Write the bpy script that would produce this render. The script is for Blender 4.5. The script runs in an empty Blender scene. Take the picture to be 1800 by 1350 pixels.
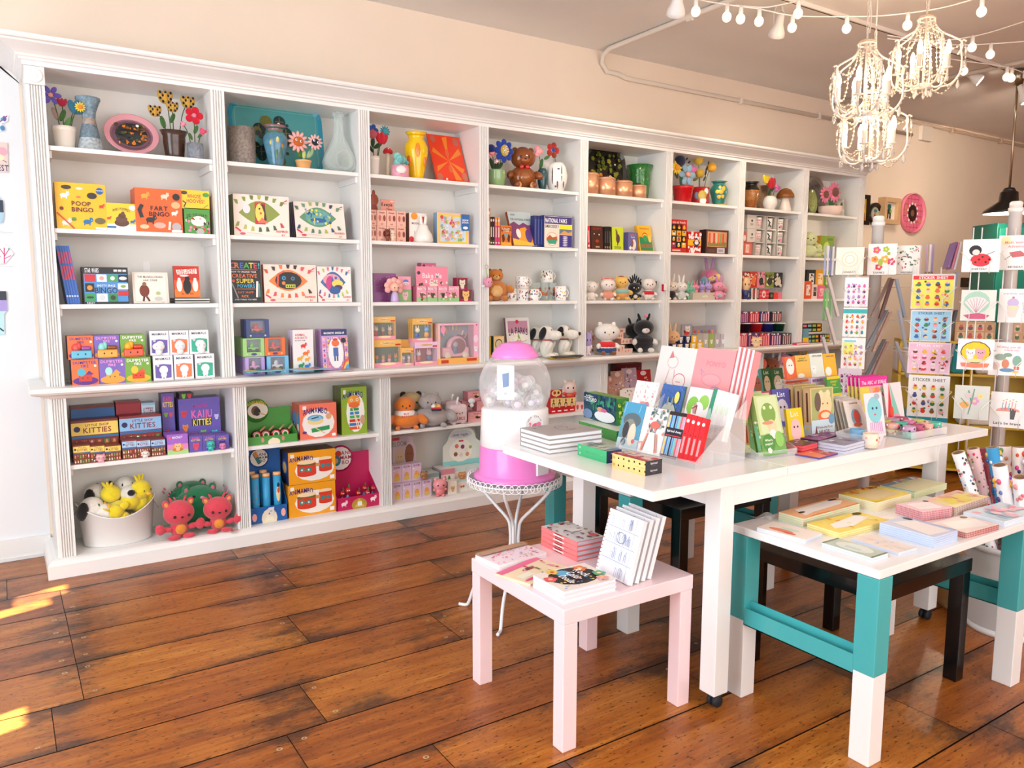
import bpy, bmesh, math, random
from mathutils import Matrix, Vector
R=random.Random(7)
sc=bpy.context.scene
COL=bpy.data.collections.new('shop'); sc.collection.children.link(COL)
PI=math.pi
# ---------------------------------------------------------------- camera
F=1371.7236
CP=Vector((-0.27386916,-4.85962942,1.58147335))
RM=Matrix(((0.8364628,-0.5480193,0.0021926),(0.063833,0.1014029,0.9927954),(0.5442934,0.8302965,-0.1198015)))
cam=bpy.data.cameras.new('camera'); cam.sensor_width=36; cam.lens=36*F/1800; cam.clip_start=.05
co=bpy.data.objects.new('camera',cam); COL.objects.link(co)
m3=Matrix((RM[0],RM[1],-RM[2])).transposed()
co.matrix_world=Matrix.Translation(CP)@m3.to_4x4()
sc.camera=co
def ray(x,y): return RM.transposed()@Vector(((x-900)/F,(675-y)/F,1))
def onX(x,y,V): d=ray(x,y); return CP+d*((V-CP[0])/d[0])
def onY(x,y,V): d=ray(x,y); return CP+d*((V-CP[1])/d[1])
def onZ(x,y,V): d=ray(x,y); return CP+d*((V-CP[2])/d[2])
def at(x,y,D): return CP+ray(x,y)*D
# ---------------------------------------------------------------- materials
def lin(c): return c/12.92 if c<=.04045 else ((c+.055)/1.055)**2.4
_cc={}
def col(h):
    if not isinstance(h,str): return h
    if h not in _cc:
        s=h if len(h)==6 else ''.join(a*2 for a in h)
        _cc[h]=tuple(lin(int(s[i:i+2],16)/255) for i in (0,2,4))+(1.,)
    return _cc[h]
MAT={}
def mat(name,rough=.5,metal=0,coat=0,sheen=0,bump=0,bscale=200,trans=0,ior=1.45,alpha=1,emit=0,noise=0,nscale=8,spec=.5,tint=None):
    m=bpy.data.materials.new(name); m.use_nodes=True; n=m.node_tree.nodes; l=m.node_tree.links
    b=n['Principled BSDF']; a=n.new('ShaderNodeAttribute'); a.attribute_name='Col'
    src=a.outputs['Color']
    if noise:
        t=n.new('ShaderNodeTexNoise'); t.inputs['Scale'].default_value=nscale; t.inputs['Detail'].default_value=5
        tc=n.new('ShaderNodeTexCoord'); l.new(tc.outputs['Object'],t.inputs['Vector'])
        r=n.new('ShaderNodeMapRange'); r.inputs[1].default_value=.3; r.inputs[2].default_value=.7; r.inputs[3].default_value=1-noise; r.inputs[4].default_value=1
        l.new(t.outputs[0],r.inputs[0])
        mx=n.new('ShaderNodeVectorMath'); mx.operation='SCALE'; l.new(src,mx.inputs[0]); l.new(r.outputs[0],mx.inputs['Scale']); src=mx.outputs[0]
    l.new(src,b.inputs['Base Color'])
    b.inputs['Roughness'].default_value=rough; b.inputs['Metallic'].default_value=metal
    b.inputs['Coat Weight'].default_value=coat; b.inputs['Coat Roughness'].default_value=.08
    b.inputs['Sheen Weight'].default_value=sheen; b.inputs['Specular IOR Level'].default_value=spec
    b.inputs['Transmission Weight'].default_value=trans; b.inputs['IOR'].default_value=ior; b.inputs['Alpha'].default_value=alpha
    if emit: l.new(src,b.inputs['Emission Color']); b.inputs['Emission Strength'].default_value=emit
    if bump:
        t=n.new('ShaderNodeTexNoise'); t.inputs['Scale'].default_value=bscale; t.inputs['Detail'].default_value=3
        tc=n.new('ShaderNodeTexCoord'); l.new(tc.outputs['Object'],t.inputs['Vector'])
        u=n.new('ShaderNodeBump'); u.inputs['Strength'].default_value=bump; u.inputs['Distance'].default_value=.004
        l.new(t.outputs[0],u.inputs['Height']); l.new(u.outputs[0],b.inputs['Normal'])
    MAT[name]=m; return m
mat('card',.42,coat=.15); mat('paper',.75); mat('plush',.95,sheen=.4,bump=.6,bscale=350,noise=.12,nscale=60)
mat('felt',.95,sheen=.3,bump=.3,bscale=500); mat('ceramic',.18,coat=.5); mat('glaze',.22,coat=.4,noise=.45,nscale=28,bump=.15,bscale=60)
mat('rough_glaze',.7,noise=.5,nscale=70,bump=.5,bscale=160); mat('white_paint',.38,noise=.03,nscale=3); mat('lacquer',.22,coat=.3)
mat('plaster',.85,noise=.04,nscale=2,bump=.05,bscale=90); mat('metal',.35,metal=1); mat('copper',.3,metal=.55); mat('wire',.35,coat=.3)
mat('plastic',.25,coat=.3); mat('rubber',.6); mat('vinyl',.3,coat=.3); mat('wicker',.8,bump=.6,bscale=120)
mat('colour_glass',.06,trans=.55,ior=1.3); mat('bulb',.3,emit=9); mat('filament_bulb',.15,emit=1.4,alpha=.9)
mat('fibre',.9,bump=.4,bscale=600)
def clear(name,alpha,rough=.03,tintc=(1,1,1,1)):
    # thin clear plastic or blown glass: mostly see-through with a fresnel gloss
    m=bpy.data.materials.new(name); m.use_nodes=True; n=m.node_tree.nodes; l=m.node_tree.links; n.clear()
    o=n.new('ShaderNodeOutputMaterial'); t=n.new('ShaderNodeBsdfTransparent'); t.inputs[0].default_value=tintc
    g=n.new('ShaderNodeBsdfPrincipled'); g.inputs['Base Color'].default_value=(.95,.96,.97,1); g.inputs['Roughness'].default_value=rough
    w=n.new('ShaderNodeLayerWeight'); w.inputs[0].default_value=.35
    r=n.new('ShaderNodeMapRange'); r.inputs[3].default_value=alpha; r.inputs[4].default_value=min(1,alpha+.5)
    x=n.new('ShaderNodeMixShader'); l.new(w.outputs['Facing'],r.inputs[0]); l.new(r.outputs[0],x.inputs[0]); l.new(t.outputs[0],x.inputs[1]); l.new(g.outputs[0],x.inputs[2]); l.new(x.outputs[0],o.inputs[0])
    MAT[name]=m
clear('acrylic',.10); clear('blown_glass',.12,tintc=(.93,.97,.95,1)); clear('film',.07,.1); clear('globe',.09)
# ---------------------------------------------------------------- mesh builder
_gl={}
def glyph(ch):
    if ch not in _gl:
        cu=bpy.data.curves.new('g','FONT'); cu.body=ch; cu.resolution_u=2; cu.offset=.018
        o=bpy.data.objects.new('g',cu); sc.collection.objects.link(o); dg=bpy.context.evaluated_depsgraph_get()
        me=o.evaluated_get(dg).to_mesh()
        v=[(a.co.x,a.co.y) for a in me.vertices]; f=[tuple(p.vertices) for p in me.polygons]
        x0=min((a[0] for a in v),default=0); x1=max((a[0] for a in v),default=.2)
        _gl[ch]=([(a-x0,b) for a,b in v],f,x1-x0); bpy.data.objects.remove(o); bpy.data.curves.remove(cu)
    return _gl[ch]
_circ={}
def circ(n):
    if n not in _circ: _circ[n]=[(math.cos(2*PI*i/n),math.sin(2*PI*i/n)) for i in range(n)]
    return _circ[n]
class G:
    def __init__(s,T=None): s.v=[];s.f=[];s.c=[];s.m=[];s.s=[];s.mats=[];s.T=T or Matrix()
    def add(s,vs,fs,c,m='card',smooth=False,T=None):
        T=s.T@T if T else s.T; k=len(s.v); s.v+=[T@Vector(v) for v in vs]
        if m not in s.mats: s.mats.append(m)
        mi=s.mats.index(m); multi=isinstance(c,list)
        for i,f in enumerate(fs):
            s.f.append(tuple(k+j for j in f)); s.c.append(col(c[i] if multi else c)); s.m.append(mi); s.s.append(smooth)
        return s
    def box(s,x0,y0,z0,x1,y1,z1,c,m='card',bev=0,T=None,seg=2):
        vs=[(x,y,z) for z in (z0,z1) for y in (y0,y1) for x in (x0,x1)]
        fs=[(0,2,3,1),(4,5,7,6),(0,1,5,4),(1,3,7,5),(3,2,6,7),(2,0,4,6)]
        if not bev: return s.add(vs,fs,c,m,False,T)
        b=bmesh.new(); V=[b.verts.new(v) for v in vs]; [b.faces.new([V[i] for i in f]) for f in fs]
        bmesh.ops.bevel(b,geom=b.edges[:],offset=bev,segments=seg,profile=.5,affect='EDGES'); b.verts.index_update()
        s.add([v.co.copy() for v in b.verts],[tuple(v.index for v in f.verts) for f in b.faces],c if not isinstance(c,list) else c[0],m,False,T); b.free(); return s
    def lathe(s,prof,c,m='ceramic',n=20,T=None,sx=1,sy=1,smooth=True,cap=True):
        cs=circ(n); vs=[(r*a*sx,r*b*sy,z) for r,z,*_ in prof for a,b in cs]; fs=[];cc=[]
        for i in range(len(prof)-1):
            k=prof[i+1][2] if len(prof[i+1])>2 else (c if not isinstance(c,list) else c[0])
            for j in range(n): fs.append((i*n+j,i*n+(j+1)%n,(i+1)*n+(j+1)%n,(i+1)*n+j)); cc.append(k)
        if cap:
            if prof[0][0]>1e-4: fs.append(tuple(range(n))[::-1]); cc.append(cc[0])
            if prof[-1][0]>1e-4: fs.append(tuple((len(prof)-1)*n+j for j in range(n))); cc.append(cc[-1] if cc else c)
        return s.add(vs,fs,cc,m,smooth,T)
    def ell(s,p,r,c,m='plush',n=12,rot=None,k=None):
        if not hasattr(r,'__len__'): r=(r,r,r)
        h=k or max(5,n*2//3); T=Matrix.Translation(p)
        if rot: T=T@(Matrix.Rotation(rot[2],4,'Z')@Matrix.Rotation(rot[1],4,'Y')@Matrix.Rotation(rot[0],4,'X'))
        T=T@Matrix.Diagonal((r[0],r[1],r[2],1))
        pr=[(math.sin(PI*i/h),-math.cos(PI*i/h)) for i in range(h+1)]
        return s.lathe(pr,c,m,n,T,cap=False)
    def tube(s,pts,r,c,m='wire',n=6,closed=False,T=None):
        P=[Vector(p) for p in pts]; L=len(P); vs=[];fs=[]; cs=circ(n); up=None
        for i in range(L):
            a=P[(i-1)%L] if (closed or i>0) else P[i]; b=P[(i+1)%L] if (closed or i<L-1) else P[i]
            d=(b-a).normalized() if (b-a).length>1e-9 else Vector((0,0,1))
            if up is None: up=Vector((0,0,1)) if abs(d.z)<.9 else Vector((1,0,0))
            x=d.cross(up)
            if x.length<1e-4: x=d.cross(Vector((.3,1,.2)))
            x.normalize(); y=x.cross(d).normalized(); up=y
            rr=r[i] if isinstance(r,(list,tuple)) else r
            vs+=[P[i]+x*(a1*rr)+y*(b1*rr) for a1,b1 in cs]
        for i in range(L if closed else L-1):
            for j in range(n): fs.append((i*n+j,i*n+(j+1)%n,((i+1)%L)*n+(j+1)%n,((i+1)%L)*n+j))
        if not closed: fs+= [tuple(range(n))[::-1],tuple((L-1)*n+j for j in range(n))]
        return s.add(vs,fs,c,m,True,T)
    def ext(s,pts,O,U,V,t,c,m='card',T=None,c2=None):
        O,U,V=Vector(O),Vector(U),Vector(V); N=U.cross(V).normalized(); n=len(pts)
        a=[O+U*x+V*y for x,y in pts]; vs=[p+N*t for p in a]+a
        fs=[tuple(range(n)),tuple(range(n,2*n))[::-1]]+[(i,i+n,(i+1)%n+n,(i+1)%n) for i in range(n)]
        return s.add(vs,fs,[c,c2 or c]+[c2 or c]*n,m,False,T)
    # printed pattern on a face: frame O (lower left), U (full width), V (full height)
    def dec(s,O,U,V,items,m='card',lift=.0005):
        O,U,V=Vector(O),Vector(U),Vector(V); N=U.cross(V).normalized(); k=[0]; asp=U.length/V.length
        def put(pts,fs,c): k[0]+=1; N2=N*(lift+.00012*k[0]); s.add([O+U*x+V*y+N2 for x,y in pts],fs,c,m)
        def run(items,ox=0,oy=0,sx=1,sy=1):
            for it in items:
                t=it[0]
                X=lambda x:ox+x*sx
                Y=lambda y:oy+y*sy
                if t=='r': _,a,b,c2,d,c=it; put([(X(a),Y(b)),(X(c2),Y(b)),(X(c2),Y(d)),(X(a),Y(d))],[(0,1,2,3)],c)
                elif t=='e': _,a,b,rx,ry,c=it; put([(X(a+rx*p),Y(b+ry*q)) for p,q in circ(14)],[tuple(range(14))],c)
                elif t=='o': _,a,b,r,c=it; put([(X(a)+r*sx*p,Y(b)+r*sx*asp*q) for p,q in circ(14)],[tuple(range(14))],c)
                elif t=='p': put([(X(a),Y(b)) for a,b in it[1]],[tuple(range(len(it[1])))],it[2])
                elif t=='l':
                    pts=[Vector((X(a)*asp,Y(b))) for a,b in it[1]]; w=it[2]/2
                    for a,b in zip(pts,pts[1:]):
                        d=(b-a); 
                        if d.length<1e-6: continue
                        d.normalize(); q=Vector((-d.y,d.x))*w
                        put([((p.x)/asp,p.y) for p in (a-q-d*w*.6,b-q+d*w*.6,b+q+d*w*.6,a+q-d*w*.6)],[(0,1,2,3)],it[3])
                elif t=='t':
                    st,cx,cy,h,c=it[1:6]; mw=it[6] if len(it)>6 else .92; arc=it[7] if len(it)>7 else 0
                    gs=[(None,None,.3) if ch==' ' else glyph(ch) for ch in st]; W=sum(g[2]+.09 for g in gs)-.09
                    W=max(W,.05); hh=h*sy; kx=hh/.7/asp
                    if W*kx>mw*sx: kx=mw*sx/W
                    x=0; vs=[];fs=[]
                    for g in gs:
                        if g[0]:
                            b0=len(vs); cxg=(x+g[2]/2-W/2)/W*2
                            vs+=[(X(cx)+(x+a-W/2)*kx,Y(cy)+(b-.35)*hh/.7-arc*sy*cxg*cxg) for a,b in g[0]]; fs+=[tuple(b0+i for i in f) for f in g[1]]
                        x+=g[2]+.09
                    put(vs,fs,c)
                elif t=='s':  # scattered small prints
                    _,n,seed,cs,sz,(a,b,c2,d)=it; q=random.Random(seed)
                    for i in range(n):
                        cx,cy=q.uniform(a,c2),q.uniform(b,d); z=sz*q.uniform(.6,1.2); c=q.choice(cs); j=q.random()
                        if j<.45: run([('o',cx,cy,z,c)],ox,oy,sx,sy)
                        elif j<.75:
                            an=q.uniform(0,6.3); run([('p',[(cx+z*1.3*math.cos(an+p),cy+asp*z*1.3*math.sin(an+p)) for p in (0,.7,PI,PI+.7)],c)],ox,oy,sx,sy)
                        else: run([('e',cx,cy,z*.5,z*asp*1.2,c)],ox,oy,sx,sy)
                elif t=='g':  # grid of small pictures
                    _,nx,ny,seed,cs,bg,(a,b,c2,d)=it; q=random.Random(seed)
                    for i in range(nx):
                        for j in range(ny):
                            w=(c2-a)/nx; h=(d-b)/ny; x,y=a+w*(i+.5),b+h*(j+.5)
                            if bg: run([('r',x-w*.42,y-h*.42,x+w*.42,y+h*.42,q.choice(bg))],ox,oy,sx,sy)
                            run([('e',x,y-h*.08,w*.26,h*.26,q.choice(cs)),('e',x,y+h*.2,w*.18,h*.15,q.choice(cs))],ox,oy,sx,sy)
                elif t=='a':  # little animal: body, head, ears, legs
                    _,cx,cy,z,c=it[:5]; e=it[5] if len(it)>5 else '222'; w=z; h=z*asp
                    run([('r',cx-w*.5,cy-h*.62,cx-w*.32,cy,c),('r',cx+w*.3,cy-h*.62,cx+w*.48,cy,c),('e',cx,cy,w*.62,h*.4,c),('e',cx+w*.62,cy+h*.3,w*.3,h*.3,c),('e',cx+w*.5,cy+h*.6,w*.1,h*.18,c),('e',cx+w*.75,cy+h*.6,w*.1,h*.18,c),('o',cx+w*.7,cy+h*.32,w*.06,e)],ox,oy,sx,sy)
                elif t=='f':  # flower
                    _,cx,cy,z,c,c2=it; run([('e',cx+z*.62*math.cos(i*1.257),cy+asp*z*.62*math.sin(i*1.257),z*.45,asp*z*.45,c) for i in range(5)]+[('o',cx,cy,z*.36,c2)],ox,oy,sx,sy)
                elif t=='b':  # baby-faced critter
                    _,cx,cy,z,c=it[:5]; e=it[5] if len(it)>5 else '222'; h=z*asp
                    run([('e',cx-z*.6,cy+h*.75,z*.28,h*.35,c),('e',cx+z*.6,cy+h*.75,z*.28,h*.35,c),('e',cx,cy-h*.7,z*.6,h*.6,c),('e',cx,cy+h*.15,z*.9,h*.75,c),('o',cx-z*.35,cy+h*.15,z*.12,e),('o',cx+z*.35,cy+h*.15,z*.12,e),('e',cx,cy-h*.05,z*.1,h*.07,e)],ox,oy,sx,sy)
                elif t=='@': run(it[1],X(it[2][0]),Y(it[2][1]),it[2][2]*sx,it[2][3]*sy)
        run(items); return s
    def obj(s,name,parent=None,loc=None,rz=0,tilt=0,mw=None):
        me=bpy.data.meshes.new(name); me.from_pydata(s.v,[],s.f)
        for q in s.mats: me.materials.append(MAT[q])
        me.polygons.foreach_set('material_index',s.m); me.polygons.foreach_set('use_smooth',s.s)
        at_=me.color_attributes.new('Col','FLOAT_COLOR','CORNER'); d=[]
        for f,c in zip(s.f,s.c): d+=list(c)*len(f)
        at_.data.foreach_set('color',d); me.update()
        o=bpy.data.objects.new(name,me); COL.objects.link(o)
        if parent: o.parent=parent
        if loc is not None: o.location=loc
        if rz or tilt: o.rotation_euler=(-tilt,0,rz)
        return o
def tag(o,lab,cat,grp=None):
    o['label']=lab; o['category']=cat
    if grp: o['group']=grp
    return o
def empty(name,lab,cat,loc=(0,0,0),rz=0,grp=None,tilt=0):
    o=bpy.data.objects.new(name,None); o.empty_display_size=.05; COL.objects.link(o); o.location=loc; o.rotation_euler=(-tilt,0,rz)
    return tag(o,lab,cat,grp)
def struct(o): o['kind']='structure'; return o
def smooth_path(pts,n=6):
    P=[Vector(p) for p in pts]; out=[]
    for i in range(len(P)-1):
        a=P[max(i-1,0)];b=P[i];c=P[i+1];d=P[min(i+2,len(P)-1)]
        for k in range(n):
            t=k/n; out.append(.5*((2*b)+(c-a)*t+(2*a-5*b+4*c-d)*t*t+(3*b-a-3*c+d)*t**3))
    return out+[P[-1]]
WHT='f4f4f2'
# ---------------------------------------------------------------- room
CH=3.57; WY=.45
X0,X1,Y0=-2.3,13.2,-7.6
def floor():
    m=bpy.data.materials.new('floor_wood'); m.use_nodes=True; n=m.node_tree.nodes; l=m.node_tree.links; b=n['Principled BSDF']
    N=lambda t:n.new('ShaderNode'+t)
    tc=N('TexCoord'); a=N('Attribute'); a.attribute_name='Col'; sp=N('SeparateColor'); l.new(a.outputs['Color'],sp.inputs[0])
    uv=N('UVMap'); su=N('SeparateXYZ'); l.new(uv.outputs[0],su.inputs[0])
    def math_(op,a_,b_=None,c=None):
        q=N('Math'); q.operation=op
        for i,v in enumerate((a_,b_,c)):
            if v is None: continue
            if isinstance(v,(int,float)): q.inputs[i].default_value=v
            else: l.new(v,q.inputs[i])
        return q.outputs[0]
    off=N('CombineXYZ'); l.new(math_('MULTIPLY',sp.outputs[0],37),off.inputs[0]); l.new(math_('MULTIPLY',sp.outputs[1],11),off.inputs[1])
    ad=N('VectorMath'); l.new(tc.outputs['Object'],ad.inputs[0]); l.new(off.outputs[0],ad.inputs[1])
    def noise(scale,detail=4,rough=.6,dist=0):
        mp=N('Mapping'); mp.inputs['Scale'].default_value=scale; l.new(ad.outputs[0],mp.inputs[0])
        t=N('TexNoise'); t.inputs['Scale'].default_value=1; t.inputs['Detail'].default_value=detail; t.inputs['Roughness'].default_value=rough; t.inputs['Distortion'].default_value=dist
        l.new(mp.outputs[0],t.inputs['Vector']); return t.outputs[0]
    g1=noise((1.6,16,1),5,.6,.6); g2=noise((5,75,1),5,.75); g3=noise((2.2,3.4,1),5,.65); g4=noise((38,110,1),2,.5); g5=noise((22,60,1),3,.7)
    cr=N('ValToRGB'); e=cr.color_ramp.elements
    e[0].position=.27; e[0].color=col('522710'); e[1].position=.76; e[1].color=col('cb8b3e')
    for p,h in ((.4,'7a3d15'),(.52,'9c561c'),(.64,'b36d27')): q=e.new(p); q.color=col(h)
    mixv=math_('ADD',math_('MULTIPLY',g1,.5),math_('ADD',math_('MULTIPLY',g2,.42),math_('MULTIPLY',sp.outputs[0],.16)))
    l.new(mixv,cr.inputs[0])
    # fine-grained annual rings on a few boards
    # wear: grime gathers at the board ends and along the seams in worn blotches
    ends=math_('MULTIPLY',su.outputs[0],1); seam=math_('MULTIPLY',su.outputs[1],1)
    we=N('MapRange'); we.inputs[1].default_value=0; we.inputs[2].default_value=.28; we.inputs[3].default_value=.17; we.inputs[4].default_value=0; l.new(ends,we.inputs[0])
    ws=N('MapRange'); ws.inputs[1].default_value=0; ws.inputs[2].default_value=.07; ws.inputs[3].default_value=.13; ws.inputs[4].default_value=0; l.new(seam,ws.inputs[0])
    gr=math_('ADD',math_('ADD',g3,math_('MULTIPLY',g5,.22)),math_('ADD',we.outputs[0],ws.outputs[0]))
    st=N('MapRange'); st.interpolation_type='SMOOTHSTEP'; st.inputs[1].default_value=.66; st.inputs[2].default_value=.92; st.inputs[4].default_value=.85; l.new(gr,st.inputs[0])
    mx=N('Mix'); mx.data_type='RGBA'; l.new(st.outputs[0],mx.inputs[0]); l.new(cr.outputs[0],mx.inputs[6]); mx.inputs[7].default_value=col('332018')
    # small dents and pores
    sk=N('MapRange'); sk.inputs[1].default_value=.61; sk.inputs[2].default_value=.68; sk.inputs[4].default_value=.8; l.new(g4,sk.inputs[0])
    m2=N('Mix'); m2.data_type='RGBA'; l.new(sk.outputs[0],m2.inputs[0]); l.new(mx.outputs[2],m2.inputs[6]); m2.inputs[7].default_value=col('2c1a10')
    l.new(m2.outputs[2],b.inputs['Base Color'])
    rr=N('MapRange'); rr.inputs[3].default_value=.2; rr.inputs[4].default_value=.42; l.new(g3,rr.inputs[0]); l.new(rr.outputs[0],b.inputs['Roughness'])
    b.inputs['Specular IOR Level'].default_value=.45
    bp=N('Bump'); bp.inputs['Strength'].default_value=.25; bp.inputs['Distance'].default_value=.004
    l.new(math_('ADD',g2,math_('MULTIPLY',g1,.8)),bp.inputs['Height']); l.new(bp.outputs[0],b.inputs['Normal'])
    MAT['floor_wood']=m
    g=G(); g.add([(X0,Y0,-.006),(X1,Y0,-.006),(X1,.62,-.006),(X0,.62,-.006)],[(0,1,2,3)],'1c120c','rubber')
    ys=[.6,.42,.09,-.24,-.581,-.885,-1.214,-1.563,-1.902,-2.229]; 
    while ys[-1]>Y0: ys.append(ys[-1]-.333)
    fixed={3:[-.097,.962,1.95],4:[-.095,.962,2.4],5:[-.094,1.75,2.9],6:[-.093,.807,2.15],7:[-.203,1.40,2.6],8:[-1.1,.642,1.93],9:[-.9,.49,2.3],10:[-.6,.9,2.02,3.2]}
    UV=[]; rings=[]
    for i in range(len(ys)-1):
        xs=list(fixed.get(i,[R.uniform(-1,0)])); xs.sort()
        while xs[0]>X0: xs.insert(0,xs[0]-R.uniform(1.1,1.9))
        while xs[-1]<X1: xs.append(xs[-1]+R.uniform(1.0,1.9))
        for a,b2 in zip(xs,xs[1:]):
            a=max(a,X0); b2=min(b2,X1)
            if b2-a<.02: continue
            y1,y0=ys[i]-.003,ys[i+1]+.003; c=(R.random(),R.random(),0,1)
            xx=[a+.0015,(a*3+b2)/4,(a+b2)/2,(a+3*b2)/4,b2-.0015]; yy=[y0,(y0+y1)/2,y1]; k=len(g.v)
            vs=[(x,y,0) for y in yy for x in xx]; fs=[(r*5+q,r*5+q+1,r*5+q+6,r*5+q+5) for r in (0,1) for q in range(4)]
            g.add(vs,fs,c,'floor_wood')
            for f in fs:
                for v in f: x,y,_=vs[v]; UV.append((min(x-a,b2-x),min(y-y0,y1-y)))
            if i in fixed and b2-a>.5:
                for x in (a+.045,b2-.045):
                    for y in (y0+.06,y1-.06):
                        if R.random()<.6: rings.append((x+R.uniform(-.01,.01),y+R.uniform(-.015,.015)))
    for x,y in rings:
        cs=circ(12); r=R.uniform(.008,.012)
        g.add([(x+r*p,y+r*q*.85,.0008) for p,q in cs]+[(x+r*.5*p,y+r*.42*q,.0008) for p,q in cs],[(j,(j+1)%12,12+(j+1)%12,12+j) for j in range(12)],'b9a27c','rubber')
    o=g.obj('floor'); ul=o.data.uv_layers.new(name='UVMap'); k=0; base=4
    d=[0.0]*(2*len(o.data.loops)); nf=len(UV)
    li=4
    idx=0
    for p in o.data.polygons:
        if o.data.materials[p.material_index].name=='floor_wood':
            for j in p.loop_indices: d[2*j],d[2*j+1]=UV[idx]; idx+=1
    ul.data.foreach_set('uv',d); struct(o)
floor()
CEIL='eae5e1'; WALL='f1e1cf'
g=G(); g.box(-.1,WY,0,X1,WY+.15,2.83,WALL,'plaster').box(X0,WY,2.83,X1,WY+.15,CH,WALL,'plaster'); struct(g.obj('wall_back')); g=G(); g.box(X0,WY,0,-.1,WY+.15,2.83,'eef0f2','plaster'); struct(g.obj('wall_back_left'))  # left section: daylight on the wall is put into its paler blue-white colour
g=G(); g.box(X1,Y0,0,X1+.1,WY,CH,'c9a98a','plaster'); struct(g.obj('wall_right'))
g=G(); g.box(X0-.1,Y0,CH,X1+.1,WY+.15,CH+.1,CEIL,'plaster'); struct(g.obj('ceiling'))
g=G(); g.box(X0,WY-.018,0,-.1,WY-.001,.125,'f0f0ee','white_paint').box(X0,WY-.026,0,-.1,WY-.018,.02,'f0f0ee','white_paint'); struct(g.obj('baseboard_back'))
# street side: left shop window and the glazed shop front behind the camera
g=G(); yy=(Y0,-5.2,-.6,WY+.15)
g.box(X0-.12,yy[2],0,X0,yy[3],CH,'e9e6e0','plaster').box(X0-.12,yy[0],0,X0,yy[1],CH,'e9e6e0','plaster').box(X0-.12,yy[1],0,X0,yy[2],.35,'e9e6e0','plaster').box(X0-.12,yy[1],3.2,X0,yy[2],CH,'e9e6e0','plaster')
struct(g.obj('wall_left'))
g=G()
for y in (-5.2,-3.77,-2.4,-.65): g.box(X0-.1,y,.35,X0-.02,y+.05,3.2,'f0f0ee','white_paint')
g.box(X0-.1,-5.2,2.5,X0-.02,-.6,2.56,'f0f0ee','white_paint'); struct(g.obj('window_1'))
g=G(); g.box(X0,Y0-.12,0,-1.6,Y0,CH,'e9e6e0','plaster').box(5.4,Y0-.12,0,X1,Y0,CH,'e0d3c2','plaster').box(-1.6,Y0-.12,0,5.4,Y0,.3,'e9e6e0','plaster').box(-1.6,Y0-.12,3.2,5.4,Y0,CH,'e9e6e0','plaster'); struct(g.obj('wall_front'))
g=G()
for x in (-1.6,.15,1.9,3.6,5.35): g.box(x,Y0-.1,.3,x+.05,Y0-.02,3.2,'f0f0ee','white_paint')
struct(g.obj('window_2'))
# ---------------------------------------------------------------- light
def light(name,kind,loc,energy,colr,size=None,sy=None,rot=(0,0,0),**kw):
    L=bpy.data.lights.new(name,kind); L.energy=energy; L.color=colr
    if kind=='AREA': L.shape='RECTANGLE'; L.size=size; L.size_y=sy
    for k,v in kw.items(): setattr(L,k,v)
    o=bpy.data.objects.new(name,L); COL.objects.link(o); o.location=loc; o.rotation_euler=rot; return o
w=bpy.data.worlds.new('sky'); w.use_nodes=True; sc.world=w
bg=w.node_tree.nodes['Background']; bg.inputs[0].default_value=(.80,.89,1,1); bg.inputs[1].default_value=.5
light('daylight_side_window','AREA',(X0+.03,-3.05,1.85),150,(.84,.92,1),4.4,2.8,(0,-PI/2+.0,0))
light('daylight_shop_front','AREA',(1.9,Y0+.04,1.8),125,(1,.98,.95),7,2.9,(PI/2+.22,0,0))
# unseen board added outside the side window; its gaps shape the sun patches
g=G()
for y0,y1,zs in ((-5.3,-2.24,((0,3.4),)),(-2.24,-2.08,((0,1.48),(1.6,3.4))),(-2.08,-1.06,((0,3.4),)),(-1.06,-.95,((0,1.5),(1.7,3.4))),(-.95,-.8,((0,1.56),(1.76,3.4))),(-.8,-.4,((0,3.4),))):
    for a,b in zs: g.box(X0-.2,y0,a,X0-.15,y1,b,'8a8a86','white_paint')
struct(g.obj('sun_mask_board'))
light('sun','SUN',(-6,-3,6),55,(1,.95,.86),rot=Vector((math.cos(.611)*math.cos(.262),math.cos(.611)*math.sin(.262),-math.sin(.611))).to_track_quat('-Z','Y').to_euler(),angle=.01)
# ---------------------------------------------------------------- bookcase
PW=.0762; W=.9; NB=8; S1,S2,S3,CT,LS,DK=2.330,1.902,1.498,1.058,.613,.105; TOP=2.7256
WP='f3f2ef'; BK='efebe4'
bc=empty('bookcase','long white built-in bookcase with fluted pilasters covering the wall','bookcase',(0,0,0))
def sweep(prof,name,xa,xb,yb):
    g=G(); vs=[];fs=[];n=len(prof)
    for o,z in prof: vs+=[(xa-o,yb,z),(xa-o,-o,z),(xb,-o,z),(xb,yb,z)]
    for i in range(n-1):
        for k in range(3): fs.append((i*4+k,i*4+k+1,i*4+k+5,i*4+k+4))
    fs.append(((n-1)*4,(n-1)*4+1,(n-1)*4+2,(n-1)*4+3)); fs.append((3,2,1,0)); fs+=[tuple(i*4 for i in range(n)),tuple(i*4+3 for i in range(n))[::-1]]
    return g.add(vs,fs,WP,'white_paint').obj(name,bc)
XL,XR=-.085,7.215
sweep([(.004,2.72),(.012,2.722),(.012,2.743),(.024,2.748),(.026,2.757),(.034,2.762),(.04,2.772),(.06,2.785),(.09,2.80),(.115,2.812),(.12,2.82),(.134,2.824),(.14,2.832),(.14,2.846)],'crown_moulding',XL,XR,WY-.002)
sweep([(.02,.99),(.03,.997),(.055,1.0),(.07,1.012),(.085,1.016),(.105,1.022),(.118,1.034),(.12,1.046),(.112,1.056),(.1,1.058)],'countertop',XL+.035,XR-.035,WY-.002)
sweep([(.055,.001),(.055,.075),(.045,.09),(.03,.1),(.01,.105)],'plinth',XL-.0,XR,WY-.002)
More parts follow.
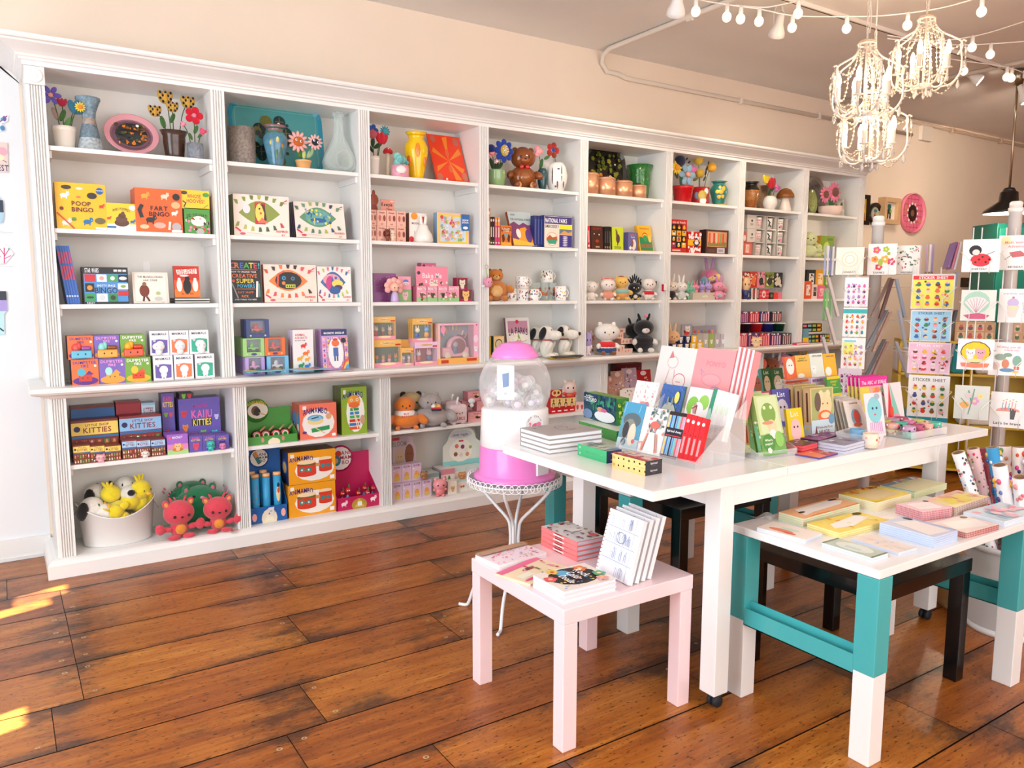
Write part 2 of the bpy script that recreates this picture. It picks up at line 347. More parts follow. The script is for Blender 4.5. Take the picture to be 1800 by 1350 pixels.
G().box(XL,-.0004,.105,XL+.02,WY-.002,2.84,WP,'white_paint').obj('side_panel',bc); G().box(XR-.02,-.0004,.105,XR,WY-.002,2.84,WP,'white_paint').obj('side_panel',bc)
def fluted(x0,x1,z0,z1,name,n=5):
    g=G(); w=(x1-x0); e=w*.12; st=(w-2*e)/n; pts=[(x0,-.0005),(x0,-.016)]
    for i in range(n):
        a=x0+e+i*st; pts+=[(a+st*.22,-.016),(a+st*.4,-.003),(a+st*.6,-.003),(a+st*.78,-.016)]
    pts+=[(x1,-.016),(x1,-.0005)]
    g.ext(pts[::-1],(0,0,z0),(1,0,0),(0,1,0),z1-z0,WP,'white_paint'); return g.obj(name,bc)
def rosette(x,z,s):
    g=G(); g.box(x-s,-.02,z-s,x+s,.0,z+s,WP,'white_paint',.004)
    T=Matrix.Translation((x,-.02,z))@Matrix.Rotation(PI/2,4,'X'); r=s*.8
    g.lathe([(r,0),(r,.006),(r*.85,.009),(r*.7,.004),(r*.5,.004),(r*.4,.009),(r*.2,.011),(0,.0115)],WP,'white_paint',24,T); g.obj('rosette',bc)
for i in range(NB+1):
    x0=i*W-PW; x1=i*W
    if i==0: x0=XL
    if i==NB: x1=XR
    if i in (0,NB): rosette((x0+x1)/2,2.672,.046); fluted(x0+.004,x1,1.058,2.624,'pilaster')
    else: fluted(x0,x1,1.058,2.722,'pilaster',4)
    g=G(); g.box(x0+(.0205 if i==0 else 0),.0,1.058,x1-(.0205 if i==NB else 0),.34,2.82,WP,'white_paint'); g.obj('divider',bc)
    g=G(); xa=-.0765+.957*i; xb=xa+.078
    if i==0: xa=XL+.008
    if xb<7.2:
        fluted(xa,xb,.105,.992,'lower_pilaster',5)
        g.box(xa,0,.105,xb,.34,.99,WP,'white_paint'); g.obj('lower_divider',bc)
fluted(7.13,7.21,.105,.992,'lower_pilaster'); G().box(7.13,0,.105,7.21,.34,.99,WP,'white_paint').obj('lower_divider',bc)
G().box(XL,.34,.105,XR,.36,2.84,BK,'white_paint').obj('back_panel',bc)
G().box(XL,.012,2.82,XR,.34,2.84,WP,'white_paint').obj('head_board',bc); G().box(XL,-.003,2.7256,XR,.012,2.84,WP,'white_paint').obj('frieze_board',bc)
for i in range(NB):
    a,b=i*W,(i+1)*W-PW
    G().box(a,.322,2.722,b,.34,2.82,BK,'white_paint').obj('cleat',bc)
    for z in (S1,S2,S3):
        G().box(a+.001,0,z-.024,b-.001,.339,z,WP,'white_paint',.002).obj('shelf',bc)
        for xx in ((a,a+.014),(b-.014,b)): G().box(xx[0],.02,z-.062,xx[1],.321,z-.0245,WP,'white_paint').obj('shelf_support',bc)
for i in range(8):
    a=-.0765+.957*i+.078; b=-.0765+.957*(i+1) if i<7 else 7.13
    G().box(a+.001,.004,LS-.024,b-.001,.339,LS,WP,'white_paint',.002).obj('lower_shelf',bc)
    for xx in ((a,a+.014),(b-.014,b)): G().box(xx[0],.03,LS-.06,xx[1],.325,LS-.0245,WP,'white_paint').obj('shelf_support',bc)
# ---------------------------------------------------------------- tables
def leg_box(p,x0,y0,x1,y1,z0,z1,c,m='lacquer'):
    return G().box(x0,y0,z0,x1,y1,z1,c,m,.003).obj('leg',p)
def lack(lab,x0,y0,s,h,c,m='lacquer',lg=.052,th=.055):
    t=empty('side_table',lab,'table',(x0,y0,0))
    G().box(0,0,h-th,s,s,h,c,m,.003).obj('tabletop',t)
    for a in (0.003,s-lg-.003):
        for b in (.003,s-lg-.003): leg_box(t,a,b,a+lg,b+lg,0,h-th,c,m)
    return t
PINK='f6dadd'
pt=empty('side_table','small square pale pink side table nearest the camera holding books','table',(1.247,-2.86,0))
G().box(0,0,.459,.612,.615,.515,PINK,'lacquer',.003).obj('tabletop',pt)
for a in (.002,.55):
    for b in (.002,.555): leg_box(pt,a,b,a+.06,b+.058,0,.459,PINK)
wt=empty('display_table','tall white extending table on casters in the middle of the shop','table',(0,0,0))
TZ=.91; TW='f0efed'
G().box(1.52,-2.985,.875,2.222,-2.05,TZ,TW,'lacquer',.003).obj('extension_leaf',wt)
G().box(2.225,-2.985,.875,3.75,-2.05,TZ,TW,'lacquer',.003).obj('tabletop',wt)
g=G(); g.box(1.89,-2.952,.79,3.42,-2.934,.875,TW,'lacquer').box(1.89,-2.10,.79,3.42,-2.082,.875,TW,'lacquer').box(1.885,-2.95,.79,1.903,-2.09,.875,TW,'lacquer').box(3.405,-2.95,.79,3.423,-2.09,.875,TW,'lacquer'); g.obj('apron',wt)
for a in (1.88,3.352):
    for b in (-2.962,-2.16):
        l=leg_box(wt,a,b,a+.075,b+.075,.062,.875,TW)
        g=G(); cx,cy=a+.0375,b+.0375
        for s_ in (-.013,.013): g.lathe([(0,-.008),(.022,-.008),(.024,-.004),(.024,.004),(.022,.008),(0,.008)],'20232a','rubber',16,Matrix.Translation((cx+.008,cy+s_,.0245))@Matrix.Rotation(PI/2,4,'X'))
        g.lathe([(.016,.045),(.018,.05),(.018,.062)],'15171c','rubber',12,Matrix.Translation((cx,cy,0))); g.box(cx-.005,cy-.006,.024,cx+.016,cy+.006,.05,'15171c','rubber'); g.obj('caster',l)
TEAL='46abae'
def bench(lab,x0,y0,x1,y1,h,th=.03):
    t=empty('bench',lab,'bench',(0,0,0)); s=.075
    G().box(x0,y0,h-th,x1,y1,h,TW,'lacquer',.003).obj('bench_top',t)
    for a in (x0+.001,x1-s-.001):
        for b in (y0+.001,y1-s-.001):
            l=G().box(a,b,0,a+s,b+s,.34,TW,'lacquer',.003).obj('leg',t)
            G().box(a-.002,b-.002,.316,a+s+.002,b+s+.002,h-th-.001,TEAL,'lacquer',.003).obj('metal_sleeve',l)
    for a in (x0-.002,x1-s*.45):
        g=G(); g.box(a,y0+s,.302,a+.004,y1-s,.37,TEAL,'lacquer').box(a,y0+s,.302,a+.04,y1-s,.306,TEAL,'lacquer').box(a+.036,y0+s,.302,a+.04,y1-s,.39,TEAL,'lacquer'); g.obj('rail',t)
    return t
bench('white bench with teal metal leg sleeves in front of the tall white table',2.053,-3.48,3.105,-2.868,.682)
bench('second teal-legged bench half hidden under the tall white table',2.06,-2.275,3.1,-1.62,.682)
BLK='050507'
lack('black side table tucked under the front white bench',2.318,-3.34,.625,.515,BLK,'lacquer',.055)
lack('black side table under the tall white table at the back',2.235,-2.42,.625,.60,BLK,'lacquer',.055)
# ---------------------------------------------------------------- builders for the goods
ORD=['front','second','third','fourth','fifth','sixth']
def bx(nm,lab,cat,z,d,xl,xr,yt,dep,c,dec=(),grp=None,top=(),side=(),tilt=0,rz=0,yb=None,m='card',bev=0,ct=None,cs=None,n=1,gap=.002,h=None,h_only=None,parts=None,T=None):
    """a printed box or block standing with its front at depth d behind the shelf edge; xl, xr, yt = photo column and top of its front"""
    if yb is not None: z=onY(xl,yb,d).z
    hh=.1
    for _ in range(3):
        dt=d+hh*math.sin(tilt); a=onY(xl,yt,dt); b=onY(xr,yt,dt)
        hh=h or max(.004,(a.z-z)/math.cos(tilt))
    w=b.x-a.x; xc=(a.x+b.x)/2; out=[]
    for k in range(n):
        g=G(); g.box(-w/2,0,0,w/2,dep,hh,[ct or c,ct or c,c,cs or c,c,cs or c],m,bev)
        if dec and (k==0 or n==1): g.dec((-w/2,0,0),(w,0,0),(0,0,hh),dec,m)
        if top: g.dec((-w/2,0,hh),(w,0,0),(0,dep,0),top,m)
        if side: g.dec((-w/2,dep,0),(0,-dep,0),(0,0,hh),side,m)
        lb=lab if n==1 else f"{lab}, {'front' if k==0 else ORD[k]} of its row"
        o=g.obj(nm,None,(xc,d+k*(dep/math.cos(tilt)+gap),z+dep*math.sin(tilt)),rz,tilt); tag(o,lb,cat,grp or (f"{lab.split(' with ')[0]} row" if n>1 else None)); out.append(o)
    return out[0]
def book(nm,lab,cat,loc,w,h,t,c,dec=(),flat=False,rz=0,tilt=0,grp=None,spine=(),pages='efece2',cov=.0025,back=None,spine_c=None,roll=0,edge=()):
    """a book: cover (front board, spine, back board) and page block; standing face out, or flat with the cover up"""
    e=empty(nm,lab,cat,loc,rz,grp,tilt)
    T=Matrix()
    if flat: T=Matrix.Translation((0,0,t))@Matrix.Rotation(-PI/2,4,'X')
    sc_=spine_c or c
    g=G(T); g.box(-w/2,0,0,w/2,cov,h,c).box(-w/2,t-cov,0,w/2,t,h,back or c).box(-w/2,cov,0,-w/2+cov,t-cov,h,sc_)
    if dec: g.dec((-w/2,0,0),(w,0,0),(0,0,h),dec)
    if spine: g.dec((-w/2,t,0),(0,-t,0),(0,0,h),spine)
    g.obj('cover',e)
    q=min(.003,w*.02); G(T).box(-w/2+cov+.0003,cov+.0003,q,w/2-q,t-cov-.0003,h-q,pages,'paper').obj('pages',e)
    if roll: e.rotation_euler.y=roll
    return e
def bk(nm,lab,cat,z,d,xl,xr,yt,t,c,dec=(),tilt=0,yb=None,**kw):
    if yb is not None: z=onY(xl,yb,d).z
    hh=.1
    for _ in range(3):
        dt=d+hh*math.sin(tilt); a=onY(xl,yt,dt); b=onY(xr,yt,dt); hh=(a.z-z)/math.cos(tilt)
    return book(nm,lab,cat,((a.x+b.x)/2,d,z+t*math.sin(tilt)),b.x-a.x,hh,t,c,dec,tilt=tilt,**kw)
def flower(e,p,r,kind,c,c2='fc3',q=0):
    g=G(Matrix.Translation(p)); n={'daisy':12,'petal':6,'blue':8,'poppy':5}.get(kind,0)
    if n:
        for i in range(n):
            a=2*PI*i/n+q; L=r*(.62 if kind!='petal' else .6); wd=r*{'daisy':.16,'petal':.26,'blue':.28,'poppy':.42}[kind]
            g.ell((L*math.cos(a),.002*(i%2),L*math.sin(a)),(r*.42,r*.1,wd),c,'felt',8,(0,-a,0))
        g.ell((0,-r*.12,0),(r*{'daisy':.5,'petal':.22,'blue':.42,'poppy':.25}[kind],r*.18,r*{'daisy':.46,'petal':.22,'blue':.5,'poppy':.25}[kind]),c2,'felt',12)
        if kind=='blue': [g.ell((r*.3*math.cos(i*2.4)*(i/14)**.5,-r*.3,r*.4*math.sin(i*2.4)*(i/14)**.5),r*.05,'fff','felt',6) for i in range(14)]
    elif kind=='tulip':
        for a in (-.5,0,.5): g.ell((a*r*.9,-.1*r*(a==0),0),(r*.42,r*.4,r*.85),c,'felt',8,(0,a*.7,0))
        if c2!='fc3':
            for i in range(5):
                for j in range(4):
                    if (i+j)%2: g.ell(((i-2)*r*.3,-r*.38,(j-1.6)*r*.36),(r*.15,r*.05,r*.18),c2,'felt',6)
    elif kind=='rose':
        for i in range(9): a=i*2.1; k=i/9; g.ell((r*.55*k*math.cos(a),-r*.25*(1-k),r*.5*k*math.sin(a)),(r*.5,r*.3,r*.42),c if i%2 else c2,'felt',8)
    elif kind=='ball': g.ell((0,0,0),r,c,'felt',12)
    return g.obj('flower',e)
VP={'pot':[(.0,0),(.74,0),(.78,.02),(.95,.8),(1,.82),(1,1),(.9,1),(.86,.7),(0,.65)],'cyl':[(0,0),(.96,0),(1,.02),(1,1),(.93,1),(.92,.2),(0,.18)],
 'hour':[(0,0),(.98,0),(1,.03),(.78,.25),(.56,.5),(.48,.62),(.55,.75),(.78,.9),(.92,.97),(.9,1),(.84,1),(.5,.7),(0,.66)],
 'urn':[(0,0),(.55,0),(.58,.03),(.78,.3),(.98,.55),(1,.68),(.8,.8),(.62,.86),(.66,.93),(.92,1),(.85,1),(.55,.87),(0,.8)],
 'tall':[(0,0),(.55,0),(.6,.02),(.9,.35),(1,.7),(.92,.9),(.7,1),(.6,1),(0,.9)],'bowl':[(0,0),(.72,0),(.78,.03),(1,.55),(.97,.85),(1,.9),(1,1),(.92,1),(.9,.6),(0,.5)],
 'flare':[(0,0),(.62,0),(.66,.03),(.72,.3),(.8,.6),(.8,.8),(1,1),(.95,1),(.74,.8),(0,.7)],'egg':[(0,0),(.6,0),(.66,.02),(.95,.35),(1,.55),(.85,.85),(.62,1),(.5,1),(0,.8)]}
def pot(nm,lab,cat,z,d,xl,xr,yt,kind,c,m='ceramic',fl=(),leaf=(),sy=1,grp=None,yb=None,bands=None,dots=None,stemc='3d5a2a',n=28,spots=None):
    a=onY(xl,yt,d); b=onY(xr,yt,d); r=(b.x-a.x)/2; h=a.z-z; xc=(a.x+b.x)/2
    e=empty(nm,lab,cat,(xc,d,z),0,grp)
    pr=VP[kind]; P=[]
    for i,(q,t) in enumerate(pr): P.append((q*r,t*h))
    if bands: P=[(q,t,[k for lim,k in bands if t<=lim*h+1e-6][0] if t<=bands[-1][0]*h+1e-6 else c) for q,t in P]
    g=G(); g.lathe(P,c,m,n,sy=sy); vw=.7*math.atan2(xc+.27,4.86+d)
    if spots:
        for ang,t,sr,sh,sc_ in spots:
            ang-=vw
            rr=r*next((pr[i][0]+(pr[i+1][0]-pr[i][0])*(t-pr[i][1])/max(1e-6,pr[i+1][1]-pr[i][1]) for i in range(len(pr)-1) if pr[i][1]<=t<=pr[i+1][1] and pr[i+1][1]>pr[i][1]),1)
            g.ell((rr*math.sin(ang),-rr*math.cos(ang)*sy,t*h),(sr*r,sr*r*.25,sh*h),sc_,m,10,(0,0,ang))
    g.obj('pot' if fl else 'body',e)
    for f in fl:
        px,py,pr_,kd,c1=f[:5]; c2=f[5] if len(f)>5 else 'fc3'; off=f[6] if len(f)>6 else -.01
        p=onY(px,py,d+off); rr=(onY(px+pr_,py,d+off)-p).length; loc=Vector((p.x-xc,off,p.z-z))
        s0=(max(-r*.5,min(r*.5,loc.x*.3)),0,h*.66)
        G().tube(smooth_path([s0,(loc.x*.6,off*.5,h+(loc.z-h)*.55),(loc.x,off+.006,loc.z)],4),.0028,stemc,'felt',6).obj('stem',e)
        flower(e,loc,rr,kd,c1,c2)
    for px,py,L,ang,lc in leaf:
        p=onY(px,py,d); L=(onY(px+L,py,d)-p).length; G().ell((p.x-xc,-.004,p.z-z),(L,.003,L*.4),lc,'felt',8,(0,-ang,0)).obj('leaf',e)
    return e
def plush(lab,z,d,cx,yt,c,ear='cat',earc=None,inner=None,belly=None,eye='2a2024',nose='3a2a2a',muz=None,head=.55,fat=1.,arms=True,legs=True,grp=None,yb=None,rz=0,nm='plush_toy',armc=None,legc=None,hat=None,shirt=None,shorts=None,sh=1.,bodyc=None,hw=1.,m='plush',eyes=True,cat='plush toy',lean=0,col2=None,cheek=None):
    p=onY(cx,yt,d); z=onY(cx,yb,d).z if yb else z; h=p.z-z
    e=empty(nm,lab,cat,(p.x,d,z),rz-.6*math.atan2(p.x+.27,4.86+d),grp,lean)
    eh={'long':.27,'cat':.05,'round':.05,'flop':0,'none':0,'bird':.08,'horn':.2}[ear]*h; hh=h-eh
    rh=hh*head*.5; zb=hh-rh*.98; bw=hh*(1-head)*.74*fat; bh=hh*(1-head)*.58
    g=G(); g.ell((0,0,bh*.98),(bw,bw*.85,bh*1.0),bodyc or c,m,16); g.ell((0,-rh*.08,zb),(rh*1.27*hw,rh*1.0,rh),c,m,18)
    if arms:
        for s in (-1,1): g.ell((s*bw*1.0,-bw*.45,bh*1.15),(bw*.26,bw*.5,bw*.28),armc or c,m,8,(.4,0,s*.5))
    if legs:
        for s in (-1,1): lb=min(bw,bh*.8); g.ell((s*bw*.55,-bw*.62-lb*.25,lb*.34),(lb*.36,lb*.62,lb*.34),legc or c,m,10,(0,0,s*.35))
    g.obj('body',e)
    ec=earc or c
    if ear!='none':
        for s in (-1,1):
            g=G()
            if ear=='cat': g.ell((s*rh*.66*hw,0,zb+rh*.86),(rh*.3,rh*.16,rh*.36),ec,m,8,(0,s*.45,0))
            elif ear=='round': g.ell((s*rh*.8*hw,0,zb+rh*.72),(rh*.34,rh*.2,rh*.34),ec,m,10)
            elif ear=='long': g.ell((s*rh*.42,.01*h,zb+rh*.85+eh*.45),(rh*.24,rh*.14,eh*.78),ec,m,10,(0,s*.16,0))
            elif ear=='flop': g.ell((s*rh*1.26*hw,rh*.15,zb+rh*.05),(rh*.2,rh*.3,rh*.62),ec,m,10,(0,s*.28,0))
            elif ear=='horn': g.ell((s*rh*.55,.0,zb+rh*1.2),(rh*.2,rh*.16,rh*.65),ec,m,8,(0,s*.35,0))
            elif ear=='bird': g.ell((s*rh*.12,0,zb+rh*1.05),(rh*.08,rh*.08,rh*.35),ec,m,6,(0,s*.5,0))
            if inner: g.ell((s*rh*.66*hw,-rh*.14,zb+rh*.84),(rh*.17,rh*.05,rh*.22),inner,m,6,(0,s*.45,0))
            g.obj('ear',e)
    fy=lambda x,zz: -rh*.08-rh*1.0*math.sqrt(max(.05,1-(x/(rh*1.27*hw))**2-(zz/rh)**2))
    if muz: G().ell((0,fy(0,-rh*.3)+rh*.12,zb-rh*.3),(rh*.5,rh*.35,rh*.34),muz,m,12).obj('muzzle',e)
    if eyes:
        for s in (-1,1): G().ell((s*rh*.42*hw,fy(rh*.42*hw,0),zb+rh*.02),(rh*.1,rh*.05,rh*.12),eye,'plastic',8).obj('eye',e)
    G().ell((0,fy(0,-rh*.2)-(rh*.24 if muz else 0),zb-rh*.2),(rh*.11,rh*.07,rh*.08),nose,'plastic',8).obj('nose',e)
    if belly: G().ell((0,-bw*.5,bh*.95),(bw*.55,bw*.45,bh*.6),belly,m,12).obj('belly_patch',e)
    if shirt: G().ell((0,0,bh*1.25),(bw*1.1,bw*.95,bh*.55),shirt,'felt',14).obj('shirt',e)
    if shorts: G().ell((0,0,bh*.62),(bw*1.12,bw*.98,bh*.5),shorts,'felt',14).obj('shorts',e)
    if hat: G().ell((0,0,zb+rh*.9),(rh*.55,rh*.5,rh*.22),hat,'felt',12).obj('hat',e)
    return e
def figure(lab,z,d,cx,yt,wpx,c,c2,grp=None,yb=None,nm='vinyl_figure',ear='cat',cat='figurine',hc=None):
    p=onY(cx,yt,d); z=onY(cx,yb,d).z if yb else z; h=p.z-z; w=(onY(cx+wpx/2,yt,d)-p).length
    e=empty(nm,lab,cat,(p.x,d,z),-.6*math.atan2(p.x+.27,4.86+d),grp); r=min(w,h*.55)
    g=G(); g.ell((0,0,h*.27),(r*.7,r*.6,h*.27),c,'vinyl',10).ell((0,0,h*.64),(r,r*.8,h*.32),hc or c,'vinyl',12)
    for s in (-1,1):
        g.ell((s*r*.4,-r*.3,h*.06),(r*.3,r*.4,h*.07),c,'vinyl',8)
        g.ell((s*r*.75,-r*.1,h*.36),(r*.28,r*.22,h*.09),c,'vinyl',8)
    g.obj('body',e)
    for s in (-1,1):
        G().ell((s*r*.6,0,h*.9),(r*.26,r*.2,h*.12),c2,'vinyl',8,(0,s*.4,0)).obj('ear',e)
        G().ell((s*r*.38,-r*.72,h*.64),(r*.12,r*.08,h*.05),'222','vinyl',6).obj('eye',e)
    return e
def stack(fn,labs,n,**kw): return [fn(i) for i in range(n)]
# ================================================================ bay 1
GRN='3f6b34'
pot('potted_flowers','white pot with purple, red and blue felt flowers at the top left corner','flowerpot',S1,.12,90,134,221,'pot','efe6da',
 fl=[(89,167,19,'petal','6b5bbd','f29a8a'),(109,180,10,'tulip','a81e3a'),(135,189,17,'tulip','2f6f8c'),(141,188,10,'daisy','e8d44a','e08a2a',-.04)],leaf=[(110,203,13,1.2,GRN),(97,200,13,1.9,'a08a80'),(120,214,12,.9,'5d8a4a')])
pot('vase','tall blue-grey striped hourglass vase on the top left shelf','vase',S1,.13,129,178,169,'hour','9db4c0','rough_glaze',bands=[(.08,'8aa3b0'),(.3,'c2cdd2'),(.55,'7f95a2'),(.66,'b9a89c'),(.8,'93abb8'),(1,'8da9b8')])
def plate(lab,z,d,cx,cy,rx,ry,c,rim,dec,tilt=.45,m='ceramic',nm='plate',yaw=0,cat='plate',th=.012):
    p=onY(cx,cy,d); a=onY(cx+rx,cy,d).x-p.x; b=abs(onY(cx,cy+ry,d).z-p.z)/math.cos(tilt); T=Matrix.Translation((0,0,b))@Matrix.Rotation(PI/2,4,'X')
    e=empty(nm,lab,cat,(p.x,d-.02,z+.012*math.sin(tilt)),yaw,None,tilt)
    g=G(T); g.lathe([(0,-.0),(.55*a,0),(.8*a,.004,c),(a,.018,rim),(a,.024,rim),(.97*a,.024,rim),(.78*a,.009,rim),(.55*a,.005,c),(0,.005,c)],c,m,36,sy=b/a)
    g.dec((-a*.74,-b*.74,.011),(1.48*a,0,0),(0,1.48*b,0),dec,m,.001); g.obj('dish',e); return e
plate('pink rimmed oval plate with a dark floral centre leaning on the top shelf',S1,.16,232,233,48,37,'8a5f6a','dc9aa2',[('e',.5,.5,.47,.47,'6a4a58'),('e',.5,.5,.4,.4,'2b2a2c'),('s',60,3,['d9821f','39552c','1f2a2c','8a5a1c','54402a','c06a20'],.045,(.15,.15,.85,.85)),('o',.66,.8,.04,'fff')],.4)
pot('potted_flowers','brown drip-glazed square pot with black and yellow plaid felt tulips','flowerpot',S1,.12,280,330,228,'flare','4a2f22','glaze',sy=.8,
 fl=[(272,195,13,'tulip','c79a3e','1c1814'),(290,171,15,'tulip','c79a3e','1c1814'),(303,188,12,'tulip','c79a3e','1c1814',-.03),(330,180,14,'tulip','c79a3e','1c1814')],leaf=[(286,215,12,1.8,GRN),(303,208,10,1.2,GRN)])
pot('potted_flowers','little speckled grey pot with a red poppy and pink felt roses','flowerpot',S1,.06,328,357,251,'cyl','9aa0aa','rough_glaze',fl=[(341,203,16,'poppy','c8102e','ee7d92'),(322,218,7,'rose','e87090','f296ac'),(357,231,8,'rose','d8345c','e2557a')],leaf=[(344,228,9,1.2,GRN),(335,240,7,1.9,GRN),(352,238,7,.8,GRN)])
AN=lambda *a:[('a',)+x for x in a]
bx('game_box','yellow game box reading POOP BINGO','game box',S2,.03,95,184,319,.045,'f3bf18',AN((.17,.72,.12,'fff','222'),(.6,.17,.13,'1f6ea8','fff'),(.9,.52,.08,'d8392a','fff'),(.18,.14,.13,'e9e4da','b33'))+[('t','POOP',.5,.56,.095,'6b1a1a',.46),('t','BINGO',.52,.43,.095,'6b1a1a',.5),('e',.72,.74,.1,.07,'2b2622'),('e',.22,.9,.1,.045,'3a2c26'),('o',.88,.85,.075,'1d5fa5'),('t','WHOSE',.88,.86,.025,'fff'),('e',.86,.2,.11,.07,'6f6238'),('o',.11,.44,.04,'6b2420'),('e',.34,.22,.05,.04,'5b8a2e'),('e',.48,.88,.07,.03,'e9e4da'),('e',.45,.7,.05,.02,'d8704a'),('l',[(.02,.34),(.35,.0)],.03,'c9501f'),('r',.76,.01,.99,.06,'f4f0e6')],n=2,cs='d9a510')
bx('game_box','small yellow card game box with a brown swirl and blue elephant','game box',S2,.03,186,238,356,.04,'f2cf2a',[('r',0,0,1,.25,'f4f2ec'),('t','WHO POOPED?',.5,.8,.1,'5b3a1a',.6,.08),('e',.5,.3,.25,.14,'5a3626'),('e',.5,.43,.2,.12,'6b4230'),('e',.52,.55,.13,.1,'5a3626'),('e',.55,.64,.06,.07,'6b4230')]+AN((.86,.35,.12,'1f6ea8','fff'),(.07,.45,.1,'cf3a30','fff'))+[('e',.88,.85,.12,.1,'e8e8e4'),('r',0,.1,.3,.17,'1f6ea8')])
bx('game_box','orange game box reading FART BINGO','game box',S2,.02,236,318,329,.055,'f0641c',AN((.2,.82,.12,'f4a53a','222'),(.62,.83,.12,'f6d9c0','222'),(.82,.45,.1,'f4ece0','222'),(.3,.28,.15,'1d1a1a','fff'))+[('t','FART',.5,.55,.1,'241512',.45),('t','BINGO',.5,.42,.1,'241512',.52),('l',[(.13,.6),(.08,.5),(.12,.35)],.08,'1d1a1a'),('o',.88,.83,.08,'1d1715'),('e',.86,.64,.1,.08,'f1b980'),('e',.5,.16,.13,.07,'e8b0a0'),('e',.17,.12,.1,.05,'f4c99a'),('e',.86,.14,.1,.1,'b9b4b4'),('l',[(.7,.08),(.72,.24)],.05,'f4ece0'),('r',.75,.01,.98,.07,'f4f0e6')],n=3,cs='e4561a')
bx('card_game_box','green card game box with animals reading DID YOU FART?','game box',S2,.025,323,368,365,.04,'4f9a3c',[('t','DID YOU FART?',.5,.74,.12,'173015',.8,.06),('e',.55,.5,.3,.2,'f0ece6'),('e',.6,.1,.16,.12,'b8b8b0'),('s',26,5,['f4f0ea','d33','222','e8a'],.05,(.05,.1,.95,.62))])
bx('card_game_box','yellow card game box reading WHOSE HOOVES? on the green one','game box',S2,.025,318,367,333,.04,'f2cf2a',[('t','WHOSE',.45,.68,.2,'c8432e',.5),('t','HOOVES?',.5,.42,.2,'c8432e',.64),('e',.88,.78,.12,.12,'4f9a3c'),('e',.1,.85,.12,.1,'4a3d34'),('l',[(.05,.4),(.15,.3),(.08,.1)],.06,'3b3128'),('l',[(.8,.1),(.95,.25)],.04,'7b9a3c')],yb=366)
bx('card_game_box','dark red box against the first divider beside the yellow and green games','game box',S2,.09,369,373,345,.14,'7c1224')
for i in range(5):
    a=onY(99+i*4.6,431,.03); h=.315
    book('picture_book',f"thin blue picture book with red spine lettering, {['first','second','third','fourth','fifth'][i]} from the left of five",'book',(a.x+.02+.022,.04,S3+.0015),.0135,h,.2,'2e63b8',[('t','ENGINEER',.5,.7,.9,'c8343c')] and [('r',.2,.12+.001*i,.8,.15,'c8d4ee'),('r',.2,.42,.8,.66,'c2304a'),('r',.2,.7,.8,.9,'b93a60')],spine_c='2450a0',grp='thin blue picture books leaning on the left divider',roll=-.12,cov=.0015)
bx('game_box','black and blue bingo game box beside the leaning blue books','game box',S3,.07,144,224,469,.06,'16181e',[('r',.02,.06,.98,.82,'4a8fd0'),('r',0,.82,1,1,'101216'),('t','STAR WARS',.2,.91,.12,'f4f4f4',.3),('t','BINGO',.5,.37,.15,'12224a',.5),('r',.04,.6,.27,.8,'c8272e'),('r',.3,.6,.52,.8,'eef'),('r',.54,.6,.76,.8,'3aa05a'),('r',.78,.6,.99,.8,'15171c'),('r',.04,.33,.24,.56,'1b1b1f'),('r',.76,.22,.99,.36,'c8272e'),('r',.76,.4,.99,.56,'f2f6ee'),('r',.03,.08,.26,.28,'2f9a55'),('r',.28,.06,.52,.28,'eef2f6'),('r',.54,.06,.75,.28,'2f8a4a'),('o',.14,.44,.06,'d8902c'),('o',.41,.7,.05,'e0a48a'),('o',.65,.7,.05,'f4f4f4'),('e',.88,.7,.09,.05,'dfe3e6'),('o',.4,.17,.07,'cfd4d8'),('o',.64,.17,.06,'1f3a26'),('e',.14,.18,.08,.03,'173a24'),('e',.88,.48,.06,.04,'7ab04a'),('r',.68,.88,.76,.94,'ddd'),('r',.78,.88,.86,.94,'ddd'),('r',.88,.88,.96,.94,'ddd'),('t','SPOTTY SPACE',.5,.5,.05,'fff',.4),('t','RIDLEY',.15,.03,.04,'fff',.2)],n=2)
E_=bk('picture_book','cream square picture book on a clear stand, drawing of two travellers','book',S3,.09,231,294,479,.016,'efe5d8',[('r',.05,.06,.95,.95,'d9cbb8'),('r',.06,.065,.94,.945,'f4ece0'),('t','THE MANDALORIAN',.5,.85,.07,'5b3a2a',.7),('t','and Child',.5,.75,.07,'6b4a3a',.4),('e',.32,.4,.14,.2,'7a3a2a'),('o',.33,.62,.06,'8c6a50'),('l',[(.3,.2),(.28,.08)],.06,'5a2a20'),('l',[(.38,.2),(.44,.08)],.06,'5a2a20'),('e',.7,.32,.07,.06,'b7c08a'),('e',.7,.14,.12,.07,'cfcbc0')],tilt=.14)
def easel(lab,x,y,z,w,h,grp=None):
    e=empty('acrylic_stand',lab,'display stand',(x,y,z),0,grp)
    G().box(-w/2,-.018,0,w/2,.05,.002,WHT,'acrylic').box(-w/2,-.018,.002,-w/2+.012,-.016,.012,WHT,'acrylic').box(w/2-.012,-.018,.002,w/2,-.016,.012,WHT,'acrylic').obj('foot',e)
    G().ext([(-w*.18,0),(w*.18,0),(w*.12,h),(-w*.12,h)],(0,.05,.002),(1,0,0),(0,.14,.99),.002,WHT,'acrylic').obj('back_rest',e); return e
p=onY(264,530,.09); easel('clear acrylic stand behind the cream picture book',p.x,.075,S3,.14,.24)
for i,yt in enumerate((529.5,524)):
    p=onY(338,yt,.06); book('joke_book',f"black joke book lying flat with white spine lettering, {['lower','upper'][i]} of two",'book',(p.x,.05,S3+.001+i*.0155),.2,.15,.014,'15130f',flat=True,rz=0,pages='e8e2d6',grp='black joke books lying flat')
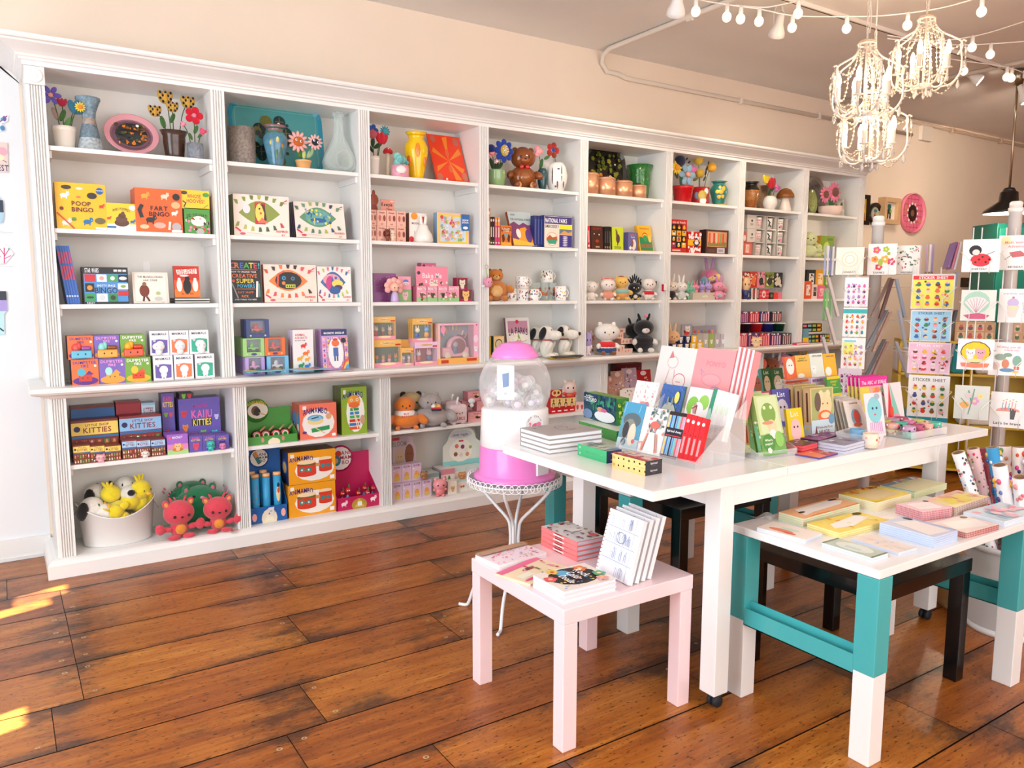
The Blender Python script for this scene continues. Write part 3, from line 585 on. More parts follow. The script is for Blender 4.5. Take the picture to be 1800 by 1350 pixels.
bk('joke_book','red and orange joke book standing on two black books','book',S3+.033,.08,304,349,468,.022,'c7321f',[('r',0,0,1,.55,'e2571d'),('r',0,0,1,.25,'ee7a22'),('p',[(.1,.88),(.9,.92),(.92,.76),(.14,.72)],'f4e8e0'),('t','DAD JOKES',.5,.86,.1,'c02a1a',.7),('t','STRIKE BACK',.5,.76,.07,'c02a1a',.7),('e',.5,.35,.16,.24,'16120f'),('o',.52,.6,.1,'16120f'),('e',.2,.38,.11,.2,'efe9e2'),('e',.82,.38,.11,.2,'efe9e2'),('o',.2,.58,.06,'efe9e2'),('o',.82,.58,.06,'efe9e2'),('e',.4,.69,.18,.03,'f4e8e0'),('t','by the fire',.5,.12,.05,'5a1a10',.6)],tilt=.1,spine_c='120f0d')
DB=[('f0703a','5b2c86','3fb0c8','orange','c73a2c'),('7a62b8','f0a03a','a8e0d8','purple','f0a03a'),('74a83a','e85a2c','f4c230','green','d8401c')]
for r_,(yt,d,yb) in enumerate(((440,-.0,None),(225,.012,None))):
    for i in range(3):
        c,c1,c2,nmn,c3=DB[i]
        xs=[((320,560),(565,795),(795,1020)),((285,520),(515,745),(750,970))][r_][i]; y=[628,627,625][i] if r_==0 else [586,585,584][i]
        dec=[('t','DUMPSTER',.5,.88,.11,'3a2f8c' if i==0 else ('f0a0e0' if i==1 else 'fff'),.86),('t','FIRE',.5,.74,.1,'3a2f8c' if i==0 else ('f0a0e0' if i==1 else 'fff'),.4),('e',.5,.16,.48,.16,c1 if i!=2 else 'f6b12a'),('r',.26,.14,.74,.4,c3),('e',.36,.5,.14,.16,c2),('p',[(.5,.4),(.64,.56),(.82,.4)],c1),('o',.4,.27,.025,'222'),('o',.58,.27,.025,'222'),('o',.88,.74,.05,'f8f0e8')]
        z=CT if r_==0 else CT+.1405
        bx('blind_box',f"{nmn} toy box with a smiling bin on fire, {['lower','upper'][r_]} row",'toy box',z,d-.02,60+xs[0]/5,60+xs[1]/5,y,.12,c,dec,h=.14 if r_==0 else .128,cs='3a2a4a',grp='bin fire toy boxes')
for i,(px,yt,yb,c,c2,cc) in enumerate(((145,601,631,'58b7d6','a24a9a','e0524a'),(191,597,627,'eaa53a','8a4a20','8cd8d0'),(237,598,626,'e0502a','d8341c','f2b02a'))):
    p=onY(px,yb,-.058); z=CT+.1405; e=empty('vinyl_bin_figure',['blue and purple','orange','red'][i]+' vinyl bin-fire figure standing on the lower toy boxes','figurine',(p.x,-.006,z))
    e.location.y=-.02+.03; e.location.y=-.013
    g=G().box(-.05,-.025,.006,.05,.02,.05,c,'vinyl',.006).box(0,-.02,.05,.048,.018,.072,c2,'vinyl',.008); g.obj('bin',e)
    G().ell((-.025,0,.062),(.022,.018,.026),cc,'vinyl',8).ell((-.01,0,.07),(.014,.014,.024),cc,'vinyl',8).obj('flames',e)
    for s in (-.018,.018): G().ell((s,-.025,.03),(.004,.002,.005),'222','vinyl',6).obj('eye',e)
MC=[('6a5aa8','purple'),('ee7c4a','orange'),('2fae90','teal')]
for r_ in range(2):
    for i in range(3):
        xs=(((1040,1215),(1225,1395),(1410,1580)),((1010,1180),(1185,1355),(1360,1530)))[r_][i]; c,nmn=MC[i]
        dec=[('t','MiNiMALS',.5,.87,.09,'3a4450',.74),('p',[(.1,.62),(.5,.66),(.92,.62),(.9,.1),(.5,.06),(.1,.1)],c),('e',.52,.42,.22,.17,'f2f2f4'),('e',.52,.22,.15,.12,'f2f2f4'),('r',.4,.06,.48,.16,'e8e8ea'),('r',.55,.06,.63,.16,'e8e8ea'),('o',.24,.6,.07,'cfd2da')]
        bx('blind_box',f"white toy box with a {nmn} patch, {['lower','upper'][r_]} row",'toy box',CT+.001+(.143 if r_ else 0),-.01 if r_==0 else .012,60+xs[0]/5,60+xs[1]/5,622 if r_==0 else 581,.10,'eeeef2',dec,h=.142 if r_==0 else .14,grp='white toy boxes',cs='c9c9d6')
for i,px in enumerate((282,320,358)):
    p=onY(px,620,-.05); z=CT+.1445
    e=empty('vinyl_figure',f"plain white vinyl figure in front of the upper {MC[i][1]} toy box",'figurine',(p.x,-.004,z),0,'plain white vinyl figures')
    e.location.y=.0
    g=G().ell((0,-.0,.018),(.02,.008,.018),'f1f1f1','vinyl',10).ell((0,0,.05),(.034-.004*i,.01,.024+.004*i),'f1f1f1','vinyl',12); g.obj('body',e)
    for s in (-1,1): G().ell((s*.012,-.009,.052),(.003,.002,.004),'bbb','vinyl',6).obj('eye',e)
for i,(px,py,c,a) in enumerate(((110,674,'e8d8d8',.1),(150,671,'d8c0c8',-.1),(195,668,'c9a8a0',.15),(240,664,'e6e0e2',.05))):
    p=onZ(px,py,CT+.001); g=G().box(-.075,-.045,0,.075,.045,.0012,c,'film'); g.dec((-.07,-.04,.0012),(.14,0,0),(0,.08,0),[('g',5,2,i+3,['a05060','4a3a3a','d07a50','6a4a70'],None,(0,0,1,1))]); tag(g.obj('sticker_card',None,(p.x,max(p.y,-.055),CT+.001),a),f"clear sticker card lying on the counter, {['leftmost','second from left','third from left','fourth from left'][i]} of four",'sticker card','sticker cards on the counter')
g=G().box(-.16,-.02,0,.16,.02,.002,WHT,'acrylic'); p=onY(320,652,-.07); tag(g.obj('acrylic_strip',None,(p.x,-.068,CT)),'clear acrylic strip on the counter before the white toy boxes','display strip')
# lower shelf, bay 1
def micro(nm,lab,z,d,xl,xr,yt,dep,hd,c,seed,hdr='KITTIES',side='4a2418',sky='c9a070',**kw):
    bx(nm,lab,'toy box',z,d,xl,xr,yt,dep,c,[('r',0,.62,1,.94,hd),('t',hdr,.55,.74,.13,'8a1c2a',.6),('t','LITTLE SHOP',.55,.87,.06,'8a1c2a',.5),('o',.12,.78,.07,'2a2a5a'),('r',0,.54,1,.6,'2f6fa8'),('g',6,2,seed,['e8c8a0','d88a5a','f2ece2','7a9a4a','6a3a2a','e0a0a0'],['6a2f20','8c4a2a','a8402c','5a6a3a'],(.02,.02,.98,.52))],cs=side,**kw)
p0=.24
bx('display_carton','open blue and maroon toy carton at the back of the lower left shelf','display carton',LS,.24,124,201,716,.09,'6b241e',[('r',0,.72,1,.95,'1f5f9a'),('r',0,.2,1,.68,'6b241e'),('s',30,4,['d8a060','f2e6d6','a8402c'],.03,(.05,.05,.95,.28)),('e',.5,.22,.3,.03,'e0b880')],cs='3a1410')
micro('display_carton','toy carton with a yellow KITTIES header and shopfront print',LS,.135,124,207,741,.1,'f0d468','7a2a1c',5)
for i,(a,b) in enumerate(((128,157.5),(158,183.5),(184,212))): micro('blind_box',f"small yellow-headed toy box, {['left','middle','right'][i]} of three in front",LS,.02,a,b,784,.11,'f0d468','8a3520',8+i,grp='yellow-headed toy boxes')
bx('display_carton','dark red toy carton standing on the blue one at the back','display carton',LS,.24,203,247,707,.09,'7c1a22',[('r',0,.66,1,.95,'9a2430'),('g',5,1,4,['c9a060','8a5a3a'],['4a2a1a'],(.02,.03,.6,.25)),('r',.6,.05,1,.3,'a8c8e0'),('t','KITTIE',.8,.17,.14,'2a2a5a',.3)],cs='3a1014')
bx('blind_box','small pale blue toy box beside the dark red carton','toy box',LS,.235,248,272,709,.09,'9cc4dc',[('r',0,.72,1,.95,'c4dcec'),('t','KITTIES',.5,.84,.12,'8a1c2a',.7),('g',2,2,3,['2a3a5a','f2f2f2','6a8a9a'],['7aa8c0'],(.05,.05,.95,.62))],cs='4a6a80')
micro('display_carton','toy carton with a pale blue KITTIES header and shopfront print',LS,.135,209,283,733,.1,'8fc0e8','8a2a2a',15)
for i,(a,b) in enumerate(((214,239.5),(240,264),(265,290))): micro('blind_box',f"small blue-headed toy box, {['left','middle','right'][i]} of three in front",LS,.02,a,b,775-i,.11,'a8d0f0','8a3a30',18+i,grp='blue-headed toy boxes')
figure('pink kitten vinyl figure before the yellow-headed toy boxes',LS,.006,177,798,20,'f0b8c0','e890a8'); figure('white and red vinyl figure before the blue-headed toy boxes',LS,.006,255,792,22,'eee6e0','c8302c')
PU='6657ae'
bx('blind_box','tall purple toy box at the back, left of the large purple carton','toy box',LS,.2,283,305,692,.1,PU,[('t','KAIJU',.5,.9,.08,'e84a8a',.7),('t','KITTIES',.5,.8,.09,'f4e04a',.8),('b',.3,.62,.17,'8ac040'),('b',.7,.62,.17,'e04a5a'),('b',.35,.3,.2,'e04a5a'),('t','KITTIES',.5,.1,.1,'f4e04a',.8)],cs='2a2250')
bx('display_carton','large purple toy carton reading KAIJU KITTIES','display carton',LS,.16,313,386,702,.12,PU,[('t','MONSTER',.52,.84,.05,'c8308a',.35),('t','KAIJU',.55,.68,.15,'f06aa8',.5),('r',.3,.44,.78,.58,'1d1a2c'),('t','KITTIES',.55,.51,.13,'f4e04a',.44),('b',.12,.7,.08,'d03a4a'),('b',.32,.24,.08,'b8d840'),('b',.57,.28,.08,'7cc84a'),('b',.84,.26,.08,'4ac0c8'),('b',.14,.42,.08,'e0883a'),('b',.9,.6,.06,'c8c8f0'),('s',14,3,['2a2250','f4d8a0','1d1a2c'],.03,(.02,.05,.98,.2))],cs='3a2f78')
bx('toy_box','dark toy carton lying on top of the large purple carton','toy box',LS,.17,315,340,692,.1,'3a2a3a',[('b',.3,.5,.16,'7cc84a'),('b',.7,.5,.16,'d03a4a')],yb=701.5) 
bx('toy_box','pink and purple toy box with a kitten in a burger bun','toy box',LS,.02,293,330,765,.12,'a66ad0',[('r',0,.22,1,.5,'e08ac8'),('r',0,0,1,.22,'a8d88a'),('t','SECRET',.5,.84,.1,'fff',.5),('e',.5,.34,.26,.2,'e8a050'),('e',.5,.22,.26,.1,'c87838'),('b',.5,.36,.17,'f2c890'),('o',.14,.82,.07,'f0608a')])
for i,(a,b) in enumerate(((332,355.5),(356,378.5),(379,402))): bx('blind_box',f"small purple monster toy box in the {['left','middle','right'][i]} row",'toy box',LS,.02,a,b,767-i,.075,PU,[('t','KAIJU',.5,.85,.1,'f06aa8',.8),('t','KITTIES',.5,.72,.1,'f4e04a',.8),('b',.5,.35,.26,['e04a6a','e8d04a','3a2a6a'][i])],n=3,grp='small purple monster toy boxes',top=[('t','KITTIES',.5,.5,.3,'f0a0c0',.8)])
figure('teal spiky monster vinyl figure before the purple boxes',LS,.006,370,774,15,'3fc0b8','2a9a98'); figure('tiny pink and purple vinyl figure beside the teal monster',LS,.004,391,778,12,'e088b8','6a5aa8')
# bottom of bay 1: tub of plush toys and more plush
p=onY(204,905,.15); tub=empty('oval_tub','white enamel oval tub filled with plush dogs and yellow birds','tub',(p.x+.005,.155,DK))
g=G(); n=40; a0,b0,a1,b1=.182,.115,.206,.135; rim=lambda t:.165+.085*math.cos(t)**2
vs=[];fs=[]
for k,(A,B,s,dz) in enumerate(((a0*.95,b0*.95,0,0),(a0,b0,0,.008),(a1,b1,1,0),(a1+.006,b1+.006,1,.004),(a1+.003,b1+.003,1,.009),(a1-.005,b1-.005,1,0),(a0-.004,b0-.004,0,.012))):
    for i in range(n): t=2*PI*i/n; vs.append((A*math.cos(t),B*math.sin(t),(rim(t) if s else 0)+dz))
for k in range(6): fs+=[(k*n+i,k*n+(i+1)%n,(k+1)*n+(i+1)%n,(k+1)*n+i) for i in range(n)]
fs+=[tuple(range(n))[::-1],tuple(6*n+i for i in range(n))]; g.add(vs,fs,'eceae6','ceramic',True); g.obj('body',tub)
for s in (-1,1): G().tube([(s*.207,-.03,.2),(s*.222,-.028,.175),(s*.228,0,.165),(s*.222,.028,.175),(s*.207,.03,.2)],.003,'b8b8b8','metal').obj('handle',tub)
def dog(lab,loc,s,rz,tilt=0,body=True,grp=None,eyec='1a1a1a',collar=True):
    """white plush dog with a long muzzle, dark nose and dark hanging ears"""
    e=empty('plush_dog',lab,'plush toy',loc,rz,grp,tilt); q='f0ece2'
    g=G(); zz=0
    if body:
        g.ell((0,0,.35*s),(.27*s,.24*s,.36*s),q,'plush',14)
        for k in (-1,1): g.ell((k*.2*s,-.2*s,.1*s),(.12*s,.22*s,.1*s),q,'plush',10,(0,0,k*.3)).ell((k*.25*s,-.14*s,.4*s),(.1*s,.1*s,.24*s),q,'plush',8,(.5,k*.25,0))
        zz=.62*s
    g.ell((0,.02*s,zz+.28*s),(.25*s,.28*s,.27*s),q,'plush',16).ell((0,-.27*s,zz+.2*s),(.18*s,.32*s,.18*s),q,'plush',14)
    g.obj('body',e)
    for k in (-1,1):
        G().ell((k*.25*s,.1*s,zz+.27*s),(.07*s,.13*s,.26*s),'17151a','plush',10,(.35,k*.25,0)).obj('ear',e)
        G().ell((k*.1*s,-.2*s,zz+.38*s),(.018*s,.02*s,.05*s),eyec,'plush',6).obj('eye',e)
    G().ell((0,-.58*s,zz+.24*s),(.08*s,.06*s,.07*s),'121114','plush',10).obj('nose',e)
    if collar and body: G().lathe([(.2*s,-.02*s),(.23*s,0),(.2*s,.02*s)],'b02028','felt',14,Matrix.Translation((0,0,.66*s)),cap=False).obj('collar',e)
    return e
def bird(lab,loc,s,rz,tilt=0,roll=0,grp=None):
    e=empty('plush_bird',lab,'plush toy',loc,rz,grp,tilt); e.rotation_euler.y=roll; q='f2dc28'
    g=G().ell((0,0,.3*s),(.24*s,.22*s,.3*s),q,'plush',14).ell((0,-.03*s,.72*s),(.3*s,.29*s,.29*s),q,'plush',16)
    for k in (-1,1): g.ell((k*.26*s,-.05*s,.38*s),(.07*s,.14*s,.2*s),q,'plush',8,(.3,k*.5,0)).ell((k*.13*s,-.16*s,.03*s),(.09*s,.16*s,.05*s),'f0b428','plush',8)
    g.obj('body',e)
    for a in (-.5,0,.5): G().ell((a*.18*s,.05*s,1.04*s),(.05*s,.05*s,.15*s),q,'plush',6,(-.2,a,0)).obj('crest_feather',e)
    G().ell((0,-.34*s,.68*s),(.07*s,.1*s,.05*s),'eebc20','plush',8).obj('beak',e)
    for k in (-1,1): G().ell((k*.12*s,-.3*s,.77*s),(.015*s,.012*s,.04*s),'1a1a1a','plush',6).obj('eye',e)
    return e
def inT(x,y,z): return (tub.location.x+x,tub.location.y+y,DK+z)
dog('white plush dog with black nose lying at the left end of the tub',inT(-.125,-.03,.15),.25,1.0,.0,False)
dog('white plush dog lying at the back of the tub',inT(-.075,.07,.21),.24,1.2,.25,False)
dog('white plush dog with a black nose looking out over the tub rim',inT(.065,.055,.215),.27,.05,.12,False)
bird('yellow plush bird lying face down over the front rim of the tub',inT(-.05,-.075,.20),.18,-1.3,1.3); bird('yellow plush bird upside down in the middle of the tub',inT(-.015,.02,.15),.19,2.6,.2)
bird('yellow plush bird at the right end of the tub with its crest up',inT(.115,-.01,.155),.20,.6,-.15); bird('yellow plush bird lying low between the others in the tub',inT(.06,-.07,.13),.15,1.9,.9)
def blob(lab,loc,s,c,rz=0):
    e=empty('plush_monster',lab,'plush toy',loc,rz); g=G().ell((0,0,.86*s),(s,.72*s,.88*s),c,'plush',22)
    for k in (-1,1):
        for j in (0,1): g.ell((k*s*(.92+.06*j),-.25*s,s*(1.25-.75*j)),(.2*s,.2*s,.17*s),c,'plush',10,(0,k*.5,0))
    g.obj('body',e)
    for k in (-1,1):
        G().ell((k*.52*s,-.05*s,1.62*s),(.17*s,.12*s,.2*s),c,'plush',10).ell((k*.52*s,-.14*s,1.62*s),(.09*s,.06*s,.11*s),'d86a80','plush',8).obj('ear',e)
        G().ell((k*.3*s,-.53*s,1.42*s),(.075*s,.04*s,.075*s),'3a2420','plush',8).obj('eye',e)
        for j in range(3):
            for q in (0,1): G().ell((k*s*(1.02+.1*j-.04*q),-.4*s+.1*j,s*(1.42-.78*q)),(.035*s,.05*s,.09*s),'ee7aa0','plush',6,(0,k*.5,0)).obj('claw',e)
    G().ell((0,-.58*s,1.36*s),(.09*s,.05*s,.07*s),'f0a0b8','plush',8).obj('nose',e); return e
p=onY(349,864,.2); blob('round green plush monster cat in front of its twin',(p.x,.185,DK),.15,'157a4a'); blob('green plush monster cat mostly hidden behind the front one',(p.x-.03,.268,DK+.05),.13,'116a40')
def crab(lab,px,d,s,rz):
    p=onY(px,930,d); e=empty('plush_cat',lab,'plush toy',(p.x,d,DK),rz); c='e2495a'
    g=G().ell((0,0,.42*s),(.38*s,.32*s,.42*s),c,'plush',16).ell((0,-.04*s,1.12*s),(.66*s,.5*s,.56*s),c,'plush',20)
    for k in (-1,1): g.ell((k*.32*s,-.3*s,.1*s),(.28*s,.2*s,.11*s),c,'plush',10).ell((k*.55*s,-.12*s,.45*s),(.26*s,.15*s,.13*s),c,'plush',10,(0,-k*.2,0)).ell((k*.86*s,-.2*s,.52*s),(.2*s,.17*s,.24*s),c,'plush',10,(0,k*.3,0)).ell((k*.3*s,0,1.72*s),(.06*s,.06*s,.16*s),c,'plush',6,(0,k*.5,0))
    g.obj('body',e)
    for k in (-1,1):
        G().ell((k*.52*s,-.03*s,1.55*s),(.16*s,.1*s,.2*s),c,'plush',8,(0,k*.4,0)).ell((k*.52*s,-.11*s,1.54*s),(.09*s,.05*s,.12*s),'f0a850','plush',8,(0,k*.4,0)).obj('ear',e)
        G().ell((k*.3*s,-.5*s,1.06*s),(.075*s,.05*s,.075*s),'4a1a1c','plush',8).obj('eye',e)
    G().ell((0,-.54*s,1.02*s),(.07*s,.04*s,.045*s),'3a1416','plush',8).obj('nose',e); G().ell((0,-.26*s,.42*s),(.24*s,.14*s,.24*s),'f09a3a','plush',12).obj('belly_patch',e); return e
crab('coral red plush cat with claws and an orange belly, beside the tub',315,.03,.135,.12); e=crab('coral red plush cat leaning on the first lower pilaster with a tag',384,.03,.128,-.05)
g=G().box(0,0,0,.055,.04,.003,'e8c0b8'); g.dec((0,0,.003),(.055,0,0),(0,.04,0),[('s',14,3,['d04a5a','4ab0c0','f4e04a','333'],.08,(.1,.1,.9,.9))]); g.obj('hang_tag',e,(.06,-.09,.004),.4)
# ================================================================ bay 2
pot('vase','sparkly grey straight cylinder vase in front of the teal tray','vase',S1,.14,401,447,222,'cyl','a79a90','rough_glaze')
def tray(lab,z,d,xl,xr,yl,c,rim,dec,tilt=.2,rad=.2,m='lacquer',nm='tray',top=1.):
    hh=.3
    for _ in range(3): dt=d+hh*math.sin(tilt); a=onY(xl,yl,dt); b=onY(xr,yl,dt); hh=(a.z-z)/math.cos(tilt)
    w=b.x-a.x; r=rad*min(w,hh); e=empty(nm,lab,'tray',((a.x+b.x)/2,d,z+.012*math.sin(tilt)),0,None,tilt)
    def rr(w,h,r,o): return [(x+o*sx+r*math.cos(t),y+r*math.sin(t)) for x,y,sx,t0 in ((w/2-r,h-r,0,0),(-w/2+r,h-r,0,PI/2),(-w/2+r,r,0,PI),(w/2-r,r,0,1.5*PI)) for t in [t0+PI/2*i/5 for i in range(6)]]
    p1=rr(w,hh,r,0); q=.024; p2=[(x*(1-2*q/w),hh/2+(y-hh/2)*(1-2*q/hh)) for x,y in p1]; N=len(p1)
    g=G(); vs=[(x,0,y) for x,y in p1]+[(x,.014,y) for x,y in p2]+[(x,.008,y) for x,y in p1]+[(x,.018,y) for x,y in p2]
    fs=[(i,(i+1)%N,N+(i+1)%N,N+i) for i in range(N)]+[tuple(range(N,2*N))]+[(2*N+i,3*N+i,3*N+(i+1)%N,2*N+(i+1)%N) for i in range(N)]+[(i,2*N+i,2*N+(i+1)%N,(i+1)%N) for i in range(N)]+[tuple(range(3*N,4*N))[::-1]]
    g.add(vs,fs,[rim]*N+[c]+[rim]*(2*N)+[c],m); g.dec((-w/2+q,.0138,q),(w-2*q,0,0),(0,0,hh-2*q),dec,m,.0008); g.obj('tray_body',e); return e
q=random.Random(3); TD=[('l',[(.03,.06),(.03,.94),(.97,.94),(.97,.06)],.008,'7fb8bc')]
for i in range(34):
    a=q.uniform(0,6.28); rr_=q.random()**.6; cx,cy=.48+.27*rr_*math.cos(a),.42+.36*rr_*math.sin(a); s=q.choice((.02,.03,.055,.07)); TD.append(('o',cx,cy,s,q.choice(('1d3034','14262b','22363a','6a6a2c'))))
    if s>.05: TD+=[('l',[(cx-s*.7,cy),(cx+s*.7,cy)],.012,'6b6f34'),('l',[(cx,cy-s),(cx,cy+s)],.012,'6b6f34')]
TD.append(('o',.52,.72,.016,'fff'))
tray('large teal tray with dark lily-pad pattern leaning at the back',S1,.20,399,563,171,'4f9a9a','1d8aa4',TD,.16)
pot('bottle_vase','blue bottle vase with a brown neck and raised green plants','vase',S1,.06,462,504,219,'urn','4f8ea8','glaze',bands=[(.05,'7a4a3a'),(.1,'7a4a3a'),(.8,'5a95b0'),(.87,'4a8a70'),(1,'a07078')],spots=[(-.5,.55,.1,.06,'d8d070'),(.1,.62,.14,.08,'e0d888'),(.55,.5,.1,.08,'d8a850'),(0,.35,.12,.2,'4f8a62'),(.45,.35,.1,.18,'4f8a62')])
pot('potted_flowers','peach pot with two pink felt daisies with googly eyes','flowerpot',S1,.05,519,547,281,'pot','f0b878','ceramic',fl=[(524,249,18,'daisy','f0b0a8','c8641e'),(554,250,13,'daisy','f2bcb4','2a2a3a')],leaf=[(525,268,10,1.9,'4a7a1c'),(545,270,11,1.0,'9ab888'),(534,272,8,1.5,'c8d07a')])
for px,py,r_ in ((520,246,3.2),(528,249,3.2),(551,247,2.8),(558,251,2.8)):
    p=onY(px,py,.03); s=bpy.data.objects['potted_flowers.003']; g=G(); g.ell((p.x-s.location.x,-.034,p.z-S1),(.008,.004,.008),'fff','vinyl',8).ell((p.x-s.location.x+.001,-.038,p.z-S1),(.004,.002,.004),'111','vinyl',8); g.obj('googly_eye',s)
a=onY(568,300,.1);b=onY(625,300,.1);t=onY(590,197,.1); r=(b.x-a.x)/2; h=t.z-S1
e=empty('decanter','tall clear glass decanter with a teardrop base','bottle',((a.x+b.x)/2,.1,S1)); G().lathe([(0,.004),(r*.7,.004),(r*.95,h*.08),(r,h*.18),(r*.85,h*.32),(r*.5,h*.5),(r*.3,h*.66),(r*.25,h*.85),(r*.25,h*.92),(r*.34,h*.94),(r*.34,h*.99),(r*.26,h),(r*.2,h*.9),(r*.2,h*.7),(r*.4,h*.5),(r*.78,h*.3),(r*.9,h*.18),(r*.6,h*.06),(0,h*.05)],WHT,'blown_glass',28,cap=False).obj('glass',e)
G().tube([(r*.5*math.cos(t_),-r*.75,h*.2+h*.15*math.sin(t_)) for t_ in [i*PI/8 for i in range(16)]],.006,WHT,'blown_glass',8,True).obj('swirl',e)
def eye_box(c,cols,pup,seed=1,extra=()):
    q=random.Random(seed); D=[('p',[(.09,.56)]+[(.09+.74*t/10,.56+.3*math.sin(PI*t/10)) for t in range(1,10)]+[(.83,.56)]+[(.83-.74*t/10,.56-.26*math.sin(PI*t/10)) for t in range(1,10)],cols[0])]
    D+=[('@',pup,(.25,.3,.42,.55))]
    for i in range(7):
        x=.1+.12*i; f=(i-3)/3; y=.95-.13*f*f; D.append(('p',[(x-.025+.03*f,y-.05),(x+.015+.03*f,y-.06),(x+.035+.06*f,y+.045),(x-.035+.06*f,y+.05)],q.choice(cols)))
        y=.17+.12*f*f; D.append(('p',[(x-.015+.02*f,y+.06),(x+.02+.02*f,y+.05),(x+.035+.05*f,y-.05),(x-.03+.05*f,y-.06)],q.choice(cols)))
    D+=[('t','INSPIRED',.86,.14,.05,'d23a50',.24),('t','BY',.88,.05,.045,'d23a50'),('t','DJECO',.93,.83,.02,'d23a50'),('p',[(.9,.88),(.96,.92),(.97,.9),(.92,.87)],'d23a50'),('l',[(.03,.2),(.11,.12)],.04,'d8304a'),('e',.15,.06,.05,.03,'d8506a'),('l',[(.22,.09),(.5,.06)],.008,'d8a0a0')]
    return D+list(extra)
bx('craft_box','cream craft box with a green and red eye','craft kit',S2,.05,409,507,340,.04,'f4e9dc',eye_box('',['8a9a3c','6f7f34','b8b860','c8303a','4a5a34'],[('r',.3,.0,.75,.95,'c8202c'),('e',.52,.5,.2,.42,'f0d860'),('p',[(.5,.9),(.72,.85),(.8,.2),(.66,.1),(.7,.5),(.6,.8)],'4a1a28'),('o',.5,.68,.04,'222'),('o',.55,.48,.05,'e0503a'),('p',[(.4,.05),(.6,.3),(.85,.05)],'f0705a'),('e',-.05,.65,.16,.2,'e6e6ee')],2),n=3,cs='6a7028')
bx('craft_box','tilted cream craft box with a green-blue water eye','craft kit',S2,.05,515,603,355,.03,'f4e9dc',eye_box('',['6a9a78','4a7a6a','2f5a7a','a8b860','3a4a6a'],[('e',.5,.5,.6,.4,'6fb0a8'),('e',.5,.35,.4,.12,'3a6aa8'),('s',40,5,['8ac060','f0e060','5a9ac8','2f6a9a','b8d8c8'],.06,(-.1,.1,1.1,.9))],4),n=4,cs='3a2f6a',tilt=.2)
bx('craft_box','cream craft box with a black and orange mask eye picture','craft kit',S3,.06,462,555,465,.04,'f4e2d2',eye_box('',['e8803a','2a1a1c','e05060','3a2a2a','c85a30'],[('e',.5,.5,.6,.42,'1a1518'),('o',.3,.62,.09,'3a9ac8'),('o',.3,.62,.04,'111'),('o',.7,.6,.09,'3a7aa8'),('o',.7,.6,.04,'111'),('o',.28,.38,.08,'e8803a'),('r',.36,.15,.8,.32,'c8d040'),('l',[(.0,.2),(.05,.8),(.3,.95)],.05,'e05030'),('g',4,1,3,['222'],None,(.38,.16,.78,.3))],6),tilt=.06,cs='c8402a')
bx('craft_box','cream craft box with a pastel landscape eye picture at the right','craft kit',S3,.06,556.5,616,469,.035,'f4ece4',eye_box('',['3f6aa0','e07090','5a4a8a','b8c850','4aa0a8'],[('e',.4,.6,.6,.3,'e8a0b0'),('e',.3,.4,.3,.4,'c83a80'),('p',[(.3,.0),(.45,.9),(.6,.1)],'4a5aa8'),('e',.8,.4,.4,.2,'e8d860'),('e',.85,.2,.3,.14,'4a2a6a'),('e',.6,.05,.4,.2,'2f5a9a'),('o',.7,.7,.1,'3a6ab0')],8),tilt=.06,cs='4a3a3a')
bx('craft_book','black book reading CREATE! in rainbow letters','book',S3,.05,402,457,457,.03,'141214',[('t','C',.1,.88,.13,'e0508a'),('t','R',.25,.88,.13,'f0803a'),('t','E',.4,.88,.13,'3a6ad0'),('t','A',.55,.88,.13,'4ab04a'),('t','T',.7,.88,.13,'f0d030'),('t','E',.84,.88,.13,'e0304a'),('t','!',.95,.88,.13,'3ac0c8'),('l',[(.05,.78),(.9,.78)],.01,'f0803a'),('t','HOW TO UNLEASH YOUR',.46,.73,.035,'f4f0e8',.8),('t','CREATIVE',.48,.64,.09,'f0703a',.8),('t','SUPER',.5,.52,.1,'e8d040',.62),('t','POWERS',.52,.4,.08,'3ab0d8',.56),('l',[(.2,.33),(.85,.33)],.01,'f0803a'),('t','RAY MAPP',.5,.25,.05,'e06a3a',.5),('t','RICK',.48,.16,.05,'f08a3a',.25),('l',[(.08,.45),(.25,.12)],.03,'9aa0a0'),('l',[(.88,.5),(.86,.15)],.05,'f0e8e0'),('l',[(.94,.45),(.95,.15)],.03,'3aa08a'),('o',.12,.52,.05,'e8503a'),('t','EVERYTHING YOU NEED',.5,.08,.03,'e0dcd4',.7)],cs='2a2a2a')
CAR=[('lilac','b8a0dc','e0a0cc',431,465,628,1,.0),('pale blue','7cc4e8','d8dce0',469,507,627,1,.0),('green','9fcf80','5ab832',427,464.5,602,2,.012),('orange','f0743a','d8281e',465.5,501,602,2,.012),('navy','3a4a80','c81e2a',433,473,577,3,.02)]
p1h=onY(431,628,.0).z-CT
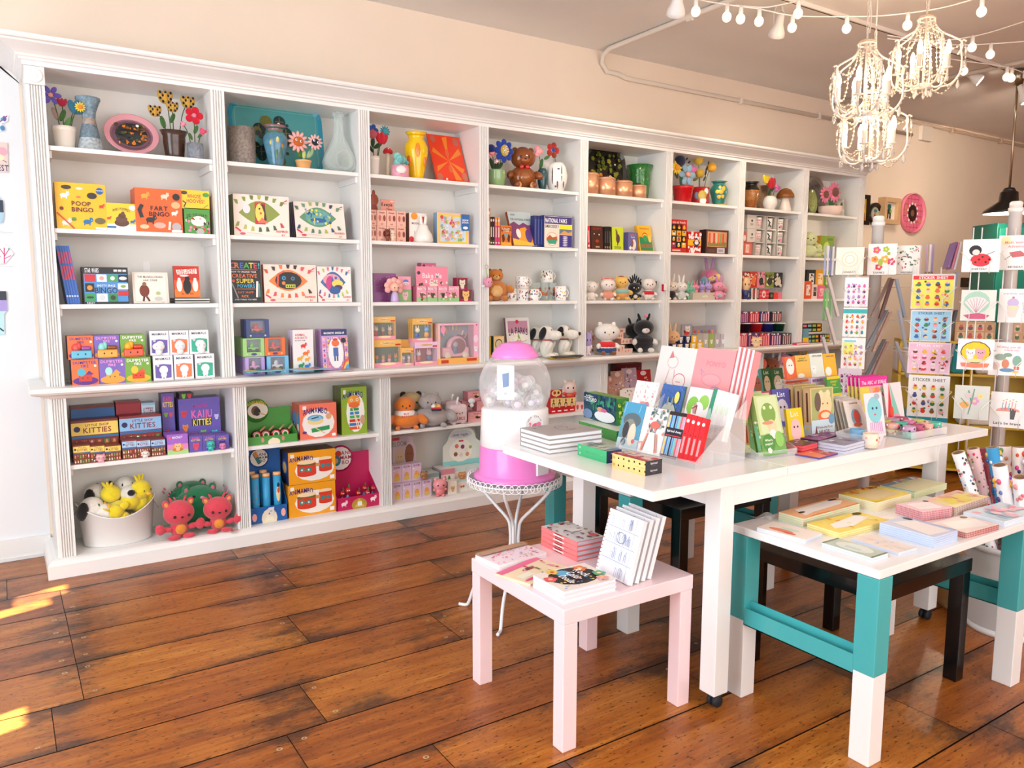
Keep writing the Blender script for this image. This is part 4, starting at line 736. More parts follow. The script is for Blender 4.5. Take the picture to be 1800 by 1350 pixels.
for nmn,c,cc,xl,xr,yt,lv,dd in CAR:
    zl=CT+(lv-1)*(p1h+.002); d=-.01+dd; n=4 if nmn in('green','lilac') else 2
    a=onY(xl,yt,d); b=onY(xr,yt,d); w=b.x-a.x; h=p1h
    for k in range(n):
        e=empty('toy_car_box',f"{nmn} toy car box with a window" + (f", {ORD[k]} of its row" if n>1 else ''),'toy box',((a.x+b.x)/2,d+k*.07,zl),0,f"{nmn} toy car boxes")
        g=G(); t=.012*w/.1
        g.box(-w/2,0,0,w/2,.066,h*.24,c).box(-w/2,0,h*.24,-w/2+w*.17,.066,h,c).box(w/2-w*.17,0,h*.24,w/2,.066,h,c).box(-w/2+w*.17,.05,h*.24,w/2-w*.17,.066,h,'8a98b0').box(-w/2+w*.17,0,h*.94,w/2-w*.17,.05,h,c)
        g.dec((-w/2,0,0),(w,0,0),(0,0,h),[('e',.5,.12,.14,.07,'4a4a88'),('o',.18,.12,.04,'f0d8a0'),('o',.82,.12,.04,'f0d8a0')]); g.obj('carton',e)
        if k==0:
            g=G().box(-w*.26,.012,h*.33,w*.26,.034,h*.52,cc,'vinyl',.004).ell((-w*.04,.023,h*.58),(w*.11,.011,h*.2),cc,'vinyl',8); g.obj('toy_car',e)
            for s in (-.16,.16): G().lathe([(0,0),(h*.11,0),(h*.11,.006),(0,.006)],'1a1a1a','rubber',10,Matrix.Translation((s*w,.012,h*.32))@Matrix.Rotation(PI/2,4,'X')).obj('wheel',e)
            G().box(-w*.32,.003,h*.25,w*.32,.004,h*.93,WHT,'film').obj('window_film',e)
def fbook(nm,lab,cat,px,py,z,w,h,t,c,dec=(),rz=0,d=None,**kw):
    """book lying flat, its front long edge centred under photo point px,py"""
    p=onZ(px,py,z); return book(nm,lab,cat,(p.x,p.y,z),w,h,t,c,dec,flat=True,rz=rz,**kw)
for i in range(4): fbook('colouring_pad',f"blue and yellow striped pad lying flat, {['bottom','second','third','top'][i]} of four",'pad',466,654,CT+.0005+i*.0105,.225,.06,.0095,['2f7ab0','2a6a90','3a8ac0','2f9aa0'][i],[('p',[(0,0),(.35,0),(.2,1),(0,1)],'d8d85a'),('r',.6,0,.8,1,'e8506a'),('r',.8,0,1,1,'e8c880')],rz=.05,grp='striped pads lying on the counter',pages='b8d8e8')
for i in range(5): fbook('activity_book',f"pale blue activity book lying flat, {['bottom','second','third','fourth','top'][i]} of five",'book',551,651,CT+.0005+i*.0072,.2,.13,.0065,['6ab8e0','8ac8e8','5aa8d8','7ac0e0','8cc8e4'][i],[('e',.4,.45,.25,.2,'f0d060'),('e',.3,.65,.2,.12,'f08a4a'),('l',[(.2,.5),(.8,.3)],.1,'f09a50'),('l',[(.3,.8),(.7,.6)],.08,'f4e8c0'),('r',.75,.4,.98,.95,'3a6ac0'),('t','123',.86,.7,.12,'fff',.2),('e',.6,.2,.2,.1,'f0784a')],rz=.12+.01*i,grp='pale blue activity books on the counter',pages='d8ecf4')
for i,(px,py) in enumerate(((600,648),(612,652),(598,642))): fbook('thin_pad',f"black edged white card lying by the pilaster, {['middle','front','back'][i]} of three",'card',px,py,CT+.0005+i*.0035,.09,.06,.003,'e4e0dc',[('r',.05,.1,.95,.25,'333')],rz=.3-.1*i,grp='black edged cards')
bx('game_box','white box of stacking animal blocks reading ANIMAL ACROBATS','game box',CT,.0,514,550,580,.05,'f2eeee',[('t','ANIMAL',.36,.88,.055,'d0505a',.5),('t','ACROBATS',.4,.81,.05,'d0505a',.6),('t','BALANCE GAME',.36,.75,.025,'666',.5)]+AN((.5,.62,.2,'e03c2e','fff'),(.6,.44,.22,'f07a3a','fff'),(.3,.32,.2,'f2b83a','fff'),(.66,.3,.18,'f2b83a','fff'),(.35,.16,.2,'2f9a6a','fff'),(.65,.14,.2,'3a8ad0','fff')),n=2,cs='d8d4ec',ct='e0504a',side=[('e',.5,.2,.3,.15,'d8902a'),('e',.5,.45,.2,.2,'8a2a2a')])
bx('magnetic_tin','purple tin of magnetic dress-up figures with a fox','game tin',CT,.0,564,609,580,.022,'c89ad0',[('r',0,.85,1,1,'22306a'),('t','MAGNETIC DRESS-UP',.5,.91,.05,'fff',.8),('g',6,6,4,['e05a80','f4a0b8','f0d060','7a5ab0','e8b0d8'],['f2c8d8','e8a0c0','d8b0e0'],(.0,.05,1,.82)),('e',.5,.42,.3,.38,'f6f2f4'),('e',.5,.66,.15,.09,'e8703a'),('e',.5,.75,.1,.03,'d83a3a'),('r',.4,.34,.6,.55,'4a6ab0'),('r',.42,.22,.48,.34,'3a5a90'),('r',.52,.22,.58,.34,'3a5a90'),('o',.82,.72,.1,'1a1a24'),('p',[(.7,.02),(.98,.02),(.98,.3),(.85,.25)],'e8503a'),('p',[(.76,.02),(.98,.02),(.98,.22),(.87,.18)],'f0c040'),('p',[(.82,.02),(.98,.02),(.98,.14),(.9,.12)],'4aa0d8')],n=5,cs='7a4a90',tilt=.1,bev=.004)
# lower bays 2
def counter_display(lab,z,d,xl,xr,yb,yl,yt,c,deep,dec_back=(),dec_lip=(),badge=None,nm='display_box',hw=.9):
    a=onY(xl,yl,d); b=onY(xr,yl,d); w=b.x-a.x; hl=a.z-z; tb=onY(xl,yt,d+deep); hb=tb.z-z; e=empty(nm,lab,'display box',((a.x+b.x)/2,d,z))
    g=G(); t=.004; g.box(-w/2,0,0,w/2,t,hl,c).box(-w/2,deep-t,0,w/2,deep,hb,c).box(-w/2,t,0,w/2,deep-t,t,c)
    for s in (-1,1): g.ext([(0,0),(deep,0),(deep,hb*.6),(0,hl)],(s*w/2-(t if s>0 else 0),0,0),(0,1,0),(0,0,1),t,c)
    g.dec((-w/2,0,0),(w,0,0),(0,0,hl),dec_lip); g.dec((-w/2,deep-t,0),(w,0,0),(0,0,hb),dec_back); g.obj('carton',e)
    if badge:
        bxp,bz,br,bd=badge; T=Matrix.Translation((bxp*w,deep-t,bz*hb)); G(T@Matrix.Rotation(PI/2,4,'X')).lathe([(br*w,0),(br*w,.004),(0,.004)],c,'card',30).obj('header_disc',e); g=G(T); g.dec((-br*w,-.0045,-br*w),(2*br*w,0,0),(0,0,2*br*w),bd); g.obj('header_print',e)
    return e,w
e,w=counter_display('green counter display box holding red wooden toys',LS,.03,434,524,0,770,719,'4f9a44',.15,(),[('p',[(.42,.15),(.5,.8),(.62,.15)],'e8d8b0'),('e',.52,.2,.12,.5,'f0e4c8'),('e',.3,.55,.03,.3,'d08a80'),('e',.7,.55,.03,.3,'d08a80')],(-.18,.93,.24,[('e',.55,.5,.42,.34,'f2ecdc'),('t','ANIMAMBO',.5,.86,.14,'e8c83a',.8,.1),('e',.45,.5,.17,.2,'6a4a30'),('e',.52,.45,.14,.17,'2f2620'),('l',[(.6,.4),(.85,.3)],.04,'d8b080')]))
for k,(px,py) in enumerate(((452,752),(468,756),(486,755),(502,750))):
    p=onY(px,py,.09); t=empty('wooden_clapper',f"red and black wooden clapper toy in the green display, {['first','second','third','fourth'][k]} from the left",'toy',(p.x,.1,LS+.006)); T=Matrix.Translation((0,0,.04))@Matrix.Rotation(PI/2,4,'X')
    G(T).lathe([(0,0),(.012,0,'3a8a3a'),(.014,.001,'f4e8d8'),(.02,.001,'f4e8d8'),(.028,.0,'c8281e'),(.034,-.003,'1a1a1a'),(.034,-.02,'1a1a1a'),(0,-.02,'1a1a1a')],'1a1a1a','lacquer',18,cap=False).obj('disc',t); G().tube([(.0,.015,.04),(.06,.03,.09)],.007,'c8a070','card',8).obj('handle',t)
ANB='ANiMAMBO'
bx('music_toy_box','coral box of rattle and drum toys reading ANiMAMBO','toy box',LS,.04,526,591,712,.075,'ee7a5e',[('e',.5,.44,.44,.4,'f6f2ee'),('t',ANB,.42,.82,.16,'2c2a80',.66,.06),('e',.42,.58,.22,.11,'6ab0d8'),('e',.42,.5,.22,.1,'f0d890'),('e',.42,.58,.17,.08,'8cc8e8'),('l',[(.32,.58),(.5,.62)],.03,'222'),('e',.78,.62,.08,.09,'e0b080'),('p',[(.3,.3),(.8,.36),(.8,.24),(.32,.18)],'2f9a5a'),('l',[(.4,.32),(.66,.14)],.025,'e8c890'),('r',.08,.85,.18,.95,'f4e8e8'),('r',.86,.04,.96,.12,'fff'),('e',.12,.2,.06,.04,'5a3a8a')],n=2,cs='c85a44',side=[('e',.5,.5,.4,.3,'3a8ac8'),('e',.5,.3,.3,.15,'f0e8d8')])
bx('music_toy_box','tall green box of a tiger xylophone reading ANiMAMBO','toy box',LS,.06,599,644,682,.05,'8fae34',[('e',.55,.46,.36,.42,'f4f2ea'),('t',ANB,.45,.86,.13,'2c2a80',.8,.04),('e',.5,.7,.25,.13,'f0a030'),('e',.5,.62,.22,.06,'e8703a'),('o',.4,.73,.05,'fff'),('o',.62,.73,.05,'fff'),('o',.4,.73,.025,'111'),('o',.62,.73,.025,'111'),('r',.34,.5,.68,.56,'3aa050'),('r',.33,.42,.69,.48,'3a8ad0'),('r',.32,.34,.7,.4,'4ab060'),('r',.31,.26,.71,.32,'d83a2a'),('r',.3,.18,.72,.24,'3a7ac0'),('r',.3,.1,.72,.16,'e05a2a'),('l',[(.45,.55),(.62,.12)],.02,'f0e0c0'),('l',[(.5,.45),(.72,.1)],.02,'f0e0c0'),('e',.82,.3,.1,.1,'c8a080'),('r',.08,.86,.18,.95,'e8f0e0')],n=3,cs='4a5a1c')
e,w=counter_display('blue counter display box holding rainmaker tubes',DK,.04,437,506,0,895,789,'1c5fa8',.14,(),[('e',.52,.25,.2,.6,'e8dcc0'),('p',[(.4,.1),(.52,.9),(.64,.1)],'f0e8d0'),('e',.14,.4,.06,.25,'f0b0a8'),('e',.88,.5,.06,.25,'f0b0a8')],(-.05,.86,.26,[('o',.5,.5,.44,'f0ece4'),('t','ANI',.66,.66,.14,'3a4a6a'),('t','MAM',.7,.5,.14,'3a4a6a'),('t','BO',.68,.34,.14,'3a4a6a'),('l',[(.28,.7),(.5,.25)],.18,'2f7a7a'),('l',[(.3,.75),(.38,.6)],.18,'e0903a')]))
for k,(px,py,dd,nn) in enumerate(((448,834,.07,'front left'),(467,832,.07,'front middle'),(486,829,.07,'front right'),(441,829,.13,'back left'),(462,826,.13,'back middle'))):
    p=onY(px,py,dd); h=p.z-DK-.005; t=empty('rainmaker_tube',f"light blue wooden tube with a cork end, {nn} in the blue display",'toy',(p.x,dd,DK+.005),0,'rainmaker tubes'); G().lathe([(0,0),(.024,0),(.024,h-.022),(0,h-.022)],'36a0d4','card',18).obj('tube',t)
    G().lathe([(.0245,h-.022,'c8843a'),(.0245,h-.014,'c8843a'),(.0235,h-.012,'e8b888'),(.0235,h,'e8b888'),(0,h,'e8b888')],'e8b888','card',18).obj('cork',t)
    if k==2: G().ell((0,-.024,h*.55),(.013,.003,.05),'f0d8a0','card',10).ell((0,-.025,h*.62),(.009,.003,.022),'d8502a','card',8).ell((0,-.025,h*.74),(.008,.003,.016),'1a2a4a','card',8).obj('print',t)
    if k==0: [G().ell((.016*math.sin(j*2.1)-.0,-.0235+.004*abs(math.sin(j*2.1)),h*(.3+.07*j)),(.003,.002,.004),'e0605a','card',6).obj('print',t) for j in range(7)]
t=empty('price_tag','small white tag leaning in front of the blue tubes','tag',(onY(470,880,.03).x+.02,.032,DK+.05),.2,None,-.2); g=G().box(-.02,-.0015,0,.02,0,.05,'f0f0f4'); g.dec((-.02,-.0015,0),(.04,0,0),(0,0,.05),[('t','53',.5,.5,.2,'555'),('r',.1,.1,.3,.3,'d33')]); g.obj('card',t); t.location.y=.0+.036
for k in range(2):
    bx('drum_box',f"orange box picturing two bongo drums, {['lower','upper'][k]} of the stack",'toy box',DK if k==0 else DK+.216,.05,506,589,846 if k==0 else 794,.16,'f0a21e',[('e',.55,.42,.42,.36,'f6f2ea'),('t',ANB,.27,.8,.15,'2c2a80',.5,.04),('e',.38,.62,.2,.07,'ecc890'),('r',.18,.28,.58,.62,'d8402a'),('e',.38,.28,.2,.07,'d8402a'),('r',.18,.56,.58,.6,'4a6a3a'),('e',.38,.66,.2,.07,'f4dcb0'),('e',.28,.43,.06,.07,'3a8a8a'),('e',.42,.42,.06,.07,'3a8a8a'),('o',.28,.43,.02,'f0e8c0'),('o',.42,.42,.02,'f0e8c0'),('e',.78,.72,.14,.05,'f4dcb0'),('r',.64,.36,.92,.68,'d8402a'),('e',.78,.36,.14,.05,'d8402a'),('e',.78,.73,.14,.05,'f4dcb0'),('e',.72,.5,.05,.06,'3a8a8a'),('e',.84,.5,.05,.06,'3a8a8a'),('r',.57,.5,.66,.6,'d89850'),('r',.04,.83,.12,.94,'f4ecdc'),('r',.87,.06,.97,.18,'fff')],cs='2a3a6a' if k else 'd88a18',grp='bongo drum boxes',h=.214,side=[('o',.5,.5,.34,'3a5ab0'),('o',.5,.5,.24,'e8c060')],ct='6a4a24')
e,w=counter_display('magenta counter display box holding red-headed castanets',DK,.03,592,667,0,877,797,'c01c58',.17,(),[('e',.52,.3,.18,.5,'b8963c'),('p',[(.4,.1),(.52,.8),(.64,.1)],'d8b860'),('r',.48,.2,.58,.55,'f4f0e8'),('a',.16,.5,.1,'f4e0e4','c01c58'),('a',.84,.6,.1,'f4e0e4','c01c58')],(-.2,.9,.3,[('o',.5,.5,.44,'f4f0ec'),('t','ANI',.7,.7,.14,'b01c50'),('t','MAM',.72,.52,.14,'b01c50'),('t','BO',.7,.34,.14,'b01c50'),('o',.42,.68,.12,'d8382a'),('e',.34,.42,.18,.2,'2f7a8a'),('o',.32,.42,.1,'d0a080')]))
for k,(px,py,dd) in enumerate(((601,862,.1),(611,855,.07),(629,862,.11),(645,861,.07),(640,852,.14),(655,852,.12))):
    p=onY(px,py,dd); t=empty('castanet_toy',f"red-headed wooden bird castanet in the magenta display, {['first','second','third','fourth','fifth','sixth'][k]} from the left",'toy',(p.x,dd,DK+.005),0,'bird castanets'); h=p.z-DK
    G().ell((0,0,h*.3),(.016,.012,h*.3),'4a90c0','lacquer',10).obj('body',t); G().ell((0,-.004,h*.78),(.018,.016,.02),'c8281e','lacquer',10).obj('head',t); G().ell((.014,.01,h*.9),(.006,.006,.025),'3a7a3a','felt',6).obj('leaf',t)
    for s in (-1,1): G().ell((s*.006,-.019,h*.8),(.004,.002,.004),'fff','lacquer',6).obj('eye',t)
# ================================================================ bay 3
pot('potted_flowers','plain white pot with a striped tulip, blue flower and teal tassel','flowerpot',S1,.11,648.5,667,274,'pot','f2ece4','ceramic',fl=[(655,229,10,'poppy','2a50a8','c83a4a'),(671,243,12,'tulip','c81e32'),(677,231,9,'daisy','2f8a9a','3a9aa8',-.02),(655,236,7,'ball','c05a68')],leaf=[(655,250,9,1.5,'1c3a24'),(664,256,9,.6,'24482a'),(652,262,7,2.2,'14301c')])
e=empty('toadstool','small red felt toadstool with white spots behind the pink mug','ornament',(onY(682,280,.12).x,.12,S1)); z=onY(682,268,.12).z-S1
G().lathe([(0,0),(.016,0),(.012,z*.5),(.014,z),(0,z)],'e8d8b8','felt',12).obj('stem',e); g=G(Matrix.Translation((0,0,z))); g.lathe([(0,-.005),(.03,-.008),(.034,.004),(.026,.022),(.012,.031),(0,.033)],'c01824','felt',16)
for a,b in ((-.3,.02),(.5,.018),(-1.2,.014),(0,.028)): g.ell((.025*math.sin(a),-.025*math.cos(a),b),.004,'fff','felt',6)
g.obj('cap',e)
pot('face_vase','pink mug vase with a smiling painted face and mint paper flower','vase',S1,.04,689,717,290,'cyl','f2a8be','ceramic',fl=[(702,281,15,'rose','8fd0c8','6ab8b4'),(712,286,8,'rose','a8dcd4','3a9a94')],spots=[(0,.55,.62,.36,'f8e4e0'),(-.25,.62,.12,.1,'fff'),(.28,.62,.12,.1,'fff'),(-.25,.61,.07,.08,'222'),(.28,.61,.07,.08,'222'),(.02,.2,.18,.03,'6a2a2a')])
pot('vase','tall yellow vase with orange oval spots','vase',S1,.1,712,750,231,'urn','f6c812','ceramic',spots=[(.0,.6,.2,.15,'f08a1e'),(-.9,.42,.22,.18,'ee7a1a'),(.85,.42,.18,.16,'f0841c')])
OD=[('p',[(.5,.45),(.44,.95),(.6,.98)],'f28a2a'),('p',[(.5,.45),(.9,.75),(.95,.62)],'f28a2a'),('p',[(.5,.45),(.95,.3),(.86,.2)],'f28a2a'),('p',[(.5,.45),(.6,.05),(.8,.06)],'f28a2a'),('p',[(.5,.45),(.08,.2),(.1,.32)],'f28a2a'),('p',[(.5,.45),(.1,.72),(.04,.62)],'f28a2a'),('e',.15,.9,.08,.08,'c8705a'),('e',.85,.88,.09,.09,'c8705a'),('e',.12,.1,.09,.08,'c8705a'),('e',.9,.14,.08,.1,'d0785a'),('e',.5,.62,.06,.08,'e86a3a'),('e',.5,.28,.06,.08,'e86a3a'),('o',.32,.06,.03,'fff')]
bx('glass_tray','orange-red glass tray with a starburst, leaning on a clear stand','tray',S1,.1,750,806,236,.012,'ee4420',OD,tilt=.42,m='lacquer')
easel('clear acrylic stand under the orange glass tray',onY(800,318,.1).x,.1,S1,.12,.06)
KB=[('e',.3,.5,.14,.2,'c06a54'),('e',.55,.48,.14,.22,'e8b0a0'),('e',.78,.5,.14,.2,'8a3a2c'),('t','Kewpie',.5,.86,.12,'5a2a22',.6),('t','doll',.5,.12,.08,'8a3a2c',.4)]
for r_ in range(2):
    for i,(a,b) in enumerate(((650,661.5),(662.5,679),(680,696),(697,713))):
        h0=onY(680,397.5,.05).z-S2; bx('doll_box',f"peach doll box with three doll pictures, {['lower','upper'][r_]} row, {['first','second','third','fourth'][i]} from the left",'toy box',S2 if r_==0 else S2+h0+.001,.05,a,b,398 if r_==0 else 371,.07,'f0b8a4',KB,h=h0,grp='peach doll boxes')
bx('header_card','peach header card reading Kewpie above the doll boxes','sign',S2+.17,.125,669,693,350,.004,'ee9f8c',[('t','Kewpie',.45,.72,.22,'2a1a1a',.8),('t','Time',.6,.45,.12,'5a2a22',.4),('e',.45,.2,.4,.12,'b0a8a0'),('t','mini box',.45,.2,.1,'2a1a1a',.6),('r',.7,.88,.94,.93,'f8e8e0')]); 
e=empty('header_figure','brown doll-shaped cut-out card at the left of the peach sign','sign',(onY(657,350,.12).x,.122,S2+.168)); G().ell((0,0,.03),(.03,.003,.06),'8a3a24','card',14).ell((0,0,.11),(.035,.003,.04),'9a4428','card',14).ell((0,0,.155),(.012,.003,.02),'9a4428','card',8).obj('card',e)
figure('dark brown tiny doll standing before the peach doll boxes',S2,.02,681,402,9,'7a3a28','6a2a1c',hc='6a2a1c'); figure('cream tiny doll standing before the peach doll boxes',S2,.02,690,403,9,'f0d0b8','e8c0a8')
bx('lamp_box','white box with orange and red shapes behind the bunny lamp','toy box',S2,.08,719,749,374,.06,'f4ece4',[('e',.3,.9,.2,.12,'f0982a'),('t','MOON',.35,.66,.07,'555',.4),('e',.12,.12,.14,.1,'d8242c'),('p',[(.0,.1),(.12,-.0),(.24,.1)],'d8242c'),('e',.8,.8,.12,.1,'e0605a'),('l',[(.3,.4),(.32,.2)],.02,'c8b8b0')],cs='8a5a4a')
e=empty('bunny_lamp','white bunny-shaped lamp with tall ears','lamp',(onY(744,400,.05).x,.05,S2)); p=onY(744,378,.05); h=p.z-S2
G().lathe([(0,0),(.055,0),(.07,.012),(.06,h*.3),(.035,h*.52),(.034,h*.58),(.022,h*.66),(0,h*.68)],'f6f2ea','vinyl',24).obj('body',e)
for s in (-1,1): G().ell((s*.017,0,h*.8),(.012,.01,h*.2),'f6f2ea','vinyl',10,(0,s*.12,0)).obj('ear',e)
G().ell((.068,.03,.02),(.02,.02,.02),'f6f2ea','vinyl',10).obj('tail',e)
bx('puzzle_box','puzzle box with a busy picture of tiny animals and a blue flap','puzzle',S2,.05,768,824,373,.055,'f2c2b0',[('r',.04,.03,.96,.95,'f0d45a'),('r',.1,.08,.9,.88,'cfe0ee'),('s',70,9,['f4f0ec','e8a0b0','f0c050','8ab8d8','d84a4a','f4e4d0','90b860'],.045,(.12,.12,.9,.86)),('r',.74,.45,1,.98,'2a6ab0'),('t','jigsaw',.87,.8,.07,'fff',.2),('t','puzzle',.87,.72,.06,'fff',.2),('e',.87,.54,.08,.05,'f0f4f8')],cs='8ab0d0')
bx('toy_box','flat purple sparkly box leaning at the left of the shelf','gift box',S3,.12,655.5,696,480,.03,'8c4a88',[('s',36,3,['c89ac8','b070b0','e0c0e0'],.018,(.05,.05,.95,.95))],cs='5a2a58')
e=empty('flower_doll','pink flower-headed vinyl doll in a lilac coat','figurine',(onY(694,520,.03).x,.03,S3)); h=onY(694,495,.03).z-S3
G().lathe([(0,0),(.026,0),(.03,.01),(.022,h*.4),(.014,h*.5),(0,h*.5)],'c8b0dc','vinyl',16).obj('coat',e); g=G(); g.ell((0,0,h*.72),(.034,.03,h*.24),'f4c0a8','vinyl',14); g.obj('head',e); g=G()
for i in range(7): t=i/6*PI*1.3-.5; g.ell((.05*math.cos(t),.012,h*.74+.045*math.sin(t)),(.024,.01,.022),'f2b0a8','vinyl',10)
g.obj('petal_hood',e)
for s in (-1,1): G().ell((s*.013,-.029,h*.7),(.004,.002,.005),'222','vinyl',6).obj('eye',e)
bx('blind_box','small pink toy box with a blue cap picture, upper of two','toy box',S3+.083,.07,699,722,486,.05,'f0a0b8',[('e',.62,.62,.2,.16,'5a80c8'),('e',.62,.48,.24,.12,'f4e0e0'),('o',.54,.45,.03,'222'),('o',.7,.45,.03,'222')],cs='a03a60')
bx('blind_box','small green toy box with a pink kitten picture, lower of two','toy box',S3,.07,699,723,509,.05,'8aba7a',[('b',.55,.5,.24,'f4c0c8')],cs='b05a78')
bx('toy_box','pink cat toy box at the back above the sign','toy box',S3+.2,.16,740,766,462,.06,'d86a90',[('t','Bake Me',.6,.65,.3,'f8e0e8',.7),('o',.2,.7,.1,'444')],cs='a0406a')
HB=[('p',[(.0,.62),(.18,.62),(.24,1),(.38,.8),(.64,.8),(.76,1),(.86,.62),(1,.62),(1,0),(0,0)],'f090a8'),('t','Bake Me',.5,.58,.24,'fff4f0',.6),('t','a Cat',.48,.34,.2,'fff4f0',.4),('s',18,6,['8aba5a','d84a5a','5a3a2a','f4e4d0'],.035,(.02,.02,.98,.28)),('e',.55,.12,.14,.1,'f4ecd8'),('o',.08,.7,.05,'444')]
bx('display_carton','pink toy display with a cat-eared sign reading Bake Me a Cat','display carton',S3+.095,.11,731,787,468,.012,'f090a8',HB[1:])
for i,(a,b) in enumerate(((732,750),(751,769),(770,787),(787.7,807))): bx('blind_box',f"small pink and green cat toy box under the sign, {['first','second','third','fourth'][i]} from the left",'toy box',S3,.03,a,b,503,.075,'f0a0b4',[('r',0,0,1,.3,'9ac88a'),('s',8,i,['5a3a2a','d84a5a','8aba5a','f4ecd8'],.09,(.1,.1,.9,.6)),('t','Bake Me',.5,.84,.14,'fff',.8),('b',.5,.42,.2,['7a5a4a','5a4a3a','3a3a3a','8a6a4a'][i])],cs='c0607a',grp='pink cat toy boxes under the sign')
for i,(a,b,yt,zz) in enumerate(((807.5,830,509,0),(803,822,488,.083))):
    bx('window_box',f"magenta windowed toy box with a plush face, {['lower','upper'][i]} of two",'toy box',S3+zz,.05,a,b,yt,.06,'b01a50',[('r',.08,.2,.92,.92,'5a3a34'),('b',.5,.5,.3,'f0c070' if i==0 else 'ece0c8'),('t','cuddle',.5,.09,.1,'f4d0dc',.7)],cs='8a1440')
e=empty('plush_keyring','pink round plush keyring hanging on the third pilaster','keyring',(onY(858,497,-.045).x,-.045,onY(858,497,-.045).z)); G().ell((0,0,0),(.034,.028,.034),'f0a0bc','plush',14).obj('body',e)
for s in (-1,1):
    G().ell((s*.022,0,.028),(.01,.008,.012),'f0a0bc','plush',8).obj('ear',e); G().ell((s*.012,-.027,.003),(.003,.002,.004),'222','plastic',6).obj('eye',e)
G().tube([(0,.0,.03),(-.006,.01,.07),(-.005,.012,.1)],.004,'8ac070','felt',6).obj('strap',e); G().tube([(.014*math.cos(t)-.005,.012,.113+.014*math.sin(t)) for t in [i*PI/6 for i in range(12)]],.0015,'b8a890','metal',5,True).obj('ring',e); g=G().box(-.055,.0,-.03,-.03,.001,-.018,'f4f4f4'); g.obj('tag',e)
def critter_box(lab,z,d,xl,xr,yt,c,n,seed,dep=.05,yb=None,h=None,inner='3a5a3a',cols=('e0b890','f0dcc8','c88860'),cl=('d84a3a','3a9a4a','e8b0a8','4a6ab0'),hdr=True,row=1):
    if yb: z=onY(xl,yb,d).z
    a=onY(xl,yt,d); b=onY(xr,yt,d); w=b.x-a.x; h=h or a.z-z; q=random.Random(seed)
    for k in range(row):
        e=empty('figure_set_box',lab+('' if row==1 else f", {ORD[k]} of its row"),'toy box',((a.x+b.x)/2,d+k*(dep+.002),z),0,'small animal figure sets' if row>1 else None); g=G()
        g.box(-w/2,0,0,w/2,dep,h*.16,'f0a0b4').box(-w/2,dep-.004,h*.16,w/2,dep,h*.8,inner).box(-w/2,0,h*.74,w/2,dep,h,c).box(-w/2,0,h*.16,-w/2+.004,dep-.004,h*.74,c).box(w/2-.004,0,h*.16,w/2,dep-.004,h*.74,c)
        g.dec((-w/2,0,0),(w,0,0),(0,0,h),[('e',.5,.12,.3,.05,'f4e0b8'),('r',.78,.78,.98,.84,'c83a2a') ,('e',.5,.88,.28,.055,'f4d8a0'),('t','Calico',.42,.88,.06,'b0402a',.3),('t','Critters',.6,.88,.06,'b0402a',.3)]); g.obj('carton',e)
        if k==0:
            for i in range(n):
                x=(i+.5-n/2)*w/n*.92; c1=cols[i%len(cols)] if isinstance(cols,tuple) else cols; s=min(h*.5,w/n*1.1)*q.uniform(.8,1)
                g=G().ell((x,dep*.55,h*.16+s*.3),(s*.26,s*.2,s*.32),q.choice(cl),'vinyl',8).ell((x,dep*.5,h*.16+s*.74),(s*.26,s*.22,s*.25),c1,'vinyl',10)
                for t in (-1,1): g.ell((x+t*s*.13,dep*.5,h*.16+s*1.02),(s*.07,s*.05,s*.17),c1,'vinyl',6)
                g.obj('animal_figure',e)
            G().box(-w/2+.005,.0005,h*.165,w/2-.005,.0012,h*.735,WHT,'film').obj('window_film',e)
YB='f0bc62'
hL=onY(657,598,.02).z-CT
critter_box('yellow windowed box of orange animal figures, lower left',CT,.02,657,705,598,YB,4,1,cols=('d8803a','e09048','d07030'),cl=('3a9a4a','f0a0b0','e8d090'))
critter_box('yellow windowed box of rabbit figures in red, upper left',CT+hL+.001,.03,655.5,695,557,YB,3,2,cols=('e8d8c8','c8a080'),cl=('c8302a','8a2a2a','d8a05a'))
critter_box('small yellow windowed box with two white cat figures',CT,.015,705.7,727,612,YB,2,3,cols=('f4f0ec','e8e4e0'),cl=('d0a0d8','f0b0c0'),inner='4a5a5a')
bx('figure_set_box','plain yellow toy box behind the white cat figures','toy box',CT,.085,700,721,597,.05,YB,[('r',.3,.1,.9,.25,'c83a2a'),('e',.5,.6,.2,.08,'d89a40')])
hM=onY(729,602,.02).z-CT
critter_box('pink windowed box with a white cat and a bear figure, lower middle',CT,.01,729,769,602,'ecc8e4',2,4,cols=('f4f0ec','f0b8b8'),cl=('e04a4a','3a5a9a'),inner='b02a3a',dep=.08)
critter_box('yellow windowed box with owl and rabbit figures, upper middle',CT+hM+.001,.012,725,760,560,YB,2,5,cols=('f0e4c8','8ab0d8'),cl=('f0a860','3a6ab0'),dep=.022,row=3)
a=onY(770,569,.0); b=onY(841,569,.0); w=b.x-a.x; h=a.z-CT; e=empty('toy_van_box','large windowed box holding a pink heart-window toy van','toy box',((a.x+b.x)/2,.0,CT))
g=G(); g.box(-w/2,0,0,w/2,.09,h*.14,'f0b45a').box(-w/2,.086,h*.14,w/2,.09,h,'8a98a8').box(-w/2,0,h*.95,w/2,.086,h,'f0c0c8').box(-w/2,0,h*.14,-w/2+w*.05,.086,h*.95,'f4c8c0').box(w/2-w*.12,0,h*.14,w/2,.086,h*.95,'f4b0c8')
